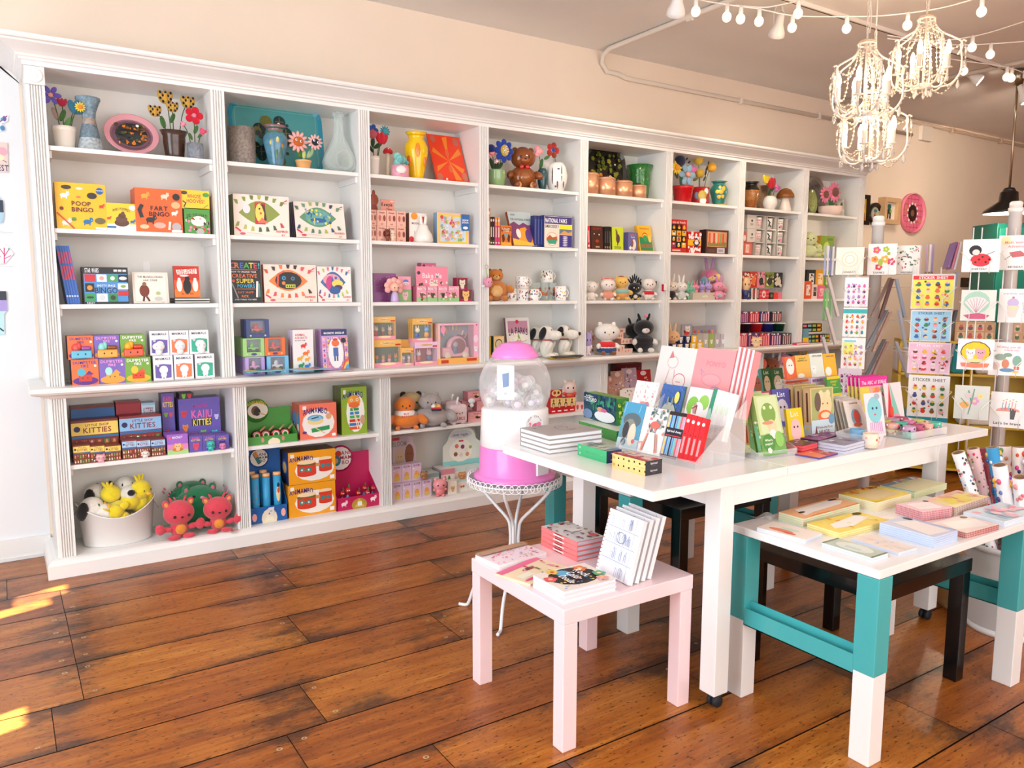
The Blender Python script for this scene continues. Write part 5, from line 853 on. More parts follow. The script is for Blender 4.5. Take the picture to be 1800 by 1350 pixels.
g.dec((-w/2,0,0),(w,0,0),(0,0,h),[('r',.07,.02,.25,.1,'c83a2a'),('r',.7,.05,.95,.12,'c83a2a'),('e',.12,.85,.06,.1,'f4a0c0'),('e',.93,.6,.06,.1,'f8d8e8'),('b',.93,.35,.05,'f4f4f4'),('o',.95,.95,.02,'d04a7a')]); g.dec((-w/2,.086,0),(w,0,0),(0,0,h),[('r',.6,.3,.95,.7,'6a3a6a')]+[('l',[(.2+.6*i/8,.62+.2*math.sin(PI*i/8)),(.16+.68*i/8,.7+.24*math.sin(PI*i/8))],.035,['f08a4a','f4e0c8','e8b050'][i%3]) for i in range(9)]); g.obj('carton',e)
g=G().box(-w*.36,.02,h*.16,w*.3,.07,h*.4,'f2b0c0','vinyl',.012).ell((w*.02,.045,h*.42),(w*.25,.03,h*.26),'f2b0c0','vinyl',18); g.obj('toy_van',e); G().ell((w*.02,.016,h*.43),(w*.18,.006,h*.19),'8a4a58','vinyl',16).obj('heart_window',e); G().ell((-w*.06,.012,h*.33),(w*.06,.006,h*.1),'4a6a9a','vinyl',10).ell((-w*.06,.01,h*.47),(w*.06,.006,h*.07),'b8a8b0','vinyl',10).obj('mouse_figure',e)
for s in (-.24,.2): G().lathe([(0,0),(h*.09,0),(h*.09,.008),(0,.008)],'f0e0d0','vinyl',14,Matrix.Translation((s*w,.02,h*.2))@Matrix.Rotation(PI/2,4,'X')).obj('wheel',e)
G().box(-w*.44,.001,h*.145,w*.37,.0015,h*.945,WHT,'film').obj('window_film',e)
# lower bay 3
plush('orange round plush in a white shirt reading BUT DADDY I LOVE HIM',LS,.09,711,697,'e8822a','none',None,None,None,'5a2a1a','5a2a1a',head=.55,fat=1.55,hw=.95,legs=True,shirt=None)
e=bpy.data.objects['plush_toy']; g=G(); hh=e.children[0].dimensions.z; g.lathe([(.062,.055),(.078,.075),(.07,.12),(.05,.135)],'f6f2f0','felt',24,cap=False); T=Matrix.Translation((0,-.0775,.07)); g.dec((-.05,-.084,.062),(.1,0,0),(0,.012,.06),[('t','BUT',.5,.82,.22,'c8202c'),('t','DADDY',.5,.52,.22,'c8202c'),('t','I LOVE HIM',.5,.2,.22,'c8202c',.95)]); g.obj('shirt',e)
plush('cream cow plush with brown patches lying behind the orange one',LS,.22,722,686,'e4c890','round','3a2a1c',None,None,head=.6,fat=1.5)
pk=plush('plump grey cat plush holding a small basket of snacks',LS,.08,756,689,'b0a8a4','cat',None,None,None,head=.5,fat=1.6,hw=1.15)
G().box(-.015,-.14,.125,.055,-.1,.15,'2a3040','felt',.004).obj('basket',pk); G().ell((.0,-.12,.155),(.018,.016,.018),'f4ecd8','felt',8).ell((.035,-.12,.155),(.02,.016,.018),'e8a860','felt',8).obj('snack',pk); G().box(-.016,-.142,.14,.056,-.098,.15,'c8303a','felt',.003).obj('basket_rim',pk)
def juice(lab,px,d,yt,xl,xr,txt):
    a=onY(xl,yt,d);b=onY(xr,yt,d);w=b.x-a.x;h=a.z-LS; e=empty('plush_carton',lab,'plush toy',((a.x+b.x)/2,d,LS)); g=G().box(-w/2,-.045,.006,w/2,.045,h,'f2dce0','plush',.02,seg=4); g.obj('body',e); G().tube([(.005,0,h-.005),(.012,0,h+.035),(.02,-.0,h+.05)],.008,'f4f4f4','felt',8).obj('straw',e)
    g=G(); g.dec((-w/2,-.045,0),(w,0,0),(0,0,h),[('o',.38,.58,.035,'222'),('o',.68,.58,.035,'222'),('e',.53,.54,.05,.02,'222'),('o',.15,.42,.12,'f06a90')]+([('t','JUICE',.58,.3,.15,'b83a50',.6)] if txt else []),'felt',.001); g.obj('face',e)
    for s in (-1,1): G().ell((s*w*.25,-.03,.008),(.018,.02,.01),'f2dce0','plush',8).obj('foot',e); G().ell((s*w*.2,-.0,h-.004),(.014,.014,.016),'e8b8bc','plush',8).obj('ear',e)
juice('pink juice carton plush with a straw and a face',802,.06,712,786,817,True); juice('second pink carton plush mostly hidden behind the first',792,.17,706,779,806,False)
JB=[('e',.4,.5,.2,.2,'e09a8a'),('e',.6,.45,.16,.16,'3a2a2a'),('e',.7,.6,.1,.1,'f0d080'),('t','Pusheen',.5,.82,.12,'7a3a40',.6)]
JH=.07
for i,(xl,xr,yt,lev,dd) in enumerate(((823,851,720,0,.06),(838,868,703,1,.09),(822,848,684,2,.13),(845,872,686,2,.12),(812,836,700,1,.16))): bx('keychain_box',f"small pink windowed toy box, {['front lower','right middle','left upper','right upper','back left'][i]} of the pile",'toy box',LS+lev*(JH+.002),dd,xl,xr,yt,.07,'e0a0a4',JB,h=JH,cs='b87078',grp='pile of pink toy boxes',rz=.03*(i%3-1))
plush('tiny white marshmallow plush hanging on the pink boxes',LS,.045,829,700,'f0f0f0','none',head=.6,fat=.8,yb=716,nm='plush_keyring',arms=False,legs=False)
def tier(lab,z,d,xl,xr,yt,n,c,dec,h,dep,grp):
    for i in range(n):
        a=xl+(xr-xl)*i/n; b=xl+(xr-xl)*(i+1)/n-.6
        bx('blind_box',f"{lab}, {['first','second','third','fourth','fifth'][i]} from the left",'toy box',z,d,a,b,yt-i*.7,dep,c,dec,h=h,grp=grp)
LB=[('r',0,.82,1,1,'c8b8d0'),('e',.5,.35,.24,.22,'e8a050'),('e',.5,.2,.3,.12,'d8c060'),('t','BLOOM',.5,.88,.12,'a04a70',.6),('o',.2,.7,.06,'f4f4f4')]
e=empty('display_carton','lilac toy display with two cartoon plants on its header','display carton',(onY(724,800,.12).x,.18,DK)); a=onY(690,767,.19);b=onY(731,767,.19); w=b.x-a.x;h=a.z-DK
g=G().ext([(-w/2,0),(w/2,0),(w/2,h*.82),(w/2-.02,h*.86),(w/2-.03,h*.96),(0,h),(-w/2,h*.98)],(0,0,0),(1,0,0),(0,0,1),.004,'cbbcc8'); g.dec((-w/2,-.004,0),(w,0,0),(0,0,h),[('t','BLOOM',.3,.86,.08,'8a9a88',.6),('e',.3,.62,.2,.16,'c8b090'),('e',.72,.66,.2,.18,'8a5a44'),('o',.65,.68,.02,'222'),('o',.78,.68,.02,'222'),('o',.25,.64,.02,'222'),('o',.36,.64,.02,'222'),('r',.0,.92,.3,.97,'c8404a')]); g.obj('header',e)
e.location=((a.x+b.x)/2,.2,DK)
LH=onY(705,850,.05).z-DK
tier('small lilac flower toy box in the lower display row',DK,.05,690,759,853,4,'d8c0d4',LB,LH,.06,'lower row of lilac toy boxes'); tier('small lilac flower toy box in the upper display row',DK+LH+.001,.08,689,741,819,3,'d8c0d4',LB,LH,.075,'upper row of lilac toy boxes')
figure('coral pink monkey vinyl figure in the middle of the bottom shelf',DK,.02,773,840,22,'f08a90','f0a0a4',hc='f09aa0'); figure('small brown bear vinyl figure on the lilac boxes',DK+LH+.001,.055,745,828,12,'a8744a','8a5a34')
bx('blind_box','long white and pink toy carton lying at the back centre','toy box',DK,.12,775,799,826,.14,'f0e4e0',[('e',.3,.5,.1,.2,'e0705a'),('e',.6,.5,.1,.2,'6a9a5a'),('r',0,.75,1,1,'d88a98')],cs='b8a8b0')
bx('blind_box','pale mint toy carton beside the white one','toy box',DK,.1,752,772,833,.14,'c8d4d0',[('r',0,.8,1,1,'8aa0a0')],cs='a8b8b4')
bx('blind_box','small cream toy box with a bear picture in front','toy box',DK,.02,787,803,847,.06,'f0e8dc',[('b',.55,.4,.25,'d8b080')],cs='c8b0a8')
e=empty('display_carton','mint toy display with a curved header of vegetable characters','display carton',(0,.21,DK)); a=onY(778,774,.21);b=onY(846,774,.21); w=b.x-a.x;h=onY(812,753,.21).z-DK; e.location=((a.x+b.x)/2,.21,DK)
g=G().ext([(-w/2,0),(w/2,0),(w/2,h*.72),(w*.36,h*.8),(w*.3,h*.93),(w*.18,h),(-w*.2,h),(-w*.32,h*.93),(-w*.38,h*.8),(-w/2,h*.72)],(0,0,0),(1,0,0),(0,0,1),.004,'dfe4d8'); g.dec((-w/2,-.004,0),(w,0,0),(0,0,h),[('r',0,.0,1,.45,'8fd0cc'),('e',.45,.9,.3,.07,'c8ccd0'),('t','sweet veggies',.45,.9,.05,'555',.4),('e',.45,.62,.3,.2,'f2f0e4'),('o',.35,.7,.05,'e07a6a'),('o',.5,.68,.05,'8a3a5a'),('o',.6,.62,.05,'f0e4d8'),('o',.32,.56,.05,'8a5a3a'),('o',.46,.54,.05,'e8d8d0'),('o',.62,.54,.05,'d89a6a'),('o',.7,.66,.04,'8aba5a'),('r',.4,.77,.52,.8,'d04a5a')]); g.obj('header',e)
tier('small white veggie toy box in the mint display front row',DK,.05,803,863,838,3,'eae8e0',[('r',0,.82,1,1,'c8e0dc'),('e',.5,.5,.3,.2,'f0d8d0'),('e',.4,.4,.1,.1,'d84a4a'),('e',.6,.4,.1,.1,'5a8a4a')],.085,.06,'white veggie toy boxes in front'); tier('small white veggie toy box in the mint display back row',DK+.001,.13,792,846,814,2,'eae8e0',[('r',0,.82,1,1,'c8e0dc'),('e',.5,.5,.3,.2,'f0d8d0'),('e',.35,.4,.1,.12,'b03a3a')],.16,.06,'white veggie toy boxes behind')
figure('tiny tan bun figure on the white veggie boxes',DK+.086,.07,812,829,16,'c89058','b07840')
# ================================================================ bay 4
pot('potted_flowers','sage green bowl pot with blue felt flowers with dotted centres','flowerpot',S1,.08,857.5,887,298,'bowl','8fb07a','ceramic',fl=[(886,265,17,'blue','1d3fa0','c8a83a',-.03),(863,262,7,'ball','1c2f7a'),(864,268,9,'rose','e04a6a','f4b0b0'),(873,283,5,'rose','e04a6a','fff')],leaf=[(864,288,9,1.9,'1f3a24'),(872,290,9,1.2,'1f3a24'),(878,292,8,.8,'2a4a2a')])
jar=plush('brown ceramic bear cookie jar with a red bow tie and cap',S1,.12,919,257,'8a4a22','round','7a3c1a',None,'9a5a2c','1a1a1a','1a1a1a','9a5226',.5,.95,m='ceramic',hat='7a2a20',nm='cookie_jar',cat='jar')
h=onY(919,257,.12).z-S1
for s in (-1,1): G().ell((s*.022,-.062,h*.5),(.02,.01,.016),'c8202a','ceramic',8,(0,s*.5,0)).obj('bow',jar); G().ell((s*.05,-.105,.022),(.02,.006,.022),'c88a54','ceramic',10).obj('foot_pad',jar)
G().lathe([(.052,0),(.054,.003),(.046,.006)],'6a2018','ceramic',18,Matrix.Translation((0,-.01,h*.84))).obj('cap_brim',jar)
pot('bud_vase','dark teal bud vase with a pink felt rose','vase',S1,.09,946,961,296,'tall','1a4a50','ceramic',fl=[(946,266,10,'rose','e88a98','f2a8a8')],leaf=[(951,288,8,1.3,'2f5a2a'),(961,277,6,.5,'3f6a34')])
pot('bud_vase','white vase with brown branch lines and a red and blue felt flower behind','vase',S1,.07,963,994,285,'egg','f0ece8','ceramic',fl=[(972,264,11,'poppy','a8281e','2a3f9a',.04)],spots=[(-.6,.5,.06,.3,'4a2a20'),(-.1,.3,.06,.25,'4a2a20'),(.3,.6,.05,.3,'4a2a20'),(.6,.3,.06,.22,'4a2a20'),(0,.75,.12,.03,'4a2a20'),(-.3,.15,.1,.04,'4a2a20')])
for i,(px,c,t,yt) in enumerate(((859.5,'d88a2a','c8701a',366),(863.5,'1c1c20','2a4a34',381),(867.5,'1c1c20','2a4a34',381),(872,'d83a78','f0a04a',382),(876.8,'d83a78','f0a04a',382))):
    a=onY(px-2.2,yt,.05); b=onY(px+2.2,yt,.05); w=b.x-a.x-.001
    book('paperback',f"{['orange','first black','second black','first pink and orange','second pink and orange'][i]} book standing spine out by the third pilaster",'book',((a.x+b.x)/2,.05,S2),w,a.z-S2,.15,c,[('r',.1,.7 if i>2 else 0,.9,1 if i>2 else .2,t),('r',.3,.3,.7,.65,'e8dcd0'),('e',.5,.88,.3,.05,'e8dcd0'),('e',.5,.1,.3,.03,'e8dcd0')],grp='spine-out travel books',cov=.001)
bk('souvenir_book','small orange book with a canyon picture','book',S2,.06,880,899,396,.02,'d8792a',[('p',[(.1,.9),(.9,.94),(.95,.75),(.05,.7)],'8a3a1a'),('t','RANGER',.5,.84,.1,'f4e0c0',.7),('t','CODE',.5,.74,.08,'f4e0c0',.5),('p',[(.25,.62),(.75,.62),(.5,.4)],'8a9aa0'),('p',[(.1,.5),(.3,.6),(.4,.3),(.2,.15)],'5a2a18'),('p',[(.9,.5),(.7,.6),(.6,.3),(.8,.15)],'5a2a18'),('r',.05,.05,.95,.18,'f0a83a')])
bk('travel_book','tilted hardback reading THE NATIONAL PARKS with a purple and orange arch','book',S2,.05,891,931,374,.03,'b8c8cc',[('t','THE NATIONAL PARKS',.5,.77,.06,'2a2a34',.86),('p',[(0,.62),(.2,.7),(.4,.6),(.6,.68),(.8,.6),(1,.66),(1,0),(0,0)],'7a3a6a'),('p',[(.4,.5),(.65,.55),(.95,.2),(1,0),(.2,0)],'ee9a2a'),('e',.72,.28,.14,.2,'5a3a80'),('p',[(0,.2),(.5,.12),(1,.04),(1,0),(0,0)],'f4b83a'),('e',.3,.35,.1,.14,'f0e4dc'),('r',.1,.88,.3,.93,'8a9aa0')],tilt=.38,spine_c='b8502a')
bx('kit_box','kit box reading NATIONAL PARKS EMBROIDERY','craft kit',S2,.03,956,1007,378,.055,'3a3674',[('r',.02,.02,.98,.98,'f4ece4'),('r',.03,.74,.97,.97,'3a3480'),('t','NATIONAL PARKS',.42,.85,.13,'fff',.74),('r',.03,.6,.52,.73,'dcd8d4'),('t','EMBROIDERY',.28,.665,.09,'222',.46),('r',.53,.6,.97,.73,'e8e030'),('r',.03,.03,.52,.59,'f2dccb'),('e',.28,.27,.2,.22,'d89a6a'),('e',.28,.27,.185,.2,'e8e0d4'),('p',[(.1,.3),(.2,.4),(.3,.32),(.44,.36),(.46,.25),(.1,.22)],'b05a30'),('p',[(.1,.23),(.46,.25),(.4,.12),(.18,.12)],'2f9a80'),('r',.53,.42,.97,.59,'6a7a8a'),('p',[(.53,.42),(.7,.55),(.85,.48),(.97,.54),(.97,.42)],'d8a05a'),('r',.53,.03,.97,.41,'3a3480'),('g',1,6,2,['d8d4e8'],None,(.56,.05,.9,.38))],cs='2a3a80')
for i,px in enumerate((941.5,946.8,952.2)):
    a=onY(px-2.4,378,.05); b=onY(px+2.4,378,.05); book('kit_book',f"navy kit box standing spine out, {['left','middle','right'][i]} of three",'craft kit',((a.x+b.x)/2,.05,S2),b.x-a.x-.001,.235,.05,'223070',[('r',.25,.1,.75,.9,'4a5a9a')],grp='navy spine-out kit boxes',cov=.001)
plush('orange bear plush with a tag leaning by the third pilaster',S3,.07,870,470,'cc7a28','round','8a4a1c',None,'e8b878','222','3a2018','e8b878',.42,1.0,rz=.0)
def mug(lab,px,d,yt,xl,xr,seed,yb=None,grp=None,c='f2efec',z=S3,glass=False,cols=('b85a5a','3a6a7a','2a3a6a','c87a4a','7a5a9a','4a8a7a')):
    a=onY(xl,yt,d); b=onY(xr,yt,d); r=(b.x-a.x)/2; h=a.z-z; e=empty('mug',lab,'mug',((a.x+b.x)/2,d+r,z),0,grp); G().lathe([(0,0),(r*.92,0),(r*.97,.004),(r,h*.5),(r,h),(r*.93,h),(r*.92,.01),(0,.008)],c,'blown_glass' if glass else 'ceramic',24).obj('cup',e)
    q=random.Random(seed); g=G()
    for i in range(26 if not glass else 8):
        t=q.uniform(-1.7,.6); zz=q.uniform(.12,.9)*h if not glass else q.uniform(.35,.7)*h; s=q.uniform(.003,.006)*(1 if not glass else 2.2); g.ell((r*math.sin(t),-r*math.cos(t),zz),(s,.0012,s*q.uniform(.6,1.8)),q.choice(cols if not glass else ('c86a30','8a3a1a')),'ceramic',6,(0,0,t))
    g.obj('print',e); G().tube([(r*.95,0,h*.8),(r*1.3,-.005,h*.78),(r*1.5,-.008,h*.55),(r*1.35,-.005,h*.3),(r*.96,0,h*.22)],.005,c,'blown_glass' if glass else 'ceramic',8).obj('handle',e); return h
mh=mug('white patterned mug at the left of the front row',903,.03,508,893,913,1); mug('white patterned mug with a blue word print, middle of the front row',924,.03,508,914.3,934,2,cols=('2a4aa0','d87a3a','2a2a5a','8a4a4a')); mug('white patterned mug with its handle out, right of the front row',944,.03,508.5,935.3,952.5,3)
mug('white patterned mug on top of the front row',925,.035,486,915,935,4,z=S3+mh+.001)
for i,(a,b) in enumerate(((938,953),(953.5,967),(968,981))): gh=mug(f"clear glass mug with fox prints, {['left','middle','right'][i]} of three",0,.16,497,a,b,20+i,glass=True,grp='glass fox mugs')
mug('white rainbow-print mug stacked on the glass mugs',0,.165,475,958.5,977,6,z=S3+gh+.001,cols=('d86a7a','e8a05a','f0d060','333','7a3a4a')); mug('white rainbow-print mug at the right of the shelf',0,.06,503,983.5,1000,7,cols=('d86a7a','e8a05a','f0d060','333','7a3a4a'))
bk('park_guide','white framed picture book reading LA PARKS','book',CT,.16,888,929,560,.03,'f2ece8',[('r',.06,.06,.94,.92,'f0e8e4'),('r',.08,.62,.92,.92,'c890a8'),('t','LA PARKS',.5,.68,.16,'222',.8,.05),('o',.48,.9,.07,'d02a4a'),('p',[(.5,.62),(.38,.34),(.64,.34)],'8ab040'),('r',.08,.06,.92,.3,'b8c83a'),('s',16,4,['f4e4d8','e8c8b0','d8d8c0'],.05,(.1,.3,.9,.6)),('b',.8,.3,.07,'f4f4f4')],tilt=.15,spine_c='8a5a7a')
bx('card_deck','small cream deck box with an ornate building print','card deck',CT,.1,867.5,886,591,.05,'e4b878',[('r',.06,.04,.94,.96,'f0d4a0'),('e',.5,.66,.36,.22,'3a3a34'),('e',.5,.66,.3,.17,'d8c8a0'),('e',.5,.35,.3,.14,'4a8a9a'),('e',.5,.22,.36,.12,'7a2a3a')],cs='1f4a44')
bx('slim_book','green and yellow book edges beside the cream deck box','book',CT,.12,860,866.5,592,.05,'e8b82a',[('r',.4,0,1,1,'1c4a40')])
def snooz(lab,px,d,yt,rz,s): 
    p=onY(px,yt,d); dog(lab,(p.x,d,CT),(p.z-CT)/1.2 if not s else s,rz)
snooz('white plush dog with black ears at the left front of the pair on the counter',961,.03,577,.75,.215); snooz('white plush dog with black ears at the right of the pair on the counter',991,.04,577,.75,.215); snooz('white plush dog with black ears behind the counter pair',943,.21,578,.75,.2)
def ltray(nm,lab,px,py,z,w,h,t,c,rz=0):
    p=onZ(px,py,z); g=G(); N=24; 
    def rr(w,h,r): return [(x+r*math.cos(t0+PI/2*i/5),y+r*math.sin(t0+PI/2*i/5)) for x,y,t0 in ((w/2-r,h/2-r,0),(-w/2+r,h/2-r,PI/2),(-w/2+r,-h/2+r,PI),(w/2-r,-h/2+r,1.5*PI)) for i in range(6)]
    A=[(x,y,t) for x,y in rr(w,h,.03)]; B=[(x,y,0) for x,y in rr(w-.03,h-.03,.02)]; Cc=[(x,y,.004) for x,y in rr(w-.036,h-.036,.02)]; D_=[(x,y,t) for x,y in rr(w-.008,h-.008,.028)]
    f=[]
    for a in range(3): f+=[(a*N+i,(a+1)*N+i,(a+1)*N+(i+1)%N,a*N+(i+1)%N) for i in range(N)]
    g.add(B+A+D_+Cc,f+[tuple(range(N))[::-1],tuple(3*N+i for i in range(N))],c,'lacquer'); return tag(g.obj(nm,None,(p.x,p.y+h/2,z),rz),lab,'tray')
ltray('catch_tray','yellow metal tray lying on the counter under the black one',1000,631,CT+.001,.3,.1,.014,'e0b41c'); ltray('catch_tray','black metal tray lying in the yellow tray on the counter',1003,629,CT+.0155,.3,.085,.012,'23201e')
e=empty('trinket','small brown wooden trinket on the counter by the third pilaster','ornament',(onZ(853,634,CT+.006).x,-.085,CT)); G().ell((0,0,.006),(.018,.012,.006),'6a4430','lacquer',10).ell((.012,0,.01),(.006,.006,.006),'8a5a3a','lacquer',8).obj('body',e)
# lower bay 4 (seen beside the gumball machine)
RB=[('r',0,0,1,.45,'c81e28'),('r',0,.45,1,1,'f0dc90'),('e',.5,.55,.25,.2,'5a2a1a'),('e',.5,.5,.18,.14,'e8b890'),('r',.2,.12,.8,.2,'f4e8e0'),('e',.5,.85,.14,.1,'c8301e')]
for i,(a,b) in enumerate(((968,978),(978.3,989),(989.3,1000),(1000.3,1010.5))): bx('blind_box',f"small red and yellow toy box with a brown doll, {['first','second','third','fourth'][i]} from the left",'toy box',LS,.04,a,b,701-i*.6,.07,'c81e28',RB,grp='red and yellow toy boxes')
for i,(a,b) in enumerate(((1011.5,1019),(1019.3,1027),(1027.3,1036))): bx('blind_box',f"small pink toy box beside the red ones, {['left','middle','right'][i]} of three",'toy box',LS,.05,a,b,707,.07,'ecd0cc',[('e',.5,.5,.3,.2,'d84a4a'),('e',.5,.3,.2,.15,'8a5a4a')],grp='small pink toy boxes')
bx('display_carton','red display back with a cream round popsicle header','display carton',LS+.085,.13,968,988,680,.006,'c81e28',[('e',.5,.7,.42,.3,'f0dc90'),('o',.35,.72,.12,'b82a2a'),('o',.68,.72,.1,'5a2a1a'),('r',.45,.0,.55,.4,'f4ece0')],h=.09)
figure('flat card figure of a pink cat in red above the small toy boxes',LS+.075,.11,1001,667,20,'d8503a','f2d8cc',hc='f2dcd0',nm='display_figure'); 
bx('display_carton','white display box behind the cat figure','display carton',LS,.12,990,1013,682,.05,'f0e8e0',[('r',0,0,1,.3,'f0c890'),('o',.85,.6,.1,'b83a3a')])
# ================================================================ bay 5
FD=[('e',.5,.5,.5,.5,'15140f')]
q=random.Random(11)
for i in range(40): FD.append(('f',q.uniform(.05,.95),q.uniform(.25,.95),q.uniform(.03,.06),q.choice(('6a7a1c','8a8a28','4a5a18','55621a','3a4a14')),q.choice(('3a4010','8a7a20'))))
FD+=[('f',.25,.38,.1,'c87a1c','8a4a10'),('f',.52,.32,.12,'d8ce9a','8a7a20'),('f',.82,.2,.13,'e0b858','c89030'),('o',.7,.7,.02,'e8e0d8')]
tray('black tray with a dense yellow flower print leaning at the back',S1,.19,1030,1098,257,'15140f','1a1812',FD,.14,rad=.22)
for i,(a,b,yt) in enumerate(((1028,1054,302),(1056,1084,310),(1087,1113.5,316),(1116,1137.5,324))):
    p=onY(a,yt,.05); r=(onY(b,yt,.05).x-p.x)/2; h=p.z-S1; e=empty('canister',f"copper canister with a dark knob, {['largest','second largest','third largest','smallest'][i]} of the set",'canister',(p.x+r,.05+r*.5,S1),0,'copper canisters')
    G().lathe([(0,0),(r,0),(r,h*.9),(r*.99,h*.9)],'f0b48c','copper',28).obj('body',e); G().lathe([(r*1.02,h*.88),(r*1.02,h*.93),(r*.9,h*.99),(r*.3,h*1.0),(0,h)],'f0b48c','copper',28).obj('lid',e); G().lathe([(r*.3,h),(r*.34,h+.008),(r*.3,h+.016),(0,h+.017)],'2a1210','plastic',14).obj('knob',e)
pot('vase','green embossed glass vase with a flared rim behind the copper canisters','vase',S1,.2,1107,1142,289,'flare','2f7a34','glaze',spots=[(-.5,.7,.14,.05,'4a9a4a'),(.1,.75,.14,.06,'4a9a4a'),(.6,.6,.14,.06,'4a9a4a'),(0,.5,.12,.06,'4a9a4a'),(.3,.35,.1,.05,'4a9a4a')])
for i,(px,c) in enumerate(((1031.5,'d82a48'),(1035.8,'d82a48'))): a=onY(px-2,397,.05); b=onY(px+2,397,.05); book('paperback',f"red paperback standing spine out, {['left','right'][i]} of two by the brown book",'book',((a.x+b.x)/2,.05,S2),b.x-a.x-.001,a.z-S2,.12,c,[('r',.3,.3,.7,.8,'f4c0c0'),('e',.5,.15,.3,.05,'f4f0f0')],cov=.001,roll=-.05,grp='red spine-out paperbacks')
bk('novelty_book','dark brown book with a cartoon face','book',S2,.05,1039,1059,397,.02,'4a2418',[('t','CRAPPY',.5,.88,.08,'a83a2a',.8),('e',.25,.66,.12,.06,'2a120c'),('e',.66,.64,.14,.08,'2a120c'),('o',.68,.64,.06,'f0e0d0'),('o',.25,.66,.05,'f0e0d0'),('e',.5,.36,.16,.07,'a83a2a'),('r',.35,.08,.7,.14,'c8a080')],tilt=.06,back='f0e8e0')
for i,px in enumerate((1066,1069.6,1073)): a=onY(px-1.7,398,.05); b=onY(px+1.7,398,.05); book('paperback',f"thin black book standing spine out, {['left','middle','right'][i]} of three by the lime book",'book',((a.x+b.x)/2,.06,S2),b.x-a.x-.001,a.z-S2,.12,'17151a',[('r',.3,.3,.7,.8,'5a5050'),('e',.5,.12,.3,.05,'c87a3a')],cov=.001,grp='thin black books')
bk('novelty_book','lime green book with a patterned llama reading DOGA','book',S2,.05,1075.5,1095,399,.02,'c8d830',[('e',.52,.5,.18,.2,'5a4038'),('e',.42,.72,.08,.14,'6a4a40'),('e',.36,.86,.06,.05,'8a6a5a'),('l',[(.5,.35),(.48,.22)],.05,'4a3028'),('t','DOGA',.5,.12,.1,'1f4a2a',.6)],tilt=.06,spine_c='1a1a1e')
bx('book_box','lilac blue cuddling-cats puzzle box','puzzle',S2,.06,1104.5,1121,408,.06,'6a6aa0',[('t','DAILY',.5,.86,.1,'e06a5a',.7),('t','Puzzle',.5,.74,.07,'f4ece4',.6),('e',.6,.34,.24,.3,'f0ddd4'),('e',.42,.4,.14,.2,'8a5a4a'),('o',.25,.16,.14,'f4f0ec')],cs='5a5a98')
for i in range(3): bk('picture_book',f"yellow and green frog picture book, {ORD[i]} of its tilted row",'book',S2,.06+.022*i,1119.5-i*1.2,1143-i*1.2,397,.02,'f0b82a',[('r',.06,.02,.98,.55,'2f8a5a'),('t','THE RETURN OF',.5,.88,.06,'a84a1a',.7),('e',.5,.62,.24,.17,'f0b82a'),('e',.5,.6,.2,.13,'d8502a'),('e',.5,.58,.16,.1,'f0d04a'),('e',.5,.5,.17,.13,'3aa05a'),('t','THE FROG',.5,.2,.14,'d8402a',.8),('e',.82,.48,.12,.14,'f0c860')],tilt=.22,grp='yellow and green frog books')
plush('cream plush with blue eyes and a striped cap, leftmost on its shelf',S3,.05,1038,494,'f0e6dc','flop','f0e0d4',None,None,'1a7a9a','c89a90',None,.6,.95,hat='8ab0a8'); plush('cream plush in a pink hood holding a white card',S3,.05,1068,488,'f2e4da','cat','e88a80',None,None,'5a2a2a','e0a0a0',None,.58,.95,hat='e8806a',bodyc='e89a80',hw=1.05)
plush('yellow plush with a brown cap and striped shirt',S3,.06,1092,484,'f0c060','round','f0c060',None,None,'3a2a1a','6a3a1a',None,.5,.95,hat='8a4a24',shirt='8ab8b0',bodyc='e8a860')
pb=plush('black plush bird with spiky head and a yellow beak',S3,.05,1116,489,'141216','horn','141216',None,'f0ece4','f4f4f4','e8c020',None,.62,1.0,legc='e8c020')
h=onY(1116,489,.05).z-S3
for i in range(7): G().ell((.014*(i-3),.01,h*.86+.012*(3-abs(i-3))),(.007,.007,.03),'141216','plush',6,(0,(i-3)*.22,0)).obj('spike',pb)
plush('white plush puppy with black drooping ears and a red bow',S3,.05,1140,490,'f2e8e0','flop','17151a',None,None,'222','222',None,.56,.9,shirt='c8202a')
e=empty('hang_tag','red and white swing tag sticking out past the pilaster','tag',(onY(1165,506,-.02).x,-.03,onY(1165,506,-.02).z)); G().box(-.02,0,-.03,.01,.002,.03,'b8182c').box(0,-.004,-.02,.03,-.002,.035,'f4f0f0').obj('card',e)
for i,(a,b,yt,yb,dd,c) in enumerate(((1028,1034,569,585,.16,'e8c8b8'),(1034,1047,564,580,.17,'ecd4c4'),(1030,1045,586,618,.12,'e8dcd8'))): bx('blind_box',f"cream-pink toy box left of the white cat plush, {['top left','top right','lower'][i]}",'toy box',CT+(.075 if i<2 else 0),dd,a,b,yt,.05,c,[('s',12,i,['c88a7a','b8a0c8','e0a0a0','8a6a5a'],.12,(.1,.1,.9,.9))],h=.09 if i<2 else .074)
figure('small lilac-capped vinyl figure on the left of the counter bay',CT,.03,1034,582,11,'e8d8e0','9a8ac0',hc='a898cc')
plush('white cat plush with a red top and blue shorts',CT,.03,1067,566,'f4efe8','cat','f4efe8',None,None,'3a241c','e0c060',None,.56,.92,shirt='d82a2a',shorts='2a4a80',hw=1.2,legc='8a4a24')
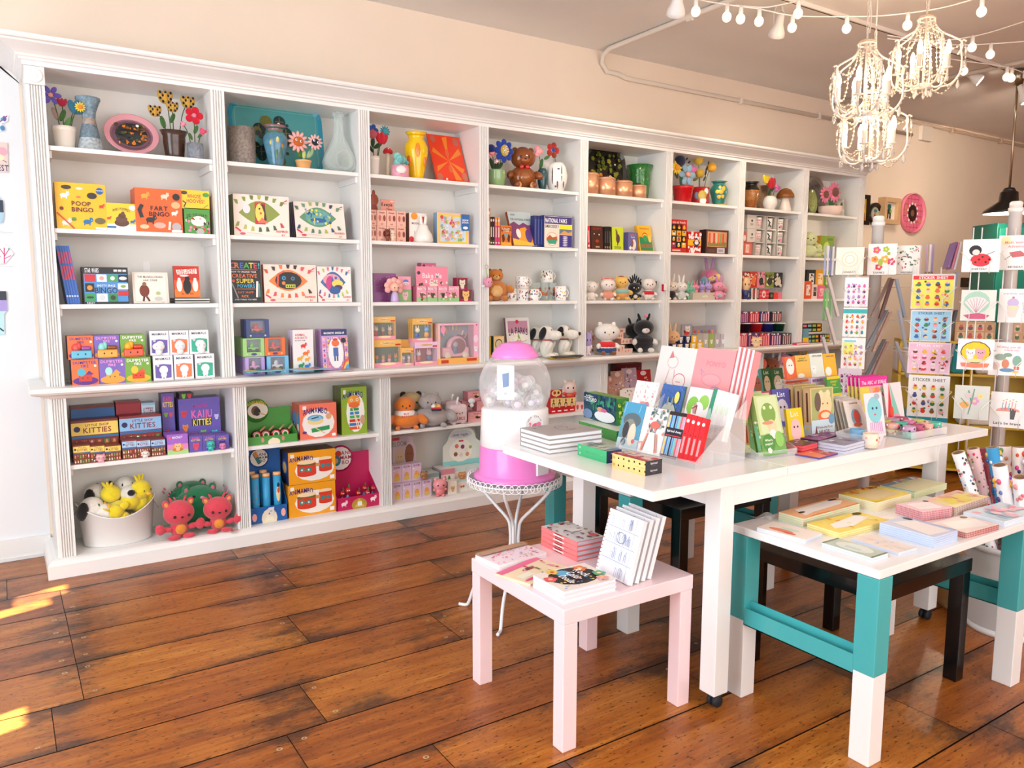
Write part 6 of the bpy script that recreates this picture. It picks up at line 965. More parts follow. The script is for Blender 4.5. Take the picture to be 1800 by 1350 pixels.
for i,(a,b,yt,lev,dd) in enumerate(((1064,1100,560,3.6,.17),(1082,1096,570,2.6,.16),(1092,1112,588,1.6,.12),(1078,1098,599,0,.05),(1097,1112,612,0,.08))): bx('blind_box',f"pale pink toy box behind the white cat, {['top','upper','middle','lower left','lower right'][i]} of the pile",'toy box',CT+lev*.045,dd,a,b,yt,.08,'f0d0c4',[('g',3,1,i,['d88a7a','e8b0a8','b87a6a'],None,(.05,.1,.95,.9))],h=(.04,.05,.045,.07,.035)[i],cs='d89a8a',grp='pink toy box pile')
ku=plush('black hooded plush with a white face and pink bow, right of the bay',CT,.06,1132,548,'16141a','horn','16141a',None,None,'16141a','b88a8a','f2e8e2',.5,.85,legc='f0ece6',armc='f0ece6',shirt='1c1a20'); G().ell((0,-.06,.31),(.018,.01,.016),'e88aa0','plush',8).obj('bow',ku)
plush('black plush half hidden behind the hooded one',CT,.2,1114,556,'1b181c','horn','1b181c',head=.5,fat=.8)
for i,(a,b,yt,c) in enumerate(((1066.5,1078,662,'c89a8a'),(1073,1096,653,'c8a090'),(1092,1118,648,'b8a0b0'),(1117,1143,651,'b8141e'))):
    o=bx('sticker_pack',f"{['peach','tan','lilac','dark red'][i]} pouch of stickers standing below the counter",'sticker pack',LS,.06+.01*i,a,b,yt,.006,c,[('e',.5,.9,.2,.07,'e8d8d0'),('s',24,i,['f0e4e0','8a3a4a','d88a9a','5a4a8a','e8c0a0'],.06,(.08,.08,.92,.82))],tilt=.15,grp='sticker pouches')
bx('display_carton','dark maroon carton at the back of the lower bay','display carton',LS,.22,1085,1128,640,.08,'6a141c',[('s',20,2,['c85a5a','e8a0a0'],.03,(.05,.1,.95,.9))])
for i in range(4): bx('card_pack',f"white card pack on edge below the counter, {ORD[i]} of its row",'card pack',LS,.015+.012*i,1090+i*2,1116+i*2,686-i,.008,'f0ece4',[('s',6,i,['c8a090','8a8aa0'],.05,(.1,.6,.9,.95))],tilt=.1,grp='white card packs')
# ================================================================ bay 6
pot('potted_flowers','glossy red tapered pot with yellow, navy, blue and pink felt flowers','flowerpot',S1,.1,1187,1214,326,'pot','c8141e','ceramic',fl=[(1190,294,9,'daisy','f0d040','e8a020'),(1195.5,283,7,'ball','1c2440'),(1208,307,15,'petal','8ab0c8','f09a8a'),(1216,298,9,'rose','c84a90','d86aa8',.02)],leaf=[(1188,304,8,2.0,'24402a'),(1197,302,10,1.5,'24402a'),(1197,316,9,1.6,'2f4a2a')])
pot('potted_flowers','red and white pot with yellow felt balls and dark leaf sprigs','flowerpot',S1,.12,1219,1242,329,'cyl','a8181e','ceramic',fl=[(1228,281,6,'ball','d8b028'),(1230,305,6,'ball','b8962a'),(1251,294,6,'ball','e8a828')],leaf=[(1207,279,3,.8,'3a2a20'),(1211,285,3,.6,'3a2a20'),(1215,293,3,.9,'3a2a20'),(1223,300,4,1.9,'3a2a20'),(1242,296,4,1,'3a2a20'),(1240,304,4,1.3,'3a2a20'),(1238,314,4,1,'3a3a20'),(1222,315,5,.4,'5a5a3a'),(1245,287,3,1.5,'3a2a20')],spots=[(0,.5,.5,.3,'b8a03a'),(.1,.2,.4,.25,'f0ece4'),(-.6,.5,.25,.2,'6a8ab0'),(.5,.75,.3,.2,'f0ece4')])
j_=pot('jug','teal jug with a painted yellow flower and a handle','jug',S1,.1,1253,1275,318,'urn','2a7a70','ceramic',spots=[(.0,.55,.3,.1,'e8b830'),(-.4,.55,.25,.08,'e8b830'),(.3,.68,.22,.1,'e8b830'),(.3,.38,.22,.1,'e8b830'),(-.2,.36,.22,.1,'e8b830'),(-.1,.72,.2,.08,'e8b830'),(0,.54,.12,.05,'5a3a2a'),(0,.04,.9,.03,'d8c060')]); h=onY(1253,318,.1).z-S1
G().tube([(.03,0,h*.9),(.075,0,h*.88),(.085,0,h*.75),(.065,0,h*.6),(.045,0,h*.58)],.007,'2a7a70','ceramic',8).obj('handle',j_)
bk('card_set','red book-shaped set with a grid of black and yellow pictures','book',S2,.04,1179.5,1208,385,.03,'c8201e',[('r',.04,.14,.96,.86,'17151a'),('t','cute and friendly',.5,.92,.07,'f4e4e0',.8),('g',3,4,5,['f4f0e8','f0b82a','3a5a9a','d8402a'],['17151a','f0b82a','c8201e','1f2430'],(.04,.14,.96,.86)),('r',.1,.05,.6,.09,'f0d0c8')])
bx('game_box','red and yellow box with white rabbits and a blue diamond','game box',S2,.045,1209.5,1233,407,.06,'c81c1e',[('r',0,.36,1,.64,'f0b81e'),('s',22,3,['f4f0ec'],.08,(.06,.05,.94,.32)),('s',20,4,['f4f0ec'],.08,(.06,.68,.94,.96)),('p',[(.35,.5),(.62,.74),(.9,.5),(.62,.26)],'1c2a60'),('o',.62,.52,.14,'f0d0c0'),('r',.48,.44,.76,.52,'f4f0ec')],cs='d8301c')
bx('puzzle_box','dark brown puzzle box picturing a row of books','puzzle',S2,.05,1241.5,1281,403,.08,'4a2620',[('r',.06,.3,.92,.92,'d89a6a'),('r',.08,.32,.9,.5,'8a7a3a')]+[('r',.12+.1*i,.45,.19+.1*i,.86,['d8503a','e8a08a','b83a2a','c8c8a0','e0703a','8a9a5a','d8502a'][i]) for i in range(7)]+[('r',.5,.04,.84,.26,'c8c4d0'),('t','1000',.66,.15,.1,'4a4a6a',.3),('r',.1,.08,.4,.2,'5a3a34')],cs='2a1614')
plush('white rabbit plush in a pale patterned outfit',S3,.05,1198,484,'f2ece4','long','f2ece4',None,None,'222','c88a80',None,.56,.92,bodyc='d8dcd8'); plush('cream rabbit plush mostly behind the fifth pilaster',S3,.06,1181,482,'f0e6d8','long','f0e6d8',None,None,'222','333',None,.56,.8,bodyc='2a2420')
bx('felt_box','beige felt tray box holding three small rabbits','box',S3,.04,1218,1257,514,.09,'c8bcaa',[('t','miffy',.55,.5,.3,'f4f0ea',.3)],m='felt')
for i,(px,yt,c,nn) in enumerate(((1213,494,'7ac8a8','mint green'),(1223,493,'f090a8','pink'),(1245,491,'b8a0dc','lilac'),(1234,494,'b098d8','second lilac'))): plush(f"small {nn} rabbit plush at the beige felt box",S3+(0 if i==0 else .052),.075 if i else .09,px,yt,c,'long',c,head=.62,fat=.9,arms=False)
bt=plush('large tie-dye rainbow rabbit plush at the back',S3,.2,1248,453,'d8889a','long','c890c0',None,None,'222','c87a80','f0d890',.5,1.1)
for k,(x,zz,c) in enumerate(((-.06,.17,'7ab0c0'),(.05,.2,'e8c070'),(-.02,.22,'e0709a'),(.07,.14,'c080c0'),(-.07,.08,'e8b878'))): G().ell((x,-.05,zz),(.04,.03,.04),c,'plush',10).obj('dye_patch',bt)
plush('pink and lilac rabbit plush at the right of the shelf',S3,.04,1264,484,'e890a8','long','c888c0',None,'b8c0c8','222','b85a6a',None,.55,.9)
plush('tan rabbit plush in an orange shirt at the left of the counter',CT,.07,1183,569,'e8b888','long','e8c8a0',None,None,'3a2018','a83a2a',None,.6,.8,shirt='d8502a')
for i,(a,b,yt,lev) in enumerate(((1192,1203,581,1),(1204.5,1215,581,1),(1216,1226,580,1),(1180,1191,598,0),(1191.5,1202,598,0),(1202.5,1213,598,0),(1214,1224,598,0),(1225,1236,598,0))): bx('blind_box',f"{'navy' if i in (0,1,3,4,5) else 'yellow'} rabbit box, {['lower','upper'][lev]} row, {['first','second','third','first','second','third','fourth','fifth'][i]} from the left",'toy box',CT+lev*.062,.03+.02*lev,a,b,yt,.05,'1c2a58' if i in (0,1,3,4,5) else 'f0b820',[('b',.5,.5,.3,'f2eee8'),('r',.2,.8,.8,.9,'f0e8d0')],h=.061)
bx('display_carton','grey display header with a row of coloured rabbits','display carton',CT+.09,.17,1219,1258,566,.006,'9a9aac',[('@',[('b',.07+.155*i,.5,.055,['d84a3a','f09a2a','7a7ab0','7aa040','b85a80','f0b090'][i]) for i in range(6)],(0,0,1,1)),('r',.75,.06,.95,.14,'333')],h=.11)
bx('header_card','grey cut-out header of a rabbit in red','sign',CT+.12,.15,1199,1216,559,.005,'a8a8b8',[('b',.6,.5,.28,'f4f0ec'),('e',.5,.2,.3,.16,'d8402a'),('e',.3,.35,.12,.12,'7a2a1c')],h=.1)
for i in range(6): bx('blind_box',f"grey toy box with a white rabbit outline in the long row, {['first','second','third','fourth','fifth','sixth'][i]} from the left",'toy box',CT,.1,1226+i*10.2,1235.4+i*10.2,586+i*.3,.07,['b0aca8','b8b4b0','9ab05a','b0a8b0','b8b0b8','a8a4a8'][i],[('b',.5,.45,.25,'f2eeea')],ct='f0a088',grp='grey rabbit toy boxes')
for i in range(2): fbook('notebook',f"{['lime green','magenta'][i]} flat pad lying on the counter near the rabbit boxes",'pad',[1262,1291][i],[606,607][i],CT+.001+.008*i,.26-.1*i,.06,.007,['a8b860','b82a78'][i])
# ================================================================ bay 7
pot('vase','brown and black drip-glazed vase with a flared black rim','vase',S1,.1,1310,1331,319,'urn','1c1614','glaze',bands=[(.05,'8a4a22'),(.35,'a8622c'),(.72,'b87a3c'),(.84,'1c1614'),(1,'1c1614')]); pot('vase','tan cylinder vase behind the white tulip vase','vase',S1,.2,1336,1352,326,'cyl','b89470','rough_glaze')
pot('bud_vase','white egg-shaped vase with yellow, red and pink felt flowers','vase',S1,.06,1345.5,1362,344,'egg','f0ebe2','ceramic',fl=[(1347,315,6,'tulip','e8cc28'),(1355,322,8,'tulip','c01828'),(1366,330,6,'rose','d880b0','c060a0')],leaf=[(1349,330,5,1.9,'24402a'),(1353,338,5,1,'24402a'),(1358,333,4,.8,'24402a')])
p=onY(1381,331,.08); e=empty('mushroom','white ceramic mushroom with a speckled brown cap','ornament',(p.x,.08,S1)); h=p.z-S1; G().lathe([(0,0),(.058,0),(.062,.01),(.04,h*.4),(.03,h*.62),(0,h*.62)],'f2e8dc','ceramic',24).obj('stem',e); G().lathe([(.02,h*.55,'f0e4d4'),(.075,h*.56,'f0e4d4'),(.085,h*.62),(.08,h*.74),(.055,h*.92),(.02,h),(0,h)],'9a5a20','glaze',24,cap=False).obj('cap',e)
MW=onY(1347,378,.05).x-onY(1330,378,.05).x; MH=(onY(1330,378,.05).z-S2)/3
for j in range(3):
    for i in range(3):
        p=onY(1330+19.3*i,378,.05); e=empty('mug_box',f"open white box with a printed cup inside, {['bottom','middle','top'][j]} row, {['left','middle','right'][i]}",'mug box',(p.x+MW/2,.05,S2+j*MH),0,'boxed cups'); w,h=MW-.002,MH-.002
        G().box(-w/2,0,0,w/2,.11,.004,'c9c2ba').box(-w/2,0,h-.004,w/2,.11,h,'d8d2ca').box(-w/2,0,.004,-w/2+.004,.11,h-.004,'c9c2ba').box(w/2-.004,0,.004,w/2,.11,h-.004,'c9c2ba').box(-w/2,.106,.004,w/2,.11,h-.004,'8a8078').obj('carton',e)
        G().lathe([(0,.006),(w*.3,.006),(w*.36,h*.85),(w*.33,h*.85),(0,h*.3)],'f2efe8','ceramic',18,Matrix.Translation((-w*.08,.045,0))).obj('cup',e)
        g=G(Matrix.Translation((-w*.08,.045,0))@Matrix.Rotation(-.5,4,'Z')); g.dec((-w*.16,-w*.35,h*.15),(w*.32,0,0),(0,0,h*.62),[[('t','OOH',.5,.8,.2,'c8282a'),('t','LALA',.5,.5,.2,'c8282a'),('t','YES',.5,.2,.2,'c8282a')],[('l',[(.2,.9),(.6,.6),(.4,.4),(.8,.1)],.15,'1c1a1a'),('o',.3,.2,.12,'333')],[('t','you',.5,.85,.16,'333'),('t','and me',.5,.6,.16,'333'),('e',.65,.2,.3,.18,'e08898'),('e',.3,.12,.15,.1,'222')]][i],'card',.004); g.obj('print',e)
for j in range(2): bx('mug_box',f"closed white cup box with a dark dot logo at the left, {['lower','upper'][j]} of two",'mug box',S2+MH*(j+1),.06,1314,1329.3,402 if j==0 else 378,.11,'cfc8c0',[('o',.55,.58,.1,'222'),('r',.35,.3,.7,.36,'777'),('r',.4,.22,.62,.26,'888')],h=MH-.002,grp='closed cup boxes')
bx('gift_box','red box with a white tower print in front of the cup boxes','gift box',S2,.012,1306,1323,425,.03,'a8301e',[('r',.08,.1,.92,.9,'c85a44'),('r',.3,.2,.66,.8,'f0d8d0'),('r',.4,.25,.46,.75,'c0281e'),('r',.54,.25,.6,.75,'c0281e')]); bx('gift_bag','small red arched bag on the red box','gift bag',S2+.115,.014,1306.5,1312.5,407,.02,'b8402e',[('e',.5,.4,.3,.3,'e8d0c4')])
e=empty('riser_shelf','clear acrylic riser shelf in the seventh bay','display riser',(onY(1340,495,.15).x,.12,S3)); G().box(-.26,0,.105,.2,.12,.109,WHT,'acrylic').box(-.26,0,0,-.256,.12,.105,WHT,'acrylic').box(.196,0,0,.2,.12,.105,WHT,'acrylic').obj('shelf',e)
for i,(a,b,c,c2) in enumerate(((1304,1317,'a01c20','d84a3a'),(1318.5,1331,'c8281e','e8783a'),(1332,1345,'e890a0','2a2028'),(1346,1361,'7a8a1e','1c1c16'),(1362,1376,'15151a','e8d8c0'))): bx('soap_box',f"{['dark red','red','pink','olive','black'][i]} patterned soap box on the clear riser",'soap box',S3+.11,.13,a,b,477+i*.5,.07,c,[('s',14,i,[c2,'f0e0d0'],.12,(.1,.1,.9,.9)),('e',.5,.4,.3,.25,c2)])
CS=['e87a70','d85a60','f0a0a0','f0e8e0','2a4a60','e8f0e8','1c1c24','f0ece8','1a1a20']
for i in range(9): bx('striped_card',f"slim striped card standing in the row under the riser, {['first','second','third','fourth','fifth','sixth','seventh','eighth','ninth'][i]} from the left",'card',S3,.045,1304+3.4*i,1307+3.4*i,507,.06,CS[i],[('r',.3,.1,.7,.9,CS[(i+4)%9])],grp='slim striped cards')
bx('tin','red striped tin with a white oval','tin',S3,.04,1335.5,1352,508,.05,'c8303a',[('r',0,.6,1,.75,'e8606a'),('r',0,.25,1,.4,'e8606a'),('e',.45,.5,.2,.36,'f0dcd8'),('e',.45,.45,.1,.16,'d84a50')],bev=.005)
for i,(a,b,c) in enumerate(((1352.7,1360,'2a1c1c'),(1360.5,1367.5,'d8402e'),(1368,1375,'e07890'))): bx('soap_box',f"small {['dark brown','red','pink'][i]} square box beside the red tin",'soap box',S3,.05,a,b,514,.05,c,[('e',.5,.5,.25,.25,'8a6a5a' if i==0 else c)])
figure('navy and cream wooden doll standing before the striped cards',S3,.02,1312,485,11,'2a3a70','e8b888',hc='e8c090')
SB=[('5a3a6a','d880a8'),('b82a3a','f0a0a8'),('2a2a60','f0b0c0'),('2f3a3a','f0a0a8'),('c83a5a','f0b0b8')]
def cupboxes(z,yt,xs,nm_,d):
    for i,(a,b) in enumerate(xs):
        c,c2=SB[i if len(xs)==4 else (4,0,1,2,3)[i]]; nn=['plum','red','navy','charcoal','magenta'][SB.index((c,c2))]
        bx('cup_box',f"{nn} and pink striped cup box in the {nm_} row",'cup box',z,d,a,b,yt,.07,c,[('r',.12+.22*k,.05,.24+.22*k,.8,c2) for k in range(4)]+[('s',6,i,['f4f0f0'],.06,(.1,.84,.9,.96))],cs=c)
BH=onY(1304,586,.03).z-CT
cupboxes(CT,586,((1299,1314),(1315,1335),(1336,1354),(1355,1374),(1375,1391)),'bottom',.03)
for i,(a,b,c,nn) in enumerate(((1299,1307,'c01c4a','magenta'),(1308,1328,'15151a','black'),(1329,1348,'b81c24','red'),(1349,1368.5,'1c2a80','blue'),(1369,1387,'12402c','dark green'))):
    p=onY(a,568,.03); r=(onY(b,568,.03).x-p.x)/2; r2=max(r,.055); h=p.z-CT-BH-.001; e=empty('cup',f"{nn} tapered cup with a white rim on the striped boxes",'cup',(p.x+2*r-r2,.03+r2,CT+BH+.001)); G().lathe([(0,0),(r2*.75,0),(r2*.98,h*.9),(r2,h*.9,'f4f0ea'),(r2,h,'f4f0ea'),(r2*.92,h,'f4f0ea'),(r2*.7,.01,'f4f0ea'),(0,.01,'f4f0ea')],c,'ceramic',22).obj('body',e)
cupboxes(onY(1304,567.5,.03).z,548,((1302,1316),(1318,1335),(1336,1354),(1357,1374)),'top',.04)
figure('cream snail-like figurine with a yellow petal on the counter',CT,-.03,1330,592,20,'ecd0a8','f0d040'); 
for i,(px,py,w,dd,c,nn) in enumerate(((1355,604,.22,.05,'b8141e','red'),(1386,602,.2,.05,'a89878','tan'),(1415,602,.24,.05,'d84a80','pink'),(1365,599,.12,.04,'3a4a80','blue'))): fbook('zip_pouch',f"flat {nn} pouch lying on the counter in the seventh bay",'pouch',px,py,CT+.001+(.0 if i<3 else .013),w,dd,.012,c,[('r',.1,.7,.9,.8,'f0e0d0')],rz=.05*i)
# ================================================================ bay 8
def rplate(lab,px,py,rx,d,c,rim,dec,m='ceramic'): plate(lab,S1,d,px,py,rx,abs(rx)*1.25,c,rim,dec,.12,m)
plate('large round silver tray standing at the back of the last bay',S1,.22,1431,335,17,36,'b0aaa8','c8c0b8',[('s',50,3,['9a9494','c0bab8','8a8484'],.06,(.1,.1,.9,.9))],.1,'metal'); plate('green glass plate standing against the seventh pilaster',S1,.12,1424,350,8,22,'a8b070','8a9a5a',[('s',30,4,['8a9048','d0d0a0'],.06,(.15,.15,.85,.85))],.1)
pot('potted_flowers','white pot with two pink felt daisies with brown faces and eyes','flowerpot',S1,.06,1446,1472,362,'bowl','f0d8cc','ceramic',fl=[(1451,342,9,'daisy','f080a0','7a4a3a'),(1467,338,11,'daisy','f080a0','7a4a3a')],leaf=[(1459,358,8,1.9,'2a5a2a'),(1464,356,7,1,'2a5a2a')],dots=1); pot('bud_vase','small white vase with green leaf print behind the daisy pot','vase',S1,.12,1466,1480,350,'cyl','dcd8c8','glaze',spots=[(-.5,.5,.2,.2,'4a6a3a'),(.3,.6,.2,.2,'4a6a3a'),(0,.3,.2,.15,'6a8a4a')])
for i,(px,yt,d,c) in enumerate(((1421,408,.05,'d8e0a8'),(1436,428,.05,'dce4a0'),(1428,424,.14,'d0dca0'))): plush(f"pale green dinosaur plush, {['tallest at the left','front right','small one behind'][i]} of three",S2,d,px,yt,c,'none',head=.55,fat=1.15)
bx('game_box','green and gold box with a leaf drawing behind the green plush','gift box',S2,.16,1443,1467,414,.12,'7a9a1e',[('e',.45,.4,.25,.35,'b8d050'),('p',[(.3,.2),(.6,.2),(.5,.8)],'c8dc70'),('r',.5,.8,.9,.9,'5a7a1c')],cs='c89a2a')
for i,(a,b,yt,c,c2,zz,nn) in enumerate(((1418,1434,474,'17171c','f0ece4',.11,'black and white'),(1434.5,1449,474,'e0a028','f4e4c0',.11,'amber'),(1414,1427,494,'e0562a','f4e8d8',0,'orange starburst'),(1427.5,1437,500,'ecd4d0','3a2a2a',0,'white'),(1437.5,1450,502,'e06a8a','f0c0c8',0,'pink'),(1449.5,1460,476,'6a9a3a','d0e0a0',.11,'green'))): bx('candle_box',f"{nn} candle box in the last bay",'candle box',S3+zz,.05+.04*(zz>0),a,b,yt,.06,c,[('r',.3,.2,.85,.8,c2),('s',6,i,[c],.08,(.35,.25,.8,.75))])
G().box(0,0,0,.42,.14,.004,WHT,'acrylic').obj('shelf',empty('riser_shelf','clear acrylic riser shelf in the last bay','display riser',(onY(1414,492,.08).x,.08,S3+.105)))
for i,(a,b,yt,zz,nn) in enumerate(((1411,1445,559,.11,'upper left'),(1414,1440,583,.0,'lower left'),(1441,1458,586,0,'lower right'))):
    for k in range(2): bx('candy_tray',f"black tray of bright sweets, {nn} of the stack, {['lower','upper'][k]}",'sweet box',CT+zz+k*.042,.06,a,b,yt+10-8*k,.08,'16161a',[('r',.04+.24*q,.2,.22+.24*q,.8,['e87a8a','8ab0c8','9ac050','f0a82a'][q]) for q in range(4)],h=.04)
bx('riser_block','blue and yellow cone-shaped pack at the left of the sweets','toy',CT,.02,1412,1422,578,.04,'6a9ab0',[('r',0,0,1,.4,'f0c820')]); fbook('zip_pouch','pink and black pen case on the counter of the last bay','pencil case',1412,606,CT+.001,.2,.05,.02,'d83a78',[('r',.8,.1,.95,.9,'2a1a20')])
# plush tops and boxes peeping over the table in the lower bays
for i,(px,yt,c,k) in enumerate(((1327,620,'f06a4a','cat'),(1352,625,'8a4a2a','round'),(1365,622,'f0ece8','long'),(1378,618,'f0a8c0','bird'),(1400,620,'4a4a5a','round'),(1412,617,'e8a828','long'))): plush(f"{['orange','brown','white','pink','charcoal','mustard'][i]} soft toy on the lower shelf behind the tall table",LS,.1,px,yt,c,k,head=.5,fat=1.0)
for i in range(6):
    bx('toy_box',f"red toy carton on the lower shelf, {['first','second','third','fourth','fifth','sixth'][i]} from the fifth lower bay",'toy box',LS,.18,1290+i*27,1314+i*27,652-i,.1,['8a1c22','a82a30','7a2a3a','b03a3a','8a2a4a','a84a4a'][i],[('s',14,i,['f0c0a0','e8e0d0','d87a5a'],.08,(.1,.1,.9,.9))])
# ================================================================ gumball machine on its wire stool
GX,GY,GZ=1.765,-1.775,.684
st=empty('wire_stool','white wire stool with a looped edge carrying the toy vending globe','stool',(GX,GY,0))
G().lathe([(0,GZ-.012),(.222,GZ-.012),(.225,GZ-.006),(.222,GZ),(0,GZ)],'8a8a90','wire',40).obj('seat',st)
g=G()
for i in range(44):
    a=2*PI*i/44; u=Vector((math.cos(a),math.sin(a),0)); t=Vector((-math.sin(a),math.cos(a),0)); g.tube([u*.228+t*(.026*math.cos(q))+Vector((0,0,GZ-.008+.022*math.sin(q))) for q in [2*PI*k/12 for k in range(12)]],.0022,'f0f0f0','wire',5,True)
for z in (GZ-.008,): g.tube([(.226*math.cos(2*PI*i/40),.226*math.sin(2*PI*i/40),z) for i in range(40)],.004,'f0f0f0','wire',6,True)
g.obj('looped_edge',st)
for k in range(4):
    a=k*PI/2+.72; u=Vector((math.cos(a),math.sin(a),0)); P=[u*r+Vector((0,0,z)) for r,z in ((.19,.672),(.17,.62),(.1,.54),(.035,.47),(.022,.42),(.022,.34),(.05,.28),(.13,.2),(.2,.12),(.235,.03),(.25,.009),(.29,.009))]
    G().tube(smooth_path(P,5),.0085,'eeeef0','wire',8).obj('leg',st)
gm=empty('capsule_machine','pink and white toy capsule machine with a clear globe reading POP CUTIE','capsule machine',(GX,GY,GZ)); HP='ee86cf'
G().lathe([(0,.001),(.198,.001),(.2,.008),(.195,.02),(.178,.026),(.172,.03),(.168,.155),(.166,.16)],HP,'plastic',48).obj('base',gm)
G().lathe([(.166,.16),(.168,.162),(.160,.335),(.15,.342),(0,.342)],'f6f4f4','plastic',48).obj('body',gm)
G().lathe([(.148,.343),(.155,.36),(.168,.40),(.173,.44),(.168,.49),(.15,.535),(.118,.575),(.108,.585)],WHT,'globe',48,cap=False).obj('globe',gm)
G().lathe([(.112,.578),(.114,.585),(.108,.598),(.088,.628),(.074,.634),(.07,.642),(.03,.652),(0,.653)],HP,'plastic',40).obj('lid',gm)
G(Matrix.Translation((0,0,.652))).ell((.02,0,0),(.03,.012,.006),'e070c0','plastic',8).obj('lid_lock',gm)
D=[('o',.5,.5,.5,'fafafa')]+[('t',ch,.5-.4*math.cos(t),.5+.4*math.sin(t),.085,'333') for ch,t in zip('POP CUTIE',[PI*(.16+.085*i) for i in range(9)]) if ch!=' ']+[('e',.55,.4,.22,.18,'e86a90'),('e',.72,.5,.14,.13,'f090b0'),('l',[(.3,.35),(.22,.45),(.28,.55)],.04,'e86a90'),('o',.24,.58,.06,'f090b0'),('t','!!',.9,.4,.1,'444'),('t','f',.1,.35,.1,'444')]
g=G(); g.dec((-.05,-.1635,.228),(.1,0,0),(0,0,.1),D,'card',.002); g.obj('logo_label',gm)
q=Matrix.Rotation(.25,4,'Z'); G(q).box(-.035,-.176,.035,.045,-.162,.125,'f0f2f6','plastic',.003).obj('prize_door',gm)
e=tag(G().box(-.04,-.001,0,.04,.001,.16,'f4f6f8','paper').dec((-.04,-.001,0),(.08,0,0),(0,0,.16),[('p',[(.3,.75),(.7,.8),(.7,.4),(.35,.35)],'5a80b0'),('r',.4,.15,.6,.22,'b8c4d8'),('r',.3,.9,.7,.94,'c8d0dc')]).obj('paper_slip',None,(GX-.095,GY-.065,GZ+.39),-.75),'white paper slip with a blue mark standing inside the globe','paper slip')
q=random.Random(5)
for i in range(34):
    lv=i//12; a=i*2.4+lv; r=(.122,.10,.07)[min(lv,2)]*(1 if i%4 else .35); rr=q.uniform(.027,.032); o=G(); o.ell((0,0,0),(rr,rr,rr*1.15),['f4f4f6','f0e4ea','e8eef4','f4f0f0'][i%4],'film' if i%3 else 'acrylic',14); o.ell((0,0,-rr*.25),(rr*.6,rr*.6,rr*.5),q.choice(('f4d8e4','e8e4f4','d8ece8','f4f4f4','e0d4ec','f0e8e0')),'paper',8)
    tag(o.obj('toy_capsule',None,(GX+r*math.cos(a),GY+r*math.sin(a),GZ+.375+.042*lv+q.uniform(0,.008)),q.uniform(0,6)),'clear round toy capsule with a pale prize inside the globe','toy capsule','toy capsules in the globe')
# ================================================================ goods on the tables
def fst(nm,lab,cat,z,f,r,l,yt,n,c,dec=(),orient=0,pages='f2f0ec',spine=(),jit=.0,cols=None,kind='book',edge=(),**kw):
    P0=onZ(*f,z); PR=onZ(*r,z); PL=onZ(*l,z); h=onY(f[0],yt,P0.y).z-z; t=h/n
    if orient==0: X=PR-P0; Y=PL-P0; O=P0
    else: X=P0-PL; Y=PR-P0; O=PL
    w=X.length; d=abs(X.normalized().cross(Y).z); rz=math.atan2(X.y,X.x); q=random.Random(n+int(f[0]))
    for i in range(n):
        M=O+X*.5; pos='' if n==1 else (', lower of two','\x00')[0] if n==2 and i==0 else ', upper of two' if n==2 else f", {['bottom','second','third','fourth','fifth','sixth','seventh'][i] if i<n-1 else 'top'} of {n}"
        cc=cols[i%len(cols)] if cols else c; lb=lab+pos; g_=f"stack of {lab.split(' with ')[0]}" if n>1 else None; loc=(M.x+q.uniform(-jit,jit),M.y+q.uniform(-jit,jit),z+i*t+.0004); a=rz+q.uniform(-jit,jit)*4
        if kind=='book': book(nm,lb,cat,loc,w,d,t*.96,cc,dec if i==n-1 else (),flat=True,rz=a,grp=g_,pages=pages,spine=spine,**kw)
        else:
            e=empty(nm,lb,cat,loc,a,g_); g=G(); g.box(-w/2,0,t*.82,w/2,d,t*.94,cc)
            if i==n-1 and dec: g.dec((-w/2,0,t*.94),(w,0,0),(0,d,0),dec)
            g.obj('top_sheet',e); g=G(); g.box(-w/2+.0005,.0005,0,w/2-.0005,d-.0005,t*.8,pages,'paper')
            if edge: g.dec((-w/2,.0005,0),(w,0,0),(0,0,t*.8),edge); g.dec((-w/2+.0005,d,0),(0,-d,0),(0,0,t*.8),edge); g.dec((w/2-.0005,0,0),(0,d,0),(0,0,t*.8),edge)
            g.obj('sheets',e)
fst('sketchbook','grey linen-covered sketchbook stacked at the table end','book',TZ,(965.5,799),(1046,783),(914.5,783),766,4,'a8a09c',[('s',6,3,['4a4644'],.02,(.1,.2,.9,.9)),('l',[(.3,.5),(.4,.66),(.55,.6),(.68,.68),(.72,.5),(.55,.42),(.4,.44),(.3,.5)],.012,'4a4644'),('e',.14,.3,.02,.05,'4a4644'),('e',.25,.14,.03,.04,'4a4644')],1,'eef0f6',jit=.001)
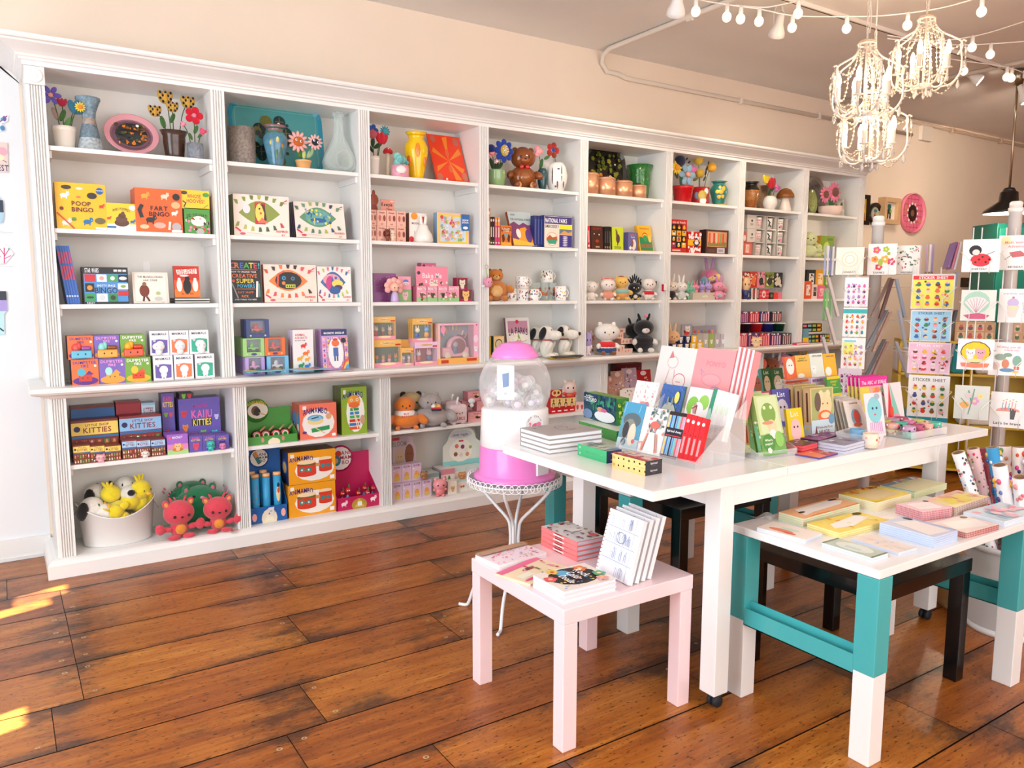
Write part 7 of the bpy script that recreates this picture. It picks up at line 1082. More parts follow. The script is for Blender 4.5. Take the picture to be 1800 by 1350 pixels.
def bxp(nm,lab,cat,z,A,B,yt,dep,c,dec=(),n=1,tilt=0,h=None,side=(),top=(),cs=None,ct=None,gap=.001,grp=None,stackn=1,m='card',fn=None,**kw):
    a=onZ(*A,z); b=onZ(*B,z); X=b-a; w=X.length; rz=math.atan2(X.y,X.x); nrm=Vector((-math.sin(rz),math.cos(rz),0)); hh=h or .1
    if not h:
        for _ in range(4):
            T_=a+nrm*(hh*math.sin(tilt)); dd=ray(A[0],yt); 
            tt=((T_-CP).dot(Vector((RM[2])))); zz=(CP+dd*tt).z
            dxy=(CP+dd*(tt/dd.dot(Vector(RM[2])))); hh=(dxy.z-z)/math.cos(tilt)
        hh=hh/stackn
    M=(a+b)/2; out=None
    for k in range(n*stackn):
        off=nrm*((k//stackn)*(dep/math.cos(tilt)+gap)); lv=k%stackn; loc=(M.x+off.x,M.y+off.y,z+dep*math.sin(tilt)+lv*hh+.0003)
        lb=lab if n*stackn==1 else f"{lab}, {ORD[k] if n>1 else ['lower','upper'][lv]} of {n*stackn}"
        if fn: out=book(nm,lb,cat,loc,w,hh*.99,dep,c,dec,rz=rz,tilt=tilt,grp=grp,**kw)
        else:
            g=G(); g.box(-w/2,0,0,w/2,dep,hh*.985,[ct or c,ct or c,c,cs or c,c,cs or c],m)
            if dec: g.dec((-w/2,0,0),(w,0,0),(0,0,hh),dec,m)
            if side: g.dec((-w/2,dep,0),(0,-dep,0),(0,0,hh),side,m)
            if kw.get('right'): g.dec((w/2,0,0),(0,dep,0),(0,0,hh),kw['right'],m)
            if top: g.dec((-w/2,0,hh*.985),(w,0,0),(0,dep,0),top,m)
            out=tag(g.obj(nm,None,loc,rz,tilt),lb,cat,grp)
    return out
bxp('puzzle_box','green-edged box lying flat under the forest picture box','puzzle',TZ,(1017,757),(1084,777),739,.2,'4aa04a',[('o',.3,.5,.05,'2a6a2a'),('e',.6,.5,.03,.2,'2a6a2a')],cs='2a6a34',ct='d8e4d0')
bxp('puzzle_box','upright dark green box reading TOTORO with a sleeping forest scene','puzzle',TZ+.05,(1026,733),(1083,748),688,.07,'2a5a6a',[('r',0,.5,1,1,'20466a'),('s',40,3,['2f8a6a','1c3a5a','3aa07a','2a5a4a'],.05,(.05,.45,.95,.97)),('e',.68,.22,.31,.21,'eef2f4'),('e',.16,.2,.15,.19,'7a9ac0'),('e',.55,.46,.1,.1,'d8a080'),('e',.66,.45,.09,.07,'e060a0'),('t','My Neighbor',.22,.9,.06,'fff',.3),('t','TOTORO',.24,.78,.13,'fff',.4),('r',.1,.68,.38,.7,'cde')],right=[('s',30,3,['8ac040','2a7a2a','c8e060','4aa03a'],.12,(.05,.05,.95,.95))],cs='3a8a34',ct='6a9a30')
bxp('pencil_box','green and navy pencil box at the front of the table','pencil box',TZ,(1015.5,800),(1066,815),779,.075,'3fae74',[('t','4',.08,.5,.4,'f0fff4',.1)],stackn=2,right=[('r',0,0,1,1,'1c3460'),('t','HAKU',.5,.5,.3,'e8ecf4',.8)],cs='2a9a60',ct='a8b8a0',top=[('s',20,2,['6a8a5a','d8d8d0','8a9ab8'],.08,(.05,.05,.95,.95))],grp='green pencil boxes')
bxp('pencil_box','yellow pencil box with black soot dots and a charcoal end','pencil box',TZ,(1076,821),(1134,837),796,.085,'f2ca80',[('o',.2+.16*i,.5+.08*(i%2),.022,'1a1614') for i in range(6)]+[('e',.06,.5,.04,.24,'ee9a4a')],stackn=2,right=[('r',0,0,1,1,'2c2a30'),('t','Spirited',.5,.6,.26,'dcdce0',.8),('t','Away',.5,.28,.14,'8a5a5a',.6)],cs='e8ba68',ct='d8bcae',top=[('s',24,4,['c8302a','f0e0d0','e8a0a0','8a8a90'],.07,(.03,.05,.97,.95)),('r',0,0,1,.2,'c8302a')],grp='yellow pencil boxes')
def acr(lab,A,B,z,dep,h,nm='acrylic_stand',cat='display stand',steps=()):
    a=onZ(*A,z); b=onZ(*B,z); X=b-a; w=X.length; rz=math.atan2(X.y,X.x); e=empty(nm,lab,cat,((a.x+b.x)/2,(a.y+b.y)/2,z),rz)
    for s in (-1,1): G().ext([(0,0),(dep,0),(dep,h),(0,.03)],(s*w/2,0,0),(0,1,0),(0,0,1),.003*s,WHT,'acrylic').obj('side_panel',e)
    G().box(-w/2,-.001,0,w/2,.002,.03,WHT,'acrylic').obj('front_lip',e); G().box(-w/2,0,0,w/2,dep,.003,WHT,'acrylic').obj('floor',e)
    for y,zz in steps: G().box(-w/2,y,0,w/2,y+.003,zz,WHT,'acrylic').obj('step',e)
    return e
acr('clear stepped acrylic stand holding the film notebooks',(1088,795),(1222,826),TZ,.3,.24,steps=((.1,.06),(.2,.14)))
def nb(lab,z,A,B,yt,c,dec=(),tilt=.3,t=.008,n=1,cs=None,**kw): return bxp('notebook',lab,'notebook',z,A,B,yt,t,c,dec,n,tilt,cs=cs,**kw)
z1=TZ+.012
nb('notebook with a blue rainy picture of a figure under an umbrella',z1,(1082,786),(1118,794),705,'5a9ab8',[('r',0,.7,1,1,'4a9ac0'),('e',.5,.62,.42,.16,'5a6a70'),('e',.45,.35,.34,.3,'8a8a80'),('r',.0,0,1,.22,'b8c8d0'),('e',.3,.4,.14,.18,'3a3a40'),('e',.62,.32,.18,.24,'e0d0b8'),('o',.75,.18,.08,'d86a70'),('e',.3,.14,.12,.08,'5a6470'),('l',[(.1,.98),(.06,.75)],.02,'8ac0d8'),('l',[(.8,.95),(.76,.8)],.02,'8ac0d8')])
nb('notebook with a red bridge and bathhouse sketch',z1,(1118.5,794),(1158,803),713,'ece8e6',[('s',50,4,['5a7a70','8a9a98','d89088','aab8b8','4a6060'],.06,(.3,.45,1,.98)),('l',[(.2,.04),(.35,.42)],.04,'e08a78'),('l',[(.85,.06),(.72,.42)],.04,'e08a78'),('p',[(.3,.0),(.42,.45),(.65,.45),(.8,.0)],'f6f2f0'),('l',[(.02,.2),(.2,.22),(.2,.05)],.03,'e8a090'),('e',.6,.62,.2,.08,'d86a60')])
nb('pencil-striped box reading Spirited Away',z1,(1160,803),(1189,810),722,'c8d8e8',[('r',.02+.12*i,.0,.11+.12*i,1,['f0c870','3a6ab0','6ab8d8','1c2a50','5a9ad0','7ac8b8','e85a70','f0a0b0'][i]) for i in range(8)]+[('r',0,.92,1,1,'2c1a20'),('r',0,.0,1,.06,'3a1a20'),('r',0,.45,1,.65,'1c2030'),('t','Spirited Away',.5,.58,.05,'f0f0f4',.85),('r',.05,.47,.95,.49,'d8404a')])
for i in range(4):
    A=(1189.5+9.2*i,810+2.2*i); B=(1198.3+9.2*i,812+2.2*i); nb(f"slim red box with white spine lettering, {['first','second','third','fourth'][i]} from the left",z1,A,B,727+2.6*i,'d8202a',[('o',.5,.84,.3,'f4f0f0'),('r',.3,.15,.7,.5,'f0a0a0'),('r',.35,.55,.65,.57,'8a1018')],t=.02,grp='slim red spine-out boxes')
z2=TZ+.075
nb('white notebook with a faint flower drawing in the middle row',z2,(1102,743),(1141,751),667,'f2eeec',[('s',24,2,['f0c8c4','d8e0cc','f0d8d0','e8a8a8'],.04,(.1,.5,.95,.95)),('e',.5,.45,.12,.08,'e09090'),('e',.68,.45,.1,.08,'d87a80')])
nb('blue notebook with a furry creature and a yellow moon',z2,(1148,752),(1187,760),673,'3f68ac',[('s',40,6,['5a80c0','2f5494','6a90c8'],.025,(.02,.3,.98,.98)),('e',.76,.72,.1,.13,'f0e070'),('e',.5,.3,.34,.3,'b8c0b4'),('e',.4,.62,.04,.1,'8a9a90'),('e',.6,.62,.04,.1,'8a9a90')],cs='2f7a5a')
nb('white notebook with a red-harnessed animal and green leaves',z2,(1193,762),(1232,771),678,'f4f2f0',[('e',.3,.6,.26,.2,'8ac850'),('e',.75,.7,.22,.16,'9ad060'),('e',.55,.5,.26,.2,'f6f4f2'),('e',.42,.56,.08,.12,'c8a098'),('l',[(.32,.55),(.5,.62),(.5,.45)],.03,'a8504a'),('o',.48,.6,.03,'7a4a3a')])
for i in range(4): nb(f"white notebook standing edge out beside the leafy one, {['first','second','third','fourth'][i]} from the left",z2,(1233+9*i,771.5+2*i),(1241+9*i,773.5+2*i),685+2.4*i,['f0f2f0','f4f4f2','f0f0f0','f6f6f4'][i],[('r',.0,0,.8,1,'3a9a78'),('e',.3,.3,.5,.3,'a8d8c8')] if i==0 else [('e',.5,.6,.3,.1,'d8ecd0')],t=.03,grp='edge-out notebooks')
z3=TZ+.15
nb('large cream sketchbook with a red line drawing of a rider',z3,(1143,706),(1205,719),606,'f0e8e4',[('e',.42,.72,.15,.11,'e6b8b4'),('e',.42,.72,.135,.095,'f2eae6'),('p',[(.3,.78),(.36,.92),(.44,.8)],'d88a8a'),('l',[(.36,.6),(.3,.35),(.25,.12),(.5,.1),(.56,.35),(.5,.6)],.008,'d87a7a'),('e',.68,.42,.17,.13,'d87a7a'),('e',.68,.42,.155,.115,'f0e8e4'),('l',[(.35,.35),(.32,.12)],.03,'d8303a'),('l',[(.6,.4),(.72,.4)],.012,'d87a7a')],t=.016,tilt=.22)
nb('large pink sketchbook reading PONYO in outline letters',z3,(1206,719),(1272,733),609,'f4a4a8',[('t','PONYO',.55,.75,.08,'e88a98',.6),('e',.5,.5,.26,.1,'f0949c'),('e',.5,.5,.235,.085,'f6aab0'),('e',.66,.32,.16,.09,'b090c8'),('e',.66,.32,.14,.075,'f4a4a8'),('l',[(.25,.55),(.18,.65),(.3,.6)],.012,'c89ac8')],t=.016,tilt=.22)
for i in range(4): nb(f"pink and white sketchbook standing edge out, {['first','second','third','fourth'][i]} from the left",z3,(1273+8*i,733.5+1.6*i),(1280+8*i,735+1.6*i),611+2*i,'f0888c',[('r',.2,0,.75,1,'f6f0ee')],t=.03,tilt=.22,grp='edge-out pink sketchbooks')
# second group: boxed straps, list pads, hug boxes
acr('clear acrylic holder around the green frog boxes',(1330,809),(1400,800),TZ,.16,.09)
def riser(lab,A,B,z,dep=.05):
    a=onZ(*A,TZ+z-.001); b=onZ(*B,TZ+z-.001); X=b-a; w=X.length; e=empty('acrylic_riser',lab,'display riser',((a.x+b.x)/2,(a.y+b.y)/2,TZ),math.atan2(X.y,X.x)); G().box(-w/2,-.005,z-.004,w/2,dep,z-.001,WHT,'acrylic').obj('ledge',e)
    for s in (-1,1): G().box(s*w/2-.002,0,0,s*w/2+.002,dep,z-.004,WHT,'acrylic').obj('side_panel',e)
riser('clear acrylic riser under the teal and green list pads',(1322,701),(1383,692),.14); riser('clear acrylic riser under the purple list pad',(1338,758),(1396,748),.06); riser('clear acrylic riser under the scalloped pads',(1380,669),(1474,660),.25); riser('clear acrylic riser under the orange lying pad',(1381,677),(1429,670),.22); riser('clear acrylic riser under the lilac pad',(1429,704),(1457,700),.16); riser('clear acrylic riser under the chunky pad',(1456,698),(1481,695),.18); riser('clear acrylic riser under the magenta-topped sets',(1490,737),(1564,728),.06)
PB_=[('r',.0,.0,1,.34,'6aa050'),('e',.5,.62,.36,.34,'a8b878'),('r',.08,.36,.92,.96,'c8d8a8'),('e',.5,.68,.3,.18,'7aa04a'),('o',.36,.78,.06,'e0e0b0'),('o',.64,.78,.06,'e0e0b0'),('e',.55,.46,.2,.12,'e8c8a0'),('e',.55,.34,.14,.08,'f0e8dc'),('e',.4,.53,.24,.03,'e88a6a'),('e',.3,.2,.26,.15,'4a8a3a'),('t',"What's",.3,.25,.035,'f4f8ec',.4),('t',"poppin'?",.3,.19,.035,'f4f8ec',.42),('f',.28,.08,.09,'f4f4ec','f0e0a0'),('e',.76,.25,.18,.13,'8ac060')]
for k in range(3): bxp('strap_box',f"green windowed frog box reading What's poppin', {ORD[k]} of three",'toy box',TZ+.004,(1343-13.5*k,806-4*k),(1384-13.5*k,800.5-4*k),697-3*k,.028,'c0d090',PB_,tilt=.3,side=[('s',12,k,['4a7a3a','f4f4ec','8ab060'],.2,(.1,.05,.9,.6)),('r',.2,.1,.8,.5,'7ac090')],cs='8ab060',grp='green frog boxes')
for k in range(2): bxp('strap_box',f"brown spine-out box with red dots behind the acrylic holder, {['left','right'][k]} of two",'toy box',TZ+.004,(1300+11*k,797+4*k),(1309+11*k,796+4*k),728+2*k,.05,'c08a5a',[('r',0,.75,1,1,'b8c860'),('r',0,0,1,.2,'b8c860'),('o',.4,.88,.14,'c8302a'),('o',.7,.1,.14,'c8302a'),('r',.35,.25,.65,.7,'8a3a2a')],tilt=.2,grp='brown spine-out boxes')
def pad(lab,z,A,B,yt,c,dec,n=1,t=.012,tilt=.2,nm='list_pad',**kw): return bxp(nm,lab,'notepad',z,A,B,yt,t,c,dec,n,tilt,**kw)
LI=lambda c,c2:[('t','List',.5,.84,.13,'f6f6f0',.8),('e',.5,.42,.34,.3,c2),('o',.4,.5,.05,'4a2a20'),('o',.62,.5,.05,'4a2a20')]
pad('teal pad reading List with a brown animal, at the back of the stand',TZ+.14,(1325,700),(1344,697),651,'5aa8a8',LI('','b06a4a')); pad('dark green pad reading List behind the other green one',TZ+.14,(1343.5,697),(1359,695),648,'2a6a34',LI('','e8d8b0')); pad('dark green pad reading List with a cream animal',TZ+.14,(1359.5,695),(1381,692),648,'2a6a34',LI('','e8d8b0'))
pad('purple-blue pad reading List with a grey animal',TZ+.06,(1364,752),(1394,748),684,'5a58a8',LI('','d0c8d8')); pad('maroon pad edge beside the purple list pad',TZ+.06,(1340,757),(1362,754),688,'a83a68',[('r',.1,.1,.9,.2,'e0a0b8')]); pad('yellow pad reading List with a pink animal, at the front',TZ+.003,(1389,787),(1416,783),718,'e8cc28',LI('','f0c0c0')+[('r',0,0,1,.12,'c83a80')])
HG=[('r',.04,.38,.96,.97,'a8b070'),('e',.62,.66,.3,.24,'f0d0a0'),('e',.45,.86,.1,.08,'f0d8b0'),('e',.75,.86,.1,.08,'f0d8b0'),('e',.3,.72,.14,.18,'6a5a50'),('e',.6,.44,.3,.12,'e8704a'),('e',.62,.46,.2,.06,'f0d8b0'),('o',.52,.68,.025,'2a1a14'),('o',.72,.68,.025,'2a1a14'),('r',0,0,1,.38,'c8dce4'),('r',0,0,1,.05,'b8b84a'),('t','Winnie-the-Pooh',.56,.24,.05,'7a3a2a',.7),('t','HUGS',.55,.15,.075,'7a2a24',.5),('e',.88,.38,.14,.1,'6a9ab8'),('p',[(.12,.06),(.2,.28),(.28,.06)],'6a4a34'),('r',.4,.06,.7,.08,'c86a4a')]
for k in range(3): bxp('hug_box',f"cream windowed box of a clip-on bear reading HUGS, {ORD[k]} of three",'toy box',TZ+.003,(1427-15*k,777-5*k),(1467-15*k,771.5-5*k),682-3*k,.04,'e0c890',HG,tilt=.1,side=[('r',.15,.3,.85,.95,'e8d09a'),('r',.4,.35,.65,.9,'6a3a24'),('r',0,0,1,.3,'c8dce4'),('e',.5,.22,.2,.03,'f0c860')],cs='e0c890',ct='c8a860',grp='clip-on bear boxes')
pad('orange scalloped pad with a white cat',TZ+.25,(1384,668),(1401,666),628,'ee7048',[('e',.45,.55,.4,.36,'f6f2ee'),('o',.35,.6,.05,'333'),('o',.6,.6,.05,'333')],nm='memo_pad'); pad('yellow scalloped shopping list pad beside the orange one',TZ+.25,(1401.5,666),(1426,664),625,'f2b85a',[('t','DONUT',.5,.84,.08,'4a7a3a',.6),('t','SHOPPING LIST',.5,.74,.06,'4a7a3a',.8),('e',.3,.1,.24,.1,'f6f0e8')],nm='memo_pad'); pad('orange pad lying in front of the scalloped pads',TZ+.22,(1382,676),(1428,670),664,'ee6a40',[('r',.1,.3,.9,.6,'f0906a')],nm='memo_pad')
pad('pale mint pad with a small dog sketch',TZ+.25,(1427,664),(1450,662),622,'dfeae0',[('t','KEEP IN ORDER',.55,.88,.06,'333',.7),('e',.25,.3,.16,.2,'f8f8f4'),('o',.22,.36,.03,'333')],nm='memo_pad'); pad('yellow scalloped pad reading DONUT BITES',TZ+.25,(1451,662),(1472,660),622,'f0b83c',[('t','DONUT BITES',.55,.86,.06,'2a5a9a',.8),('e',.3,.2,.26,.2,'f8f0e8')],nm='memo_pad'); pad('lilac mermaid memo pad half hidden by the green pad',TZ+.16,(1430,704),(1456,700),664,'c8b4d0',[('t','MERMAIDS',.45,.84,.12,'6a4a80',.8)],nm='memo_pad'); pad('green and yellow scalloped pad reading CHUNKY PAD',TZ+.18,(1457,698),(1480,695),663,'4a9a4a',[('r',0,.85,1,1,'e0c83a'),('r',0,0,1,.12,'e0c83a'),('t','CHUNKY',.5,.72,.1,'e8d850',.8),('t','PAD',.5,.56,.1,'e8d850',.5),('l',[(.2,.4),(.8,.4)],.02,'a8d890')],nm='memo_pad')
fst('enamel_pin_card','red-edged black card pack','card pack',TZ,(1410,799),(1437,792),(1384,790),784,3,'3a1c24',[('s',10,3,['d84a5a','e8e0e0','8a4a6a'],.06,(.1,.1,.9,.9))],pages='e0505a',kind='pad',cols=['4a2028','e0505a','5a2430']); fst('enamel_pin_card','purple card pack near the hug boxes','card pack',TZ,(1440,790),(1478,777),(1416,782),774,3,'8a3a7a',[('s',10,2,['e8d0e0','5a2a5a'],.06,(.1,.1,.9,.9))],pages='4a2a44',kind='pad'); fst('enamel_pin_card','flat orange and purple card at the front edge','card',TZ,(1440,808),(1473,799),(1400,800),805,1,'c84a4a',[('p',[(0,0),(.4,0),(.7,1),(0,1)],'f08a5a'),('s',8,2,['6a4a8a','f0d0b0'],.06,(.4,.1,.95,.9))],pages='5a4a9a',kind='pad'); fst('enamel_pin_card','pale lilac card pack','card pack',TZ,(1484,799),(1520,789),(1450,788),783,3,'b8bcd0',[('s',8,6,['5a5a7a','e8e8f4','8a6a8a'],.06,(.1,.1,.9,.9))],pages='c8cee0',kind='pad',cols=['8a8aa0','b8bcd0'])
for i in range(6): bxp('greeting_card',f"white card standing in the clear rack, {['front','second','third','fourth','fifth','sixth'][i]} of six",'greeting card',TZ+.003,(1496-6.5*i,766-1.5*i),(1528-6.5*i,762-1.5*i),704-2*i,.004,['f4f0ea','e8e4dc','f0ece6','dcd8d0'][i%4],[('t','MUSHROOM',.5,.9,.04,'a05a4a',.7),('e',.5,.48,.26,.26,'8ab0c8'),('e',.54,.5,.16,.2,'e05a50'),('r',.46,.14,.6,.34,'f0d8b0'),('e',.5,.28,.24,.06,'d86a5a')] if i==0 else [('r',.1,.85,.9,.9,'b8a898')],tilt=.34,grp='white cards in the clear rack')
bxp('die_cut_card','pale blue oval critter card with a pink fringe','card',TZ+.003,(1527,770),(1558,766),690,.003,'f0e4ec',[('e',.5,.6,.4,.3,'8ad0d8'),('o',.4,.64,.05,'2a3a6a'),('o',.62,.64,.05,'2a3a6a'),('e',.5,.5,.06,.02,'d85a7a'),('e',.7,.9,.16,.07,'a8b8c8')]+[('l',[(.2+.1*i,.32),(.16+.11*i,.05)],.03,'d8a8d0') for i in range(7)],tilt=.2)
for i in range(4): bxp('sticker_book',f"magenta-topped set reading The ABC of SUNAE, {['front','second','third','fourth'][i]} of four",'card set',TZ+.06,(1514-7*i,734-.5*i),(1562-7*i,728-.5*i),663-.6*i,.006,'f0dce0',[('r',0,.76,1,1,'e03a9a'),('t','The ABC of SUNAE',.52,.85,.09,'f8e8f4',.9),('p',[(0,.76),(.3,.76),(.6,.2),(.3,0),(0,.2)],'e8d85a'),('p',[(.3,.76),(.7,.76),(.7,.3),(.5,.1)],'f0a8a8'),('e',.6,.6,.14,.12,'e8806a'),('e',.8,.5,.14,.2,'c8e0d0'),('s',14,i,['e04a5a','f0f0e8','6ab0a8','f0b040'],.04,(.05,.05,.95,.72))],tilt=.12,grp='magenta-topped card sets')
bxp('wedge_card','triangular pink card with red and teal stripes at the back right','card',TZ+.003,(1562,752),(1592,748),672,.003,'f0e0e4',[('p',[(.3,1),(0,.1),(.35,.1)],'e03a4a'),('p',[(.35,1),(.35,.1),(.8,.1)],'8ac8b8'),('e',.5,.15,.3,.14,'f0a0b8'),('e',.3,.35,.1,.12,'e85a3a')],tilt=.2)
def roll(lab,x,y,z,r,h,c,seed,cols,grp=None,label=True):
    e=empty('washi_tape',lab,'tape',(x,y,z),seed,grp); g=G(); g.lathe([(r*.62,0),(r,0),(r,h),(r*.62,h),(r*.62,0)],c,'paper',20,cap=False); g.obj('tape',e); q=random.Random(seed); g=G()
    for i in range(10): t=q.uniform(0,6.28); s=q.uniform(.003,.006); g.ell((r*math.cos(t),r*math.sin(t),q.uniform(.2,.8)*h),(s,s,s),q.choice(cols),'paper',5)
    g.obj('print',e); return e
for i,(px,py,c,cs_,r,nn) in enumerate(((1513,780,'7ab0d8',('e8f0f4','4a80b8'),.032,'blue'),(1537,788,'f0e0c8',('6a6ab0','e09a6a','c85a5a'),.032,'cream'))):
    p=onZ(px,py,TZ+.004); roll(f"wide {nn} patterned tape in the clear bin",p.x,p.y+.02,TZ+.006,r,.06,c,i+3,cs_)
    if i==0: roll('white tape under the blue one with black print',p.x-.01,p.y-.05,TZ+.006,.03,.035,'ecebe8',9,('444','8a8aa8'))
a=onZ(1490,778,TZ); b=onZ(1556,792,TZ); e=empty('acrylic_bin','clear flared acrylic bin holding wide tapes','bin',((a.x+b.x)/2+.0,(a.y+b.y)/2+.03,TZ)); G().lathe([(.0,.001),(.09,.001),(.11,.06),(.108,.06),(.088,.004),(0,.004)],WHT,'acrylic',4,Matrix.Rotation(PI/4+.2,4,'Z'),smooth=False).obj('body',e)
p0,p1,p2=onZ(1602,774,TZ),onZ(1664,763,TZ),onZ(1548,755,TZ); e=empty('acrylic_tray','clear acrylic tray packed with washi tapes','tray',(p0.x,p0.y,TZ),math.atan2((p1-p0).y,(p1-p0).x)); w=(p1-p0).length; d=abs((p1-p0).normalized().cross(p2-p0).z); 
g=G().box(0,0,0,w,d,.003,WHT,'acrylic')
for q in ((0,0,w,.003),(0,d-.003,w,d),(0,0,.003,d),(w-.003,0,w,d)): g.box(q[0],q[1],.003,q[2],q[3],.035,WHT,'acrylic')
g.obj('tray',e); X=(p1-p0).normalized(); Y=Vector((-X.y,X.x,0)); cl=[('5ac0a8','teal'),('d88ab0','pink'),('c8c870','olive yellow'),('c8a0c0','mauve'),('b85a78','dark pink'),('e8b0a0','peach')]; k=0
nx,ny=4,max(2,int(d/.062))
for j in range(ny):
    for i in range(nx):
        for lv in range(2):
            c,nn=cl[(i+2*j+lv*3)%6]; P=p0+X*(.04+i*(w-.08)/(nx-1))+Y*(.036+j*(d-.072)/max(1,ny-1)); roll(f"{nn} washi tape in the clear tray, {['lower','upper'][lv]} layer, row {'one two three four five six'.split()[j]} from the front, {['first','second','third','fourth'][i]}",P.x,P.y,TZ+.004+lv*.027,min(.028,(w-.09)/(nx-1)/2-.001),.026,c,k,('f0f0f0','444','e0508a'),'washi tapes in the tray'); k+=1
# pink side table
PZ=.515
fst('notepad','white notepad with pink bow print and a kraft strip','notepad',PZ,(877,1002),(961,978.6),(839,982),994,2,'f4e8ea',[('s',46,2,['e05a80','f0904a','d84a5a','e88ab0','b88ad0'],.022,(.03,.03,.97,.72)),('r',0,.74,1,1,'b89068'),('o',.04,.86,.012,'6a4a34'),('o',.9,.86,.012,'6a4a34')],kind='pad',pages='f4f2f2')
fst('craft_book','thin pink and cream book lying under the doodle journals','book',PZ,(932,1031),(1000,1000),(884,1006),1027,1,'f2e2b8',[('r',0,.8,1,1,'e86a90'),('e',.5,.62,.14,.07,'6a4a3a'),('r',.1,.3,.4,.5,'f4f0d8'),('e',.2,.18,.16,.05,'e8508a'),('s',12,2,['d84a5a','f0a0b0','8a6a4a'],.04,(.3,.1,.95,.75))])
fst('journal','doodle-covered journal reading ROCK with a ring of bright blobs','journal',PZ,(990.7,1063),(1082,1038),(937,1032),1040,3,'e8e4e4',[('r',0,0,1,1,'efe6dc'),('e',.46,.5,.42,.42,'1c1818'),('e',.25,.42,.16,.12,'5ab0d8'),('f',.2,.78,.14,'e87a3a','f4d080'),('f',.1,.3,.12,'f0c840','d84a3a'),('f',.4,.1,.13,'e8605a','f0c0a0'),('f',.62,.9,.13,'5ab07a','f0e0a0'),('f',.85,.82,.12,'e8a0a0','f0d040'),('t','Rock',.45,.68,.14,'fff',.4),('t','Color',.5,.5,.14,'fff',.4),('t','Doodle',.58,.32,.13,'fff',.4),('s',20,4,['e8c0b0','f0d840','5a9ad0','d84a6a'],.03,(.6,.05,.97,.95))],1,'e4e8f4',jit=.002)
fst('softcover_book','coral-spined softcover book with a botanical cover','book',PZ,(1014,988),(1061.6,977),(949.6,958),953,4,'ee7a78',[('r',0,0,1,1,'e0dcd8'),('s',50,3,['6a2a3a','4a7a3a','c8b83a','3a3a3a','b85a6a','8a4a6a','d8d0c8'],.06,(.03,.03,.97,.97)),('e',.75,.12,.12,.07,'d8404a'),('r',.35,.4,.7,.6,'e8e4e0')],0,'d8ccd8',[('r',.1,.4,.3,.6,'8a2a30'),('r',.35,.35,.65,.65,'f6e4e0'),('r',.72,.4,.9,.6,'7a2028'),('t','K',.95,.5,.5,'222',.06)],jit=.001,spine_c='f07c7e')
for k in range(4):
    A=(1047+11*k,996-4*k); B=(1105+11*k,1026-4*k); a=onZ(*A,PZ+.012); b=onZ(*B,PZ+.012); X=b-a; w=X.length; rz=math.atan2(X.y,X.x); h=.24; M=(a+b)/2; e=empty('spiral_notebook',f"white spiral notebook with blue line-drawn windows, {['front','second','third','back'][k]} of four",'notebook',(M.x,M.y,PZ+.004),rz,'white spiral notebooks',.28); t=.018
    g=G(); g.box(-w/2,0,0,w/2,.002,h,'f4f4f8'); BL_='8a9ac0'; D=[('l',[(.06,.75),(.94,.75)],.008,BL_),('l',[(.06,.5),(.94,.5)],.008,BL_),('l',[(.06,.25),(.94,.25)],.008,BL_),('l',[(.84,.02),(.84,.98)],.012,'c8ccd8'),('e',.5,.62,.14,.09,BL_),('e',.5,.62,.125,.078,'f4f4f8')]
    q=random.Random(k)
    for i in range(26): x,y=q.uniform(.08,.78),q.choice((.03,.28,.53,.78)); D.append(('l',[(x,y),(x,y+q.uniform(.06,.18)),(x+.05,y+q.uniform(.06,.18)),(x+.05,y)],.007,BL_))
    g.dec((-w/2,0,0),(w,0,0),(0,0,h),D); g.obj('cover',e); G().box(-w/2+.001,.0025,.001,w/2-.001,t,h-.001,'ecebee','paper').obj('pages',e); g=G()
    for i in range(16): z=.012+i*(h-.024)/15; g.tube([(-w/2+.004+.007*math.cos(q2),t*.5+(t*.5+.003)*math.sin(q2),z) for q2 in [2*PI*j/8 for j in range(8)]],.0012,'b03a5a','metal',4,True)
    g.obj('spiral_binding',e)
# front bench stationery
BZ=.682; OV=[('e',.88,.86,.08,.09,'2a2826')]
EG=lambda c:[('r',.0,.35,1,.45,c)]; PL=lambda c:[('r',.05*i,0,.05*i+.02,1,c) for i in range(20)]+[('r',0,.4,1,.55,c)]
fst('writing_pad','orange and peach writing pad with a wavy note area','notepad',BZ,(1412,926.7),(1510.7,898.7),(1366.7,914.7),912,4,'f2b888',[('p',[(.0,.0),(.3,.1),(.6,.02),(1,.1),(1,0)],'ee8a3a'),('p',[(.12,.2),(.3,.3),(.8,.35),(.95,.6),(.8,.9),(.2,.85)],'f6f0e8'),('e',.18,.5,.05,.08,'3a2a20')]+OV,kind='pad',pages='d8e4c4',edge=EG('b8d0a8'))
fst('writing_pad','yellow writing pad with fruit along the back edge','notepad',BZ,(1540,901),(1601,884),(1482.7,882),884,6,'f0d460',[('r',.1,.15,.85,.75,'e0cc98'),('s',14,3,['d8303a','e8902a','4a4a6a','f0b030'],.06,(.05,.78,.95,.97)),('e',.12,.1,.12,.08,'f0d030')],kind='pad',pages='f0ecd4',edge=EG('e8dcb0'))
fst('writing_pad','pale green writing pad with a blue trim at the back','notepad',BZ,(1606.7,877),(1664,860),(1552,862),866,4,'e4e0a8',[('r',0,0,.06,1,'8ab0d8'),('r',.12,.1,.9,.7,'e0dab0'),('r',0,.8,1,1,'8aa0b8'),('s',12,2,['e0a0b0','f0f0e8','c8d890'],.05,(.3,.75,.95,.98))],kind='pad',pages='dce8c0',edge=EG('c0d0a0'))
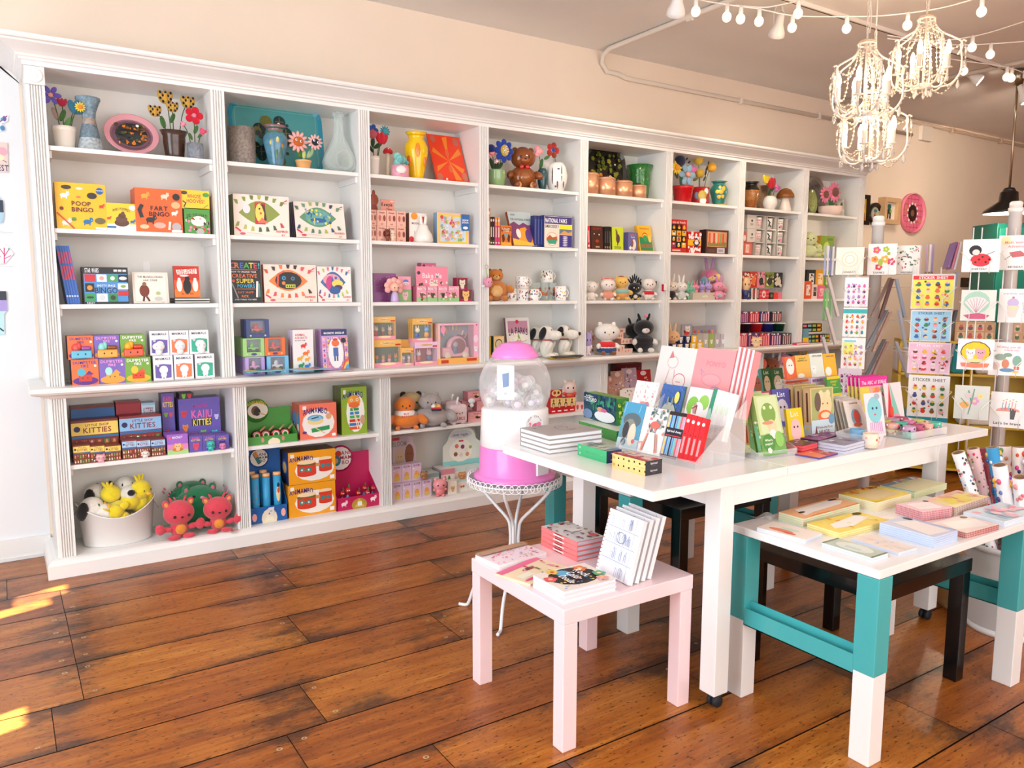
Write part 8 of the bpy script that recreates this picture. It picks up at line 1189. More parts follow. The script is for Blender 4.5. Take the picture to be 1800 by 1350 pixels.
fst('writing_pad','bright yellow letter pad with white curls','notepad',BZ,(1474.7,948),(1565,925),(1424,929),937,3,'f2d858',[('p',[(.1,.3),(.4,.2),(.9,.5),(.8,.8),(.5,.7),(.2,.6)],'f6f2ea'),('s',10,2,['e89a3a','f0e8a0'],.03,(.05,.05,.95,.95))]+OV,kind='pad',pages='f4e8a8',edge=EG('e8d880'))
fst('envelope_set','pink gingham envelope pack','envelopes',BZ,(1621,917),(1673,909),(1556,905),900,5,'f0ccd0',[('p',[(.1,.2),(.8,.1),(.9,.8),(.2,.85)],'f6eeec'),('l',[(.15,.5),(.8,.4)],.02,'f0d8d8')]+OV,kind='pad',pages='f0d0d4',edge=PL('d8707c'))
fst('envelope_set','yellow and gingham envelope pack','envelopes',BZ,(1678.7,908),(1736,888),(1630,893),892,5,'f0dc98',[('p',[(.1,.2),(.6,.1),(.85,.6),(.3,.8)],'f0dc4a'),('r',0,.8,1,1,'f0c0b0'),('s',14,2,['f0b0a8','f4e48a','e8a0a0'],.05,(.1,.1,.95,.95))],kind='pad',pages='f0e8e0',edge=PL('c09098'))
fst('envelope_set','pale blue gingham envelope pack near the front edge','envelopes',BZ,(1641,964),(1682.7,950.7),(1545,937),945,5,'d0d8ec',[('p',[(.05,.1),(.8,.05),(.9,.75),(.3,.9)],'f2eeea'),('r',.9,0,1,1,'b0c0e4')]+OV,kind='pad',pages='c8d8f0',edge=EG('90a8d8'))
fst('envelope_set','red gingham bordered envelope pack','envelopes',BZ,(1698.7,946.7),(1754.7,931),(1648,926),937,3,'f0ded8',[('p',[(.02,.3),(.8,.05),(.95,.6),(.2,.9)],'f6f0ec')]+OV,kind='pad',pages='e8c0b8',edge=PL('b84a50'))
fst('writing_pad','pale blue and pink flowered pad at the right end','notepad',BZ,(1765,926.7),(1830,908),(1696,908),917,3,'c8dce8',[('s',26,3,['f0b8c8','e89ab0','f4d8e0','a8d0e0'],.08,(.1,.1,.9,.9)),('t','Aa',.3,.7,.12,'b89ab0',.2)],kind='pad',pages='e8eef4',edge=EG('90b8dc'))
fst('booklet','thin peach booklet with orange and mint shapes','booklet',BZ,(1416,956),(1445,944),(1342.7,929),949,2,'f0e4d8',[('e',.3,.6,.14,.25,'ee8a6a'),('e',.55,.5,.12,.2,'c8e0d0'),('e',.2,.4,.08,.14,'e8603a')],kind='pad',pages='d8e0f0'); fst('booklet','thin sage booklet with an oval frame print','booklet',BZ,(1533,989),(1561,980),(1445,961),981,2,'b8c8b8',[('e',.5,.5,.42,.36,'dce4dc'),('r',.3,.35,.5,.65,'b8d8d0'),('r',0,0,1,.04,'6a7a6a'),('r',0,.96,1,1,'6a7a6a')],kind='pad',pages='d8e4f4'); fst('booklet','thin cream booklet in a clear sleeve','booklet',BZ,(1578.7,977),(1612,968),(1497,950.7),972,2,'ecdfd4',[('s',10,3,['f0d0b8','c8d0e0'],.06,(.1,.1,.9,.9)),('r',.5,0,.54,1,'f4f0ec')],kind='pad',pages='c8d8f0')
p=onZ(1352,917,BZ); e=empty('cellophane_bag','small crumpled clear cellophane bag on the bench corner','bag',(p.x,p.y,BZ)); q=random.Random(2); g=G(); vs=[(x*.02-.04,y*.02,.004+q.random()*.02) for y in range(4) for x in range(6)]; g.add(vs,[(r*6+i,r*6+i+1,r*6+i+7,r*6+i+6) for r in range(3) for i in range(5)],WHT,'acrylic'); g.obj('film',e)
# ================================================================ spinner racks with cards and sticker sheets
def card(lab,x0,x1,y0,y1,D,c,dec,t=.014,nm='greeting_card',yaw=0,cat='greeting card',back=None,lean=.06):
    p=at((x0+x1)/2,y1,D); w=(x1-x0)/F*D; h=(y1-y0)/F*D; rz=-math.atan2(p.x-CP.x,p.y-CP.y)+yaw; w/=max(.3,math.cos(yaw))
    g=G(); g.box(-w/2,0,0,w/2,t,h,[c,c,c,back or 'e4e0da',c,back or 'e4e0da'],'card'); g.dec((-w/2,0,0),(w,0,0),(0,0,h),dec); return tag(g.obj(nm,None,p,rz,lean),lab,cat),p,rz,w,h
def rack(lab,px,ptop,D,post_r=.033):
    T_=at(px,ptop,D); e=empty('spinner_rack',lab,'card rack',(T_.x,T_.y,0)); z1=T_.z
    G().lathe([(0,.02),(post_r,.02),(post_r,z1-.06),(post_r*1.15,z1-.06),(post_r*1.15,z1-.035),(post_r,z1-.035),(post_r,z1-.008),(post_r*.8,z1),(0,z1)],'f4f2ee','plastic',20).obj('post',e)
    for k in range(4): a=k*PI/2+.6; G().tube([(0,0,.05),(.2*math.cos(a),.2*math.sin(a),.05),(.26*math.cos(a),.26*math.sin(a),.012)],.014,'f0f0ee','wire',8).obj('foot',e)
    return e
WR='f2f2f0'
def pocket(rk,p,rz,w,h,ring=True):
    # wire pocket: two bent arms across the card, a floor loop and two rods back to the post
    M=Matrix.Translation(p-rk.location)@Matrix.Rotation(rz,4,'Z'); L=lambda x,y,z: M@Vector((x,y,z)); g=G(); b=min(.05,h*.4)
    for s in (-1,1): g.tube([L(s*w*.56,.02,h*.62),L(s*w*.5,-.012,h*.58),L(s*w*.24,-.014,h*.3),L(s*w*.24,-.014,-.004),L(s*w*.24,.03,-.006)],.0024,WR,'wire',5)
    g.tube([L(-w*.56,.02,h*.62),L(-w*.56,.06,h*.62),L(w*.56,.06,h*.62),L(w*.56,.02,h*.62)],.0024,WR,'wire',5); g.tube([L(0,.06,h*.62),Vector((0,0,(p.z+h*.62)))],.003,WR,'wire',5); g.obj('card_pocket',rk)
def rods(rk,x0,x1,y0,y1,D,dx=.02):
    for x in (x0,x1):
        a=at(x,y0,D)-rk.location; b=at(x+(838-x)*(y1-y0)/10900*1.0,y1,D)-rk.location; b.x,b.y=a.x,a.y; G().tube([(a.x,a.y,a.z),(b.x,b.y,max(.06,b.z))],.0035,WR,'wire',6).obj('rod',rk)
    c=at((x0+x1)/2,(y0+y1)/2,D)-rk.location; G().tube([(c.x,c.y,c.z),(0,0,c.z)],.0035,WR,'wire',6).obj('spoke',rk)
r1=rack('white wire spinner rack of sticker sheets behind the far end of the tall table',1545,380,4.72)
SK=lambda n,seed,cols,hdr=None,hc='fff',bg=None: ([('r',.03,.03,.97,.9,bg)] if bg else [])+([('r',.03,.84,.97,.95,hc),('t','STICKER SHEET',.5,.895,.07,hdr,.8)] if hdr else [])+[('g',4,4,seed,cols,None,(.06,.06,.94,.8)),('s',n,seed,cols,.03,(.08,.06,.92,.8))]
cl1=['d8302a','f0a0b0','3a8a4a','e8703a','6a3a2a','f0d0b0','3a6ab0']
for lab,r,D,c,dec in (('yellow sticker sheet with a red heading at the top of the front column',(1604,1671,482,543),4.42,'e8e0dc',SK(14,1,cl1,'fff','e0343a','f0ea60')),('pale blue sticker sheet, second in the front column',(1602,1666,545,600),4.42,'e4e4e4',SK(14,2,cl1,'2a4a8a','9ad0ec','a4d6ee')),('pink sticker sheet with fairies, third in the front column',(1598,1664,602,657),4.42,'f0e0e4',SK(20,3,['e83a4a','f0c040','d84a80','7a3a2a','f4f0f0'],'fff','f4c0dc','f6c8e0')),('white sticker sheet at the foot of the front column',(1597,1661,660,733),4.42,'f6f4f2',SK(16,4,['d8302a','e8c83a','3a7a3a','3a4a8a','8a4a2a','f0a8b0'],'666','f6f4f2')),
  ('white sticker sheet with purple animals, top of the left column',(1485,1523,488,539),4.52,'f2eef2',SK(18,5,['8a7ac8','e060a0','b8a0d8','d8b0c0','4a3a5a'])),('white sticker sheet with a teal head and fruit, second in the left column',(1482,1520,541,592),4.52,'eef4f0',[('r',0,.8,1,.95,'3ab0b0')]+SK(18,6,['e05030','6ab040','f0b030','d83a6a','3a8a9a','f4a0a0'])),('white sticker sheet of yellow and pink tiny pictures in the left column',(1479,1517,594,648),4.52,'f6f0ec',[('r',.05,.45,.5,.85,'e8f080'),('r',.1,.86,.6,.92,'7ad0f0')]+SK(34,7,['e8d83a','f0a0a8','e05a6a','8a5a4a','b8a0c8','f0b070'])),('lilac sticker sheet of small dark flowers beside the magenta cards',(1473,1511,648,694),4.3,'d8ccd8',SK(30,8,['5a2a5a','c83a8a','2a3a2a','8a6a9a']))):
    o,p,rz,w,h=card(lab,*r,D,c,dec,.003,'sticker_sheet',0,'sticker sheet'); pocket(r1,p,rz,w,h)
for lab,r,c,dec,bk_ in (('cream card with gold rings and the word CONGRATS',(1470,1515,435,483),'f2ecdc',[('o',.5,.56,.3,'e8dcb8'),('o',.5,.56,.26,'f4f0e4'),('o',.5,.56,.18,'e4d8b4'),('o',.5,.56,.14,'f4f0e4'),('t','CONGRATS',.5,.1,.07,'777',.5)],'e8b860'),('white card with pink and orange flowers and the word THANKS',(1526,1572,429,483),'f6f4f0',[('f',.3,.8,.13,'e85a80','f0c040'),('f',.62,.82,.11,'a8c840','e8e080'),('f',.25,.5,.12,'f0a030','d85a3a'),('f',.6,.5,.14,'f0b040','f4f0d0'),('f',.82,.42,.13,'e04a70','f4d0d0'),('f',.4,.25,.12,'d83a4a','f0c8c8'),('e',.45,.4,.08,.12,'a8c040'),('e',.72,.68,.06,.05,'a8c040'),('t','THANKS',.4,.07,.06,'777',.4)],'f0b0c8'),('white card with tiny red buds and green leaves',(1574,1613,432,482),'f4f4ee',[('s',40,3,['d86a70','5a7a50','3a5a48','e8a0a0','8aa880'],.045,(.05,.15,.95,.95)),('t','WEDDING',.5,.06,.06,'777',.5)],'b8d080')):
    o,p,rz,w,h=card(lab,*r,4.55,c,dec,.03,back=bk_); pocket(r1,p,rz,w,h)
for i,(x,y0,y1,c,D) in enumerate(((1449,433,484,'9a9ab8',4.62),(1454,433,484,'c8c4d4',4.62),(1459,433,484,'7a7a9a',4.62),(1463,434,484,'e4e0e8',4.62),(1518,436,482,'c8a890',4.62),(1522,436,482,'e8dcd0',4.62),(1617,432,482,'e8d8d8',4.62),(1627,430,478,'c8b0d0',4.62),(1633,430,478,'e8e4ea',4.62),(1638,430,478,'9a8ab8',4.62),(1447,511,562,'5a9a4a',4.6),(1452,510,562,'8ac06a',4.6),(1457,510,562,'6aa85a',4.6),(1461,511,562,'a8c890',4.6))): card(f"card seen edge on in the spinner rack, {['grey-blue','pale grey','slate','white','tan','cream','pale pink','lilac','white lilac','violet','dark green','light green','green','pale green'][i]}",x-1.6,x+1.6,y0,y1,D,c,[],.12,cat='greeting card')
for i,(xa,ya,xb,yb,c,D) in enumerate(((1457,488,1474,556,'b8a8a0',4.55),(1453,540,1470,606,'b0a098',4.5),(1447,592,1466,660,'a89c9c',4.5),(1566,488,1534,556,'a08880',4.66),(1570,490,1548,560,'6a4a48',4.62),(1560,545,1524,612,'8a96a8',4.66),(1566,548,1536,618,'b09080',4.62),(1556,596,1522,664,'7a8088',4.66),(1562,600,1532,668,'a07a70',4.62),(1577,490,1592,558,'a8b4c4',4.6),(1582,545,1594,612,'c0c4cc',4.6),(1576,600,1598,664,'b8b8c0',4.6),(1684,478,1668,560,'8a8a98',4.5),(1682,545,1664,618,'3a3a44',4.5),(1678,604,1662,664,'9a98a0',4.5))):
    a=at(xa,ya,D); b=at(xb,yb,D); u=(b-a); L=u.length; side=Vector(RM[2])*.02; g=G(); v=Vector(RM[0])*.008; g.add([a-v,a+v,b+v,b-v,a-v+side,a+v+side,b+v+side,b-v+side],[(0,3,2,1),(4,5,6,7),(0,1,5,4),(1,2,6,5),(2,3,7,6),(3,0,4,7)],c,'card'); g.v=[q-a for q in g.v]
    tag(g.obj('sticker_sheet',None,a),f"slanting sleeve of stickers seen edge on, {['left column, top','left column, middle','left column, low','centre, top grey','centre, top brown','centre, middle blue','centre, middle tan','centre, low grey','centre, low brown','right of centre, top','right of centre, middle','right of centre, low','far right, top','far right, dark one','far right, low'][i]}",'sticker sleeve')
for x in ((1612,1655),(1492,1514)): rods(r1,x[0],x[1],470,760,4.46 if x[0]>1600 else 4.56)
r2=rack('white wire spinner rack of greeting cards at the right edge of the photo',1787,354,4.3)
for lab,r,c,dec in (('white card with a red ladybug and the word EVERYDAY',(1694,1751,421,478),'f6f6f6',[('e',.5,.36,.28,.2,'e0303c'),('e',.34,.66,.17,.16,'1c1a20'),('e',.36,.6,.1,.09,'f4e0d8')]+[('o',.36+.09*i,.3+.08*(i%3),.03,'1c1a20') for i in range(5)]+[('l',[(.6,.5),(.85,.62)],.015,'333'),('t','EVERYDAY',.48,.09,.055,'666',.4)]),('pale green card with a painted scallop shell',(1691,1744,510,564),'dfe4dc',[('e',.45,.6,.38,.36,'a8d0bc'),('p',[(.4,.25),(.1,.6),(.25,.74),(.45,.78),(.65,.74),(.8,.6),(.5,.25)],'ece0e0')]+[('l',[(.45,.26),(.16+.098*i,.66+.03*min(i,6-i))],.012,'b08a98') for i in range(7)]+[('p',[(.08,.18),(.5,.26),(.85,.18),(.7,.06),(.25,.06)],'c85a80')]),('white card with two pink kittens in a yellow oval',(1685,1740,596,650),'f4f0f4',[('e',.5,.57,.42,.36,'6a4a2a'),('e',.5,.57,.39,.33,'f0d020'),('b',.36,.52,.15,'f6eaec'),('b',.64,.54,.15,'f0a8b8'),('e',.5,.3,.26,.06,'e0e0a0'),('p',[(.1,.22),(.9,.22),(.86,.1),(.5,.06),(.14,.1)],'f08a6a'),('s',14,3,['e080b0'],.02,(.02,.03,.98,.98))]),('grey-green card with an embroidered bouquet',(1679,1732,678,737),'d8dcd6',[('e',.3,.42,.14,.1,'f0b060'),('f',.58,.55,.13,'e0a0c8','f0d0b0'),('f',.75,.7,.09,'f0e0a0','e8c060'),('l',[(.5,.5),(.42,.15)],.02,'5a9a7a'),('l',[(.5,.5),(.4,.85)],.03,'5a9a7a'),('l',[(.5,.5),(.56,.9)],.03,'6aa88a'),('l',[(.4,.4),(.2,.62)],.02,'5a9a7a'),('e',.4,.7,.1,.08,'e0ccd0')]),('white card with a rainbow wash reading Mother of Nature',(1757,1812,414,474),'f6f4f2',[('e',.2,.85,.18,.12,'f4e8b0'),('e',.6,.9,.3,.1,'d8ecf0'),('t','Most enjoyable',.55,.8,.07,'e08a90',.8),('t','Adventures',.55,.68,.07,'e08a90',.6),('p',[(.3,.5),(.6,.55),(.8,.4),(.4,.35)],'c86a70'),('l',[(.2,.3),(.4,.45)],.02,'888'),('t','BIRTHDAY',.5,.08,.055,'777',.4)]),('white card with an ice cream sundae drawing',(1757,1805,508,567),'f4f4f4',[('t','everybody sundae',.5,.86,.05,'a0a0b8',.8),('e',.45,.58,.18,.14,'c8b8e0'),('p',[(.25,.5),(.65,.5),(.55,.15),(.35,.15)],'ecd8d0'),('e',.45,.44,.16,.05,'d8e0b0'),('o',.45,.74,.04,'e8707a'),('l',[(.75,.6),(.8,.3)],.015,'a8a8a8')]),('white card with potted plants reading Wishing you',(1741,1797,602,660),'f6f6f6',[('t','Wishing you all',.5,.86,.06,'d890a8',.7),('t','friends near',.6,.77,.05,'d890a8',.6),('e',.3,.55,.16,.1,'9ab0a0'),('e',.5,.62,.12,.06,'8aa890'),('e',.2,.28,.1,.12,'e8d0c8'),('e',.45,.35,.1,.14,'d88a6a'),('e',.5,.16,.2,.06,'6a9ac0'),('e',.75,.45,.12,.16,'8ab8a8'),('r',.68,.18,.82,.28,'e07a6a'),('e',.72,.12,.1,.03,'f0c860')]),('white card with a birthday cake and lit candles',(1743,1802,690,752),'f8f8f8',[('e',.45,.48,.3,.09,'e8a090'),('r',.16,.32,.74,.46,'f6f4f0'),('p',[(.5,.56),(.66,.5),(.62,.24),(.52,.24)],'5a5a60'),('t',"Let's be brave",.45,.12,.07,'444',.7)]+[('l',[(.3+.08*i,.5),(.32+.08*i,.7+.04*(i%2))],.02,['8ab0c8','e85a9a','7ac0c8','f0a0a0','f0a0a0'][i]) for i in range(5)]+[('o',.33+.08*i,.76+.04*(i%2),.02,'f4c060') for i in range(5)])):
    o,p,rz,w,h=card(lab,*r,4.15,c,dec,.03); pocket(r2,p,rz,w,h)
for x in ((1712,1727),(1770,1786)): rods(r2,x[0],x[1],400,800,4.2)
for i,(xa,ya,xb,yb,c) in enumerate(((1682,425,1668,470,'7a5a8a'),(1686,426,1674,472,'c87a90'),(1690,425,1678,474,'d8d4da'))):
    a=at(xa,ya,4.25); b=at(xb,yb,4.25); g=G(); v=Vector(RM[0])*.005; s_=Vector(RM[2])*.06; g.add([a-v,a+v,b+v,b-v,a-v+s_,a+v+s_,b+v+s_,b-v+s_],[(0,3,2,1),(4,5,6,7),(0,1,5,4),(1,2,6,5),(2,3,7,6),(3,0,4,7)],c); g.v=[q-a for q in g.v]; tag(g.obj('greeting_card',None,a),f"slanting {['violet','rose','white'][i]} card edge left of the ladybug card",'greeting card')
# gift wrap rolls in a mesh basket
clear('mesh_fabric',.42,.5)
BX,BY=3.63,-3.19; bk_=empty('mesh_basket','round white mesh basket of gift wrap rolls under the card rack','basket',(BX,BY,0)); G().lathe([(0,.01),(.17,.01),(.175,.02),(.20,.40),(.196,.40),(.17,.02)],'d8d8e4','mesh_fabric',32,cap=False).obj('mesh_side',bk_); G().lathe([(.196,.395),(.206,.395),(.206,.42),(.196,.42),(.196,.395)],'f2f2f4','plastic',32,cap=False).obj('rim',bk_); G().lathe([(0,0),(.178,0),(.182,.012),(.176,.03),(.172,.03),(.172,.012),(0,.012)],'f2f2f4','plastic',32).obj('base',bk_)
for i,(tx,ty,D,bx_,by_,r,c,cs_,nn) in enumerate(((1684,795,3.55,-.03,-.07,.027,'f4f4f4',('444','6a9ac0','c86a80'),'white roll with small dark dots'),(1710,788,3.62,.01,-.02,.026,'e8c8cc',('d82a40','b81830','f0e0d8','5a8a4a'),'red and white floral roll'),(1727,787,3.72,.05,.04,.024,'8a2a3a',('d8404a','e8b090','5a1a24'),'dark red patterned roll'),(1744,786,3.6,.0,-.09,.026,'3a9ad0',('d8b850','f0f0f0','2a6a9a'),'bright blue roll with gold'),(1765,784,3.75,.09,.05,.03,'f4ecec',('e85a50','f0a070','6a9a4a'),'white roll with strawberries at the back'),(1757,817,3.48,-.02,-.12,.03,'f2f0f4',('9a5ac0','f0c040','e05a80','6a8ad0','4a3a8a'),'white roll with purple and yellow jelly sweets'),(1792,786,3.66,.06,-.02,.028,'f4f0ec',('e8501e','e03a90','2a2a5a','3a8a3a','f08a3a'),'white roll with big orange and navy shapes'),(1793,838,3.44,.02,-.13,.031,'f4f4f6',('f09aa0','e87080','7ab080'),'white roll with large pink strawberries'),(1700,796,3.75,-.02,.06,.024,'7a8a3a',('e8e0c0','c86a3a'),'olive roll behind the red floral one'),(1815,792,3.6,.1,.02,.026,'f0c0d0',('c82a50','f4f0f0'),'pink roll at the very edge of the photo'))):
    a=at(tx,ty,D); b=Vector((BX+bx_*.8,BY+by_*.8,.02)); d=(a-b); L=d.length; M=Vector((0,0,1)).rotation_difference(d).to_matrix().to_4x4(); e=empty('gift_wrap_roll',nn+' in the mesh basket','gift wrap',b); g=G(M); g.lathe([(0,.004),(r,.004),(r,L),(r*.75,L,'c8a888'),(r*.7,L-.03,'8a6a50'),(0,L-.03,'6a4a38')],c,'lacquer',18,cap=False); q=random.Random(i+20)
    for k in range(200 if i in (0,1,2) else 90):
        t,z=q.uniform(0,6.28),q.uniform(.1,.98)*L; s=q.uniform(.004,.007)*(1 if i in (0,1,2) else 2.1); g.ell((r*math.cos(t),r*math.sin(t),z),(s*.8,s*.8,s),q.choice(cs_),'lacquer',6,k=5)
    g.obj('roll',e)
p=at(1702,1090,3.95); e=empty('wicker_basket','tan woven basket on the floor behind the mesh basket','basket',(p.x,p.y,0)); G().lathe([(0,.0),(.14,.0),(.15,.02),(.17,.2),(.165,.24),(.15,.24),(.15,.03),(0,.03)],'c09a68','wicker',28).obj('body',e)
# far end: mustard shelving, teal cabinet, wooden stationery trays
p=at(1745,760,6.6); rz=-.9; ms=empty('shelving_unit','mustard yellow shelving unit at the far end behind the card rack','shelf',(p.x,p.y,0),rz); MY='c9a512'; top=at(1745,600,6.6).z
G().box(-.75,.34,0,.9,.36,top,MY,'white_paint').obj('back_panel',ms)
for x in (-.75,-.2,.36,.88): G().box(x,0,0,x+.02,.34,top,MY,'white_paint').obj('upright',ms)
for z in (.04,.42,.86,top-.02): G().box(-.75,0,z,.9,.34,z+.02,MY,'white_paint').obj('shelf',ms)
def inms(x,y,z): return Matrix.Translation((p.x,p.y,0))@Matrix.Rotation(rz,4,'Z')@Vector((x,y,z))
for i,(x,w,h,z,c,nn,cat) in enumerate(((-.62,.3,.2,.88,'b8aca8','grey tote bag','bag'),(-.28,.1,.24,.88,'1a8a90','teal cloth','cloth'),(.0,.3,.2,.88,'c8bcb8','pale grey tote bag','bag'),(.5,.26,.2,.88,'8a8480','dark grey pouch','bag'),(.3,.1,.1,.44,'3a8a2a','green mug','mug'),(-.5,.34,.1,.44,'1a90a8','teal tray','tray'),(.6,.2,.16,.44,'4a4aa0','blue box','box'),(-.1,.3,.2,.44,'d8d0c8','white carton','box'))):
    tag(G().box(-w/2,0,0,w/2,.16,h,c,'felt',.02).obj('store_'+cat if cat in('box','cloth') else cat,None,inms(x,.05,z+.001),rz),f"{nn} on the mustard shelves",cat)
for i,(x,w,c) in enumerate(((-.5,.28,'b98a58'),(-.18,.3,'c09468'),(.16,.26,'d0a880'),(.5,.3,'8a6a4a'))):
    g=G().box(-w/2,0,0,w/2,.18,.16,c,'card'); g.dec((-w/2,0,0),(w,0,0),(0,0,.16),[('g',4,2,i,['6a3a24','f0d8b8','2a4a6a','c83a2a','3a6a3a'],['d8b890','c8a070'],(.03,.06,.97,.94))]); tag(g.obj('stamp_tray',None,inms(x,.03,top+.001),rz),f"wooden tray of picture stamps on the mustard unit, {['first','second','third','fourth'][i]} from the left",'stamp tray')
a=at(1757,392,7.6); b=at(1840,392,7.6); tc_=empty('cabinet','tall teal cabinet at the far right behind the card rack','cabinet',((a.x+b.x)/2,(a.y+b.y)/2,0),-.55); G().box(-.25,0,0,.3,.4,a.z,'0f5a52','white_paint',.004).obj('body',tc_); G().box(-.24,-.02,.1,.29,0,a.z-.05,'11655c','white_paint',.004).obj('door',tc_)
# ================================================================ things on the walls
def wallpic(nm,lab,cat,xl,xr,yt,yb,frame,fw,mat_c,dec,dep=.03,oval=False):
    a=onY(xl,yt,WY-dep); b=onY(xr,yt,WY-dep); c=onY((xl+xr)/2,yb,WY-dep); w=b.x-a.x; h=a.z-c.z if not oval else onY((xl+xr)/2,yt,WY-dep).z-c.z; z0=c.z; e=empty(nm,lab,cat,((a.x+b.x)/2,WY-dep,z0))
    if oval:
        T=Matrix.Translation((0,dep-.001,h/2))@Matrix.Rotation(PI/2,4,'X'); g=G(T); g.lathe([(w/2,0),(w/2,dep*.8),(w/2-fw*.3,dep),(w/2-fw,dep*.7),(w/2-fw,dep*.4),(0,dep*.4)],frame,'lacquer',36,sy=h/w); g.obj('frame',e); fr=(w-2*fw)/2; G().dec((-w/2+fw,dep*.6-.0005,h*fw/w),(w-2*fw,0,0),(0,0,h-2*h*fw/w),[('e',.5,.5,.5,.5,mat_c)]+dec).obj('picture',e)
    else:
        g=G(); g.box(-w/2,0,0,-w/2+fw,dep-.001,h,frame,'lacquer').box(w/2-fw,0,0,w/2,dep-.001,h,frame,'lacquer').box(-w/2+fw,0,0,w/2-fw,dep-.001,fw,frame,'lacquer').box(-w/2+fw,0,h-fw,w/2-fw,dep-.001,h,frame,'lacquer'); g.obj('frame',e); G().box(-w/2+fw,dep*.5,fw,w/2-fw,dep*.7,h-fw,mat_c,'paper').dec((-w/2+fw,dep*.5,fw),(w-2*fw,0,0),(0,0,h-2*fw),dec).obj('picture',e)
    return e
wallpic('framed_picture','black framed picture of a red-haired person on yellow','picture',1511,1531,341,395,'14110f',.045,'e8b820',[('e',.5,.66,.32,.2,'b8401c'),('e',.5,.55,.2,.13,'f0d8c0'),('p',[(.2,.35),(.8,.35),(.9,0),(.1,0)],'8a3a20'),('e',.5,.3,.3,.14,'8a3a20'),('r',.3,0,.7,.12,'3a4a6a')],.04)
wallpic('framed_picture','oval black framed silhouette portrait','picture',1530,1554.5,356,396,'17161a',.05,'b8b8a8',[('e',.55,.72,.2,.12,'2a7a7a'),('e',.5,.5,.14,.1,'b87a5a'),('p',[(.3,.1),(.7,.1),(.6,.42),(.4,.42)],'3a3a3a')],.04,True)
wallpic('framed_picture','pale wood framed picture of a teal-haired figure in black','picture',1557,1585,346,394,'d8b288',.05,'f0e4d4',[('r',.3,.06,.44,.45,'16161a'),('r',.52,.06,.66,.45,'16161a'),('e',.48,.5,.24,.16,'1c2a2a'),('e',.48,.76,.18,.16,'1a6a68'),('e',.62,.5,.1,.1,'8ab050')],.09)
pl=wallpic('wall_plaque','large round pink waffle-check plaque with a dark centre ring of cream dabs','wall decoration',1589,1631,339,410,'e8809a',.02,'e87896',[('l',[(x,.5-math.sqrt(.22-(x-.5)**2)),(x,.5+math.sqrt(.22-(x-.5)**2))],.02,'c83a6a') for x in (.12,.27,.42,.58,.73,.88)]+[('l',[(.5-math.sqrt(.22-(y-.5)**2),y),(.5+math.sqrt(.22-(y-.5)**2),y)],.02,'c83a6a') for y in (.12,.27,.42,.58,.73,.88)]+[('e',.5,.5,.2,.24,'2a1614'),('e',.5,.5,.08,.09,'8a5a4a')]+[('o',.5+.23*math.cos(i*.57),.5+.26*math.sin(i*.57),.035,'f6f0ec') for i in range(11)]+[('o',.2,.66,.05,'d89a50'),('o',.16,.54,.05,'d89a50'),('o',.85,.3,.05,'d89a50')],.05,True)
wallpic('framed_picture','small dark framed print low on the far wall','picture',1693,1717,488,505,'2a1a14',.06,'8a6a4a',[('s',20,2,['d84a3a','e8c060','4a6a3a'],.06,(.1,.1,.9,.9))]); wallpic('framed_picture','second small dark print low on the far wall','picture',1728,1746,491,506,'3a2018',.05,'a85a4a',[('s',16,3,['f0d0b0','5a2a2a'],.06,(.1,.1,.9,.9))])
def flat(nm,lab,pts,py0,c,dec=(),dep=.012):
    P=[onY(x,y,WY-dep) for x,y in pts]; x0=min(q.x for q in P); z0=min(q.z for q in P); w=max(q.x for q in P)-x0; h=max(q.z for q in P)-z0; g=G(); g.ext([(q.x-x0,q.z-z0) for q in P],(0,dep,0),(1,0,0),(0,0,1),dep,c)
    if dec: g.dec((0,0,0),(w,0,0),(0,0,h),dec)
    return tag(g.obj(nm,None,(x0,WY-dep,z0)),lab,'wall decoration')
flat('ceramic_tile','white and purple butterfly-shaped tile at the left edge of the wall',[(-14,232),(6,231),(8,222),(2,217),(13,214),(15,204),(6,200),(-14,206)],0,'f0f0f4',[('e',.75,.75,.12,.14,'6a5ab0'),('e',.6,.7,.08,.1,'5ab0c8'),('e',.6,.25,.14,.14,'4a8ac0'),('l',[(.4,.5),(.9,.9)],.05,'8a4a8a')])
flat('ceramic_tile','pink painted tile with dark blue letters ST at the left edge',[(-20,302),(14,303),(13,251),(-20,248)],0,'f2d0c8',[('t','BEST',.62,.16,.2,'22406a',.7),('e',.7,.7,.3,.14,'f0a8b8'),('l',[(.5,.5),(.9,.35)],.02,'555'),('e',.6,.5,.2,.1,'f4e8c0')])
flat('ceramic_tile','navy and pale blue pointed tile at the left edge',[(-16,394),(4,392),(7,378),(0,346),(-16,340)],0,'a8cce0',[('r',0,.4,1,.8,'1c2a44')]); flat('ceramic_tile','white tile with a magenta tree and leaf edge at the left of the bookcase',[(-10,466),(10,462),(24,446),(16,434),(4,428),(-10,430)],0,'f4f0f4',[('l',[(.5,.1),(.55,.8)],.04,'c82a7a'),('l',[(.52,.4),(.75,.7)],.035,'c82a7a'),('l',[(.52,.5),(.3,.8)],.035,'c82a7a'),('l',[(.52,.3),(.85,.45)],.035,'d85a9a'),('o',.78,.75,.06,'5ab0a8'),('o',.3,.4,.05,'e8a0a0')])
flat('ceramic_tile','lavender and aqua house-shaped tile at the left edge, lowest of the wall tiles',[(-16,590),(8,588),(7,552),(13,545),(12,532),(4,524),(0,512),(-16,516)],0,'b8e4ea',[('r',0,.55,1,.8,'a898d8'),('l',[(.1,.3),(.7,.1)],.03,'1c2a34'),('r',0,.8,1,1,'1c2a3a')])
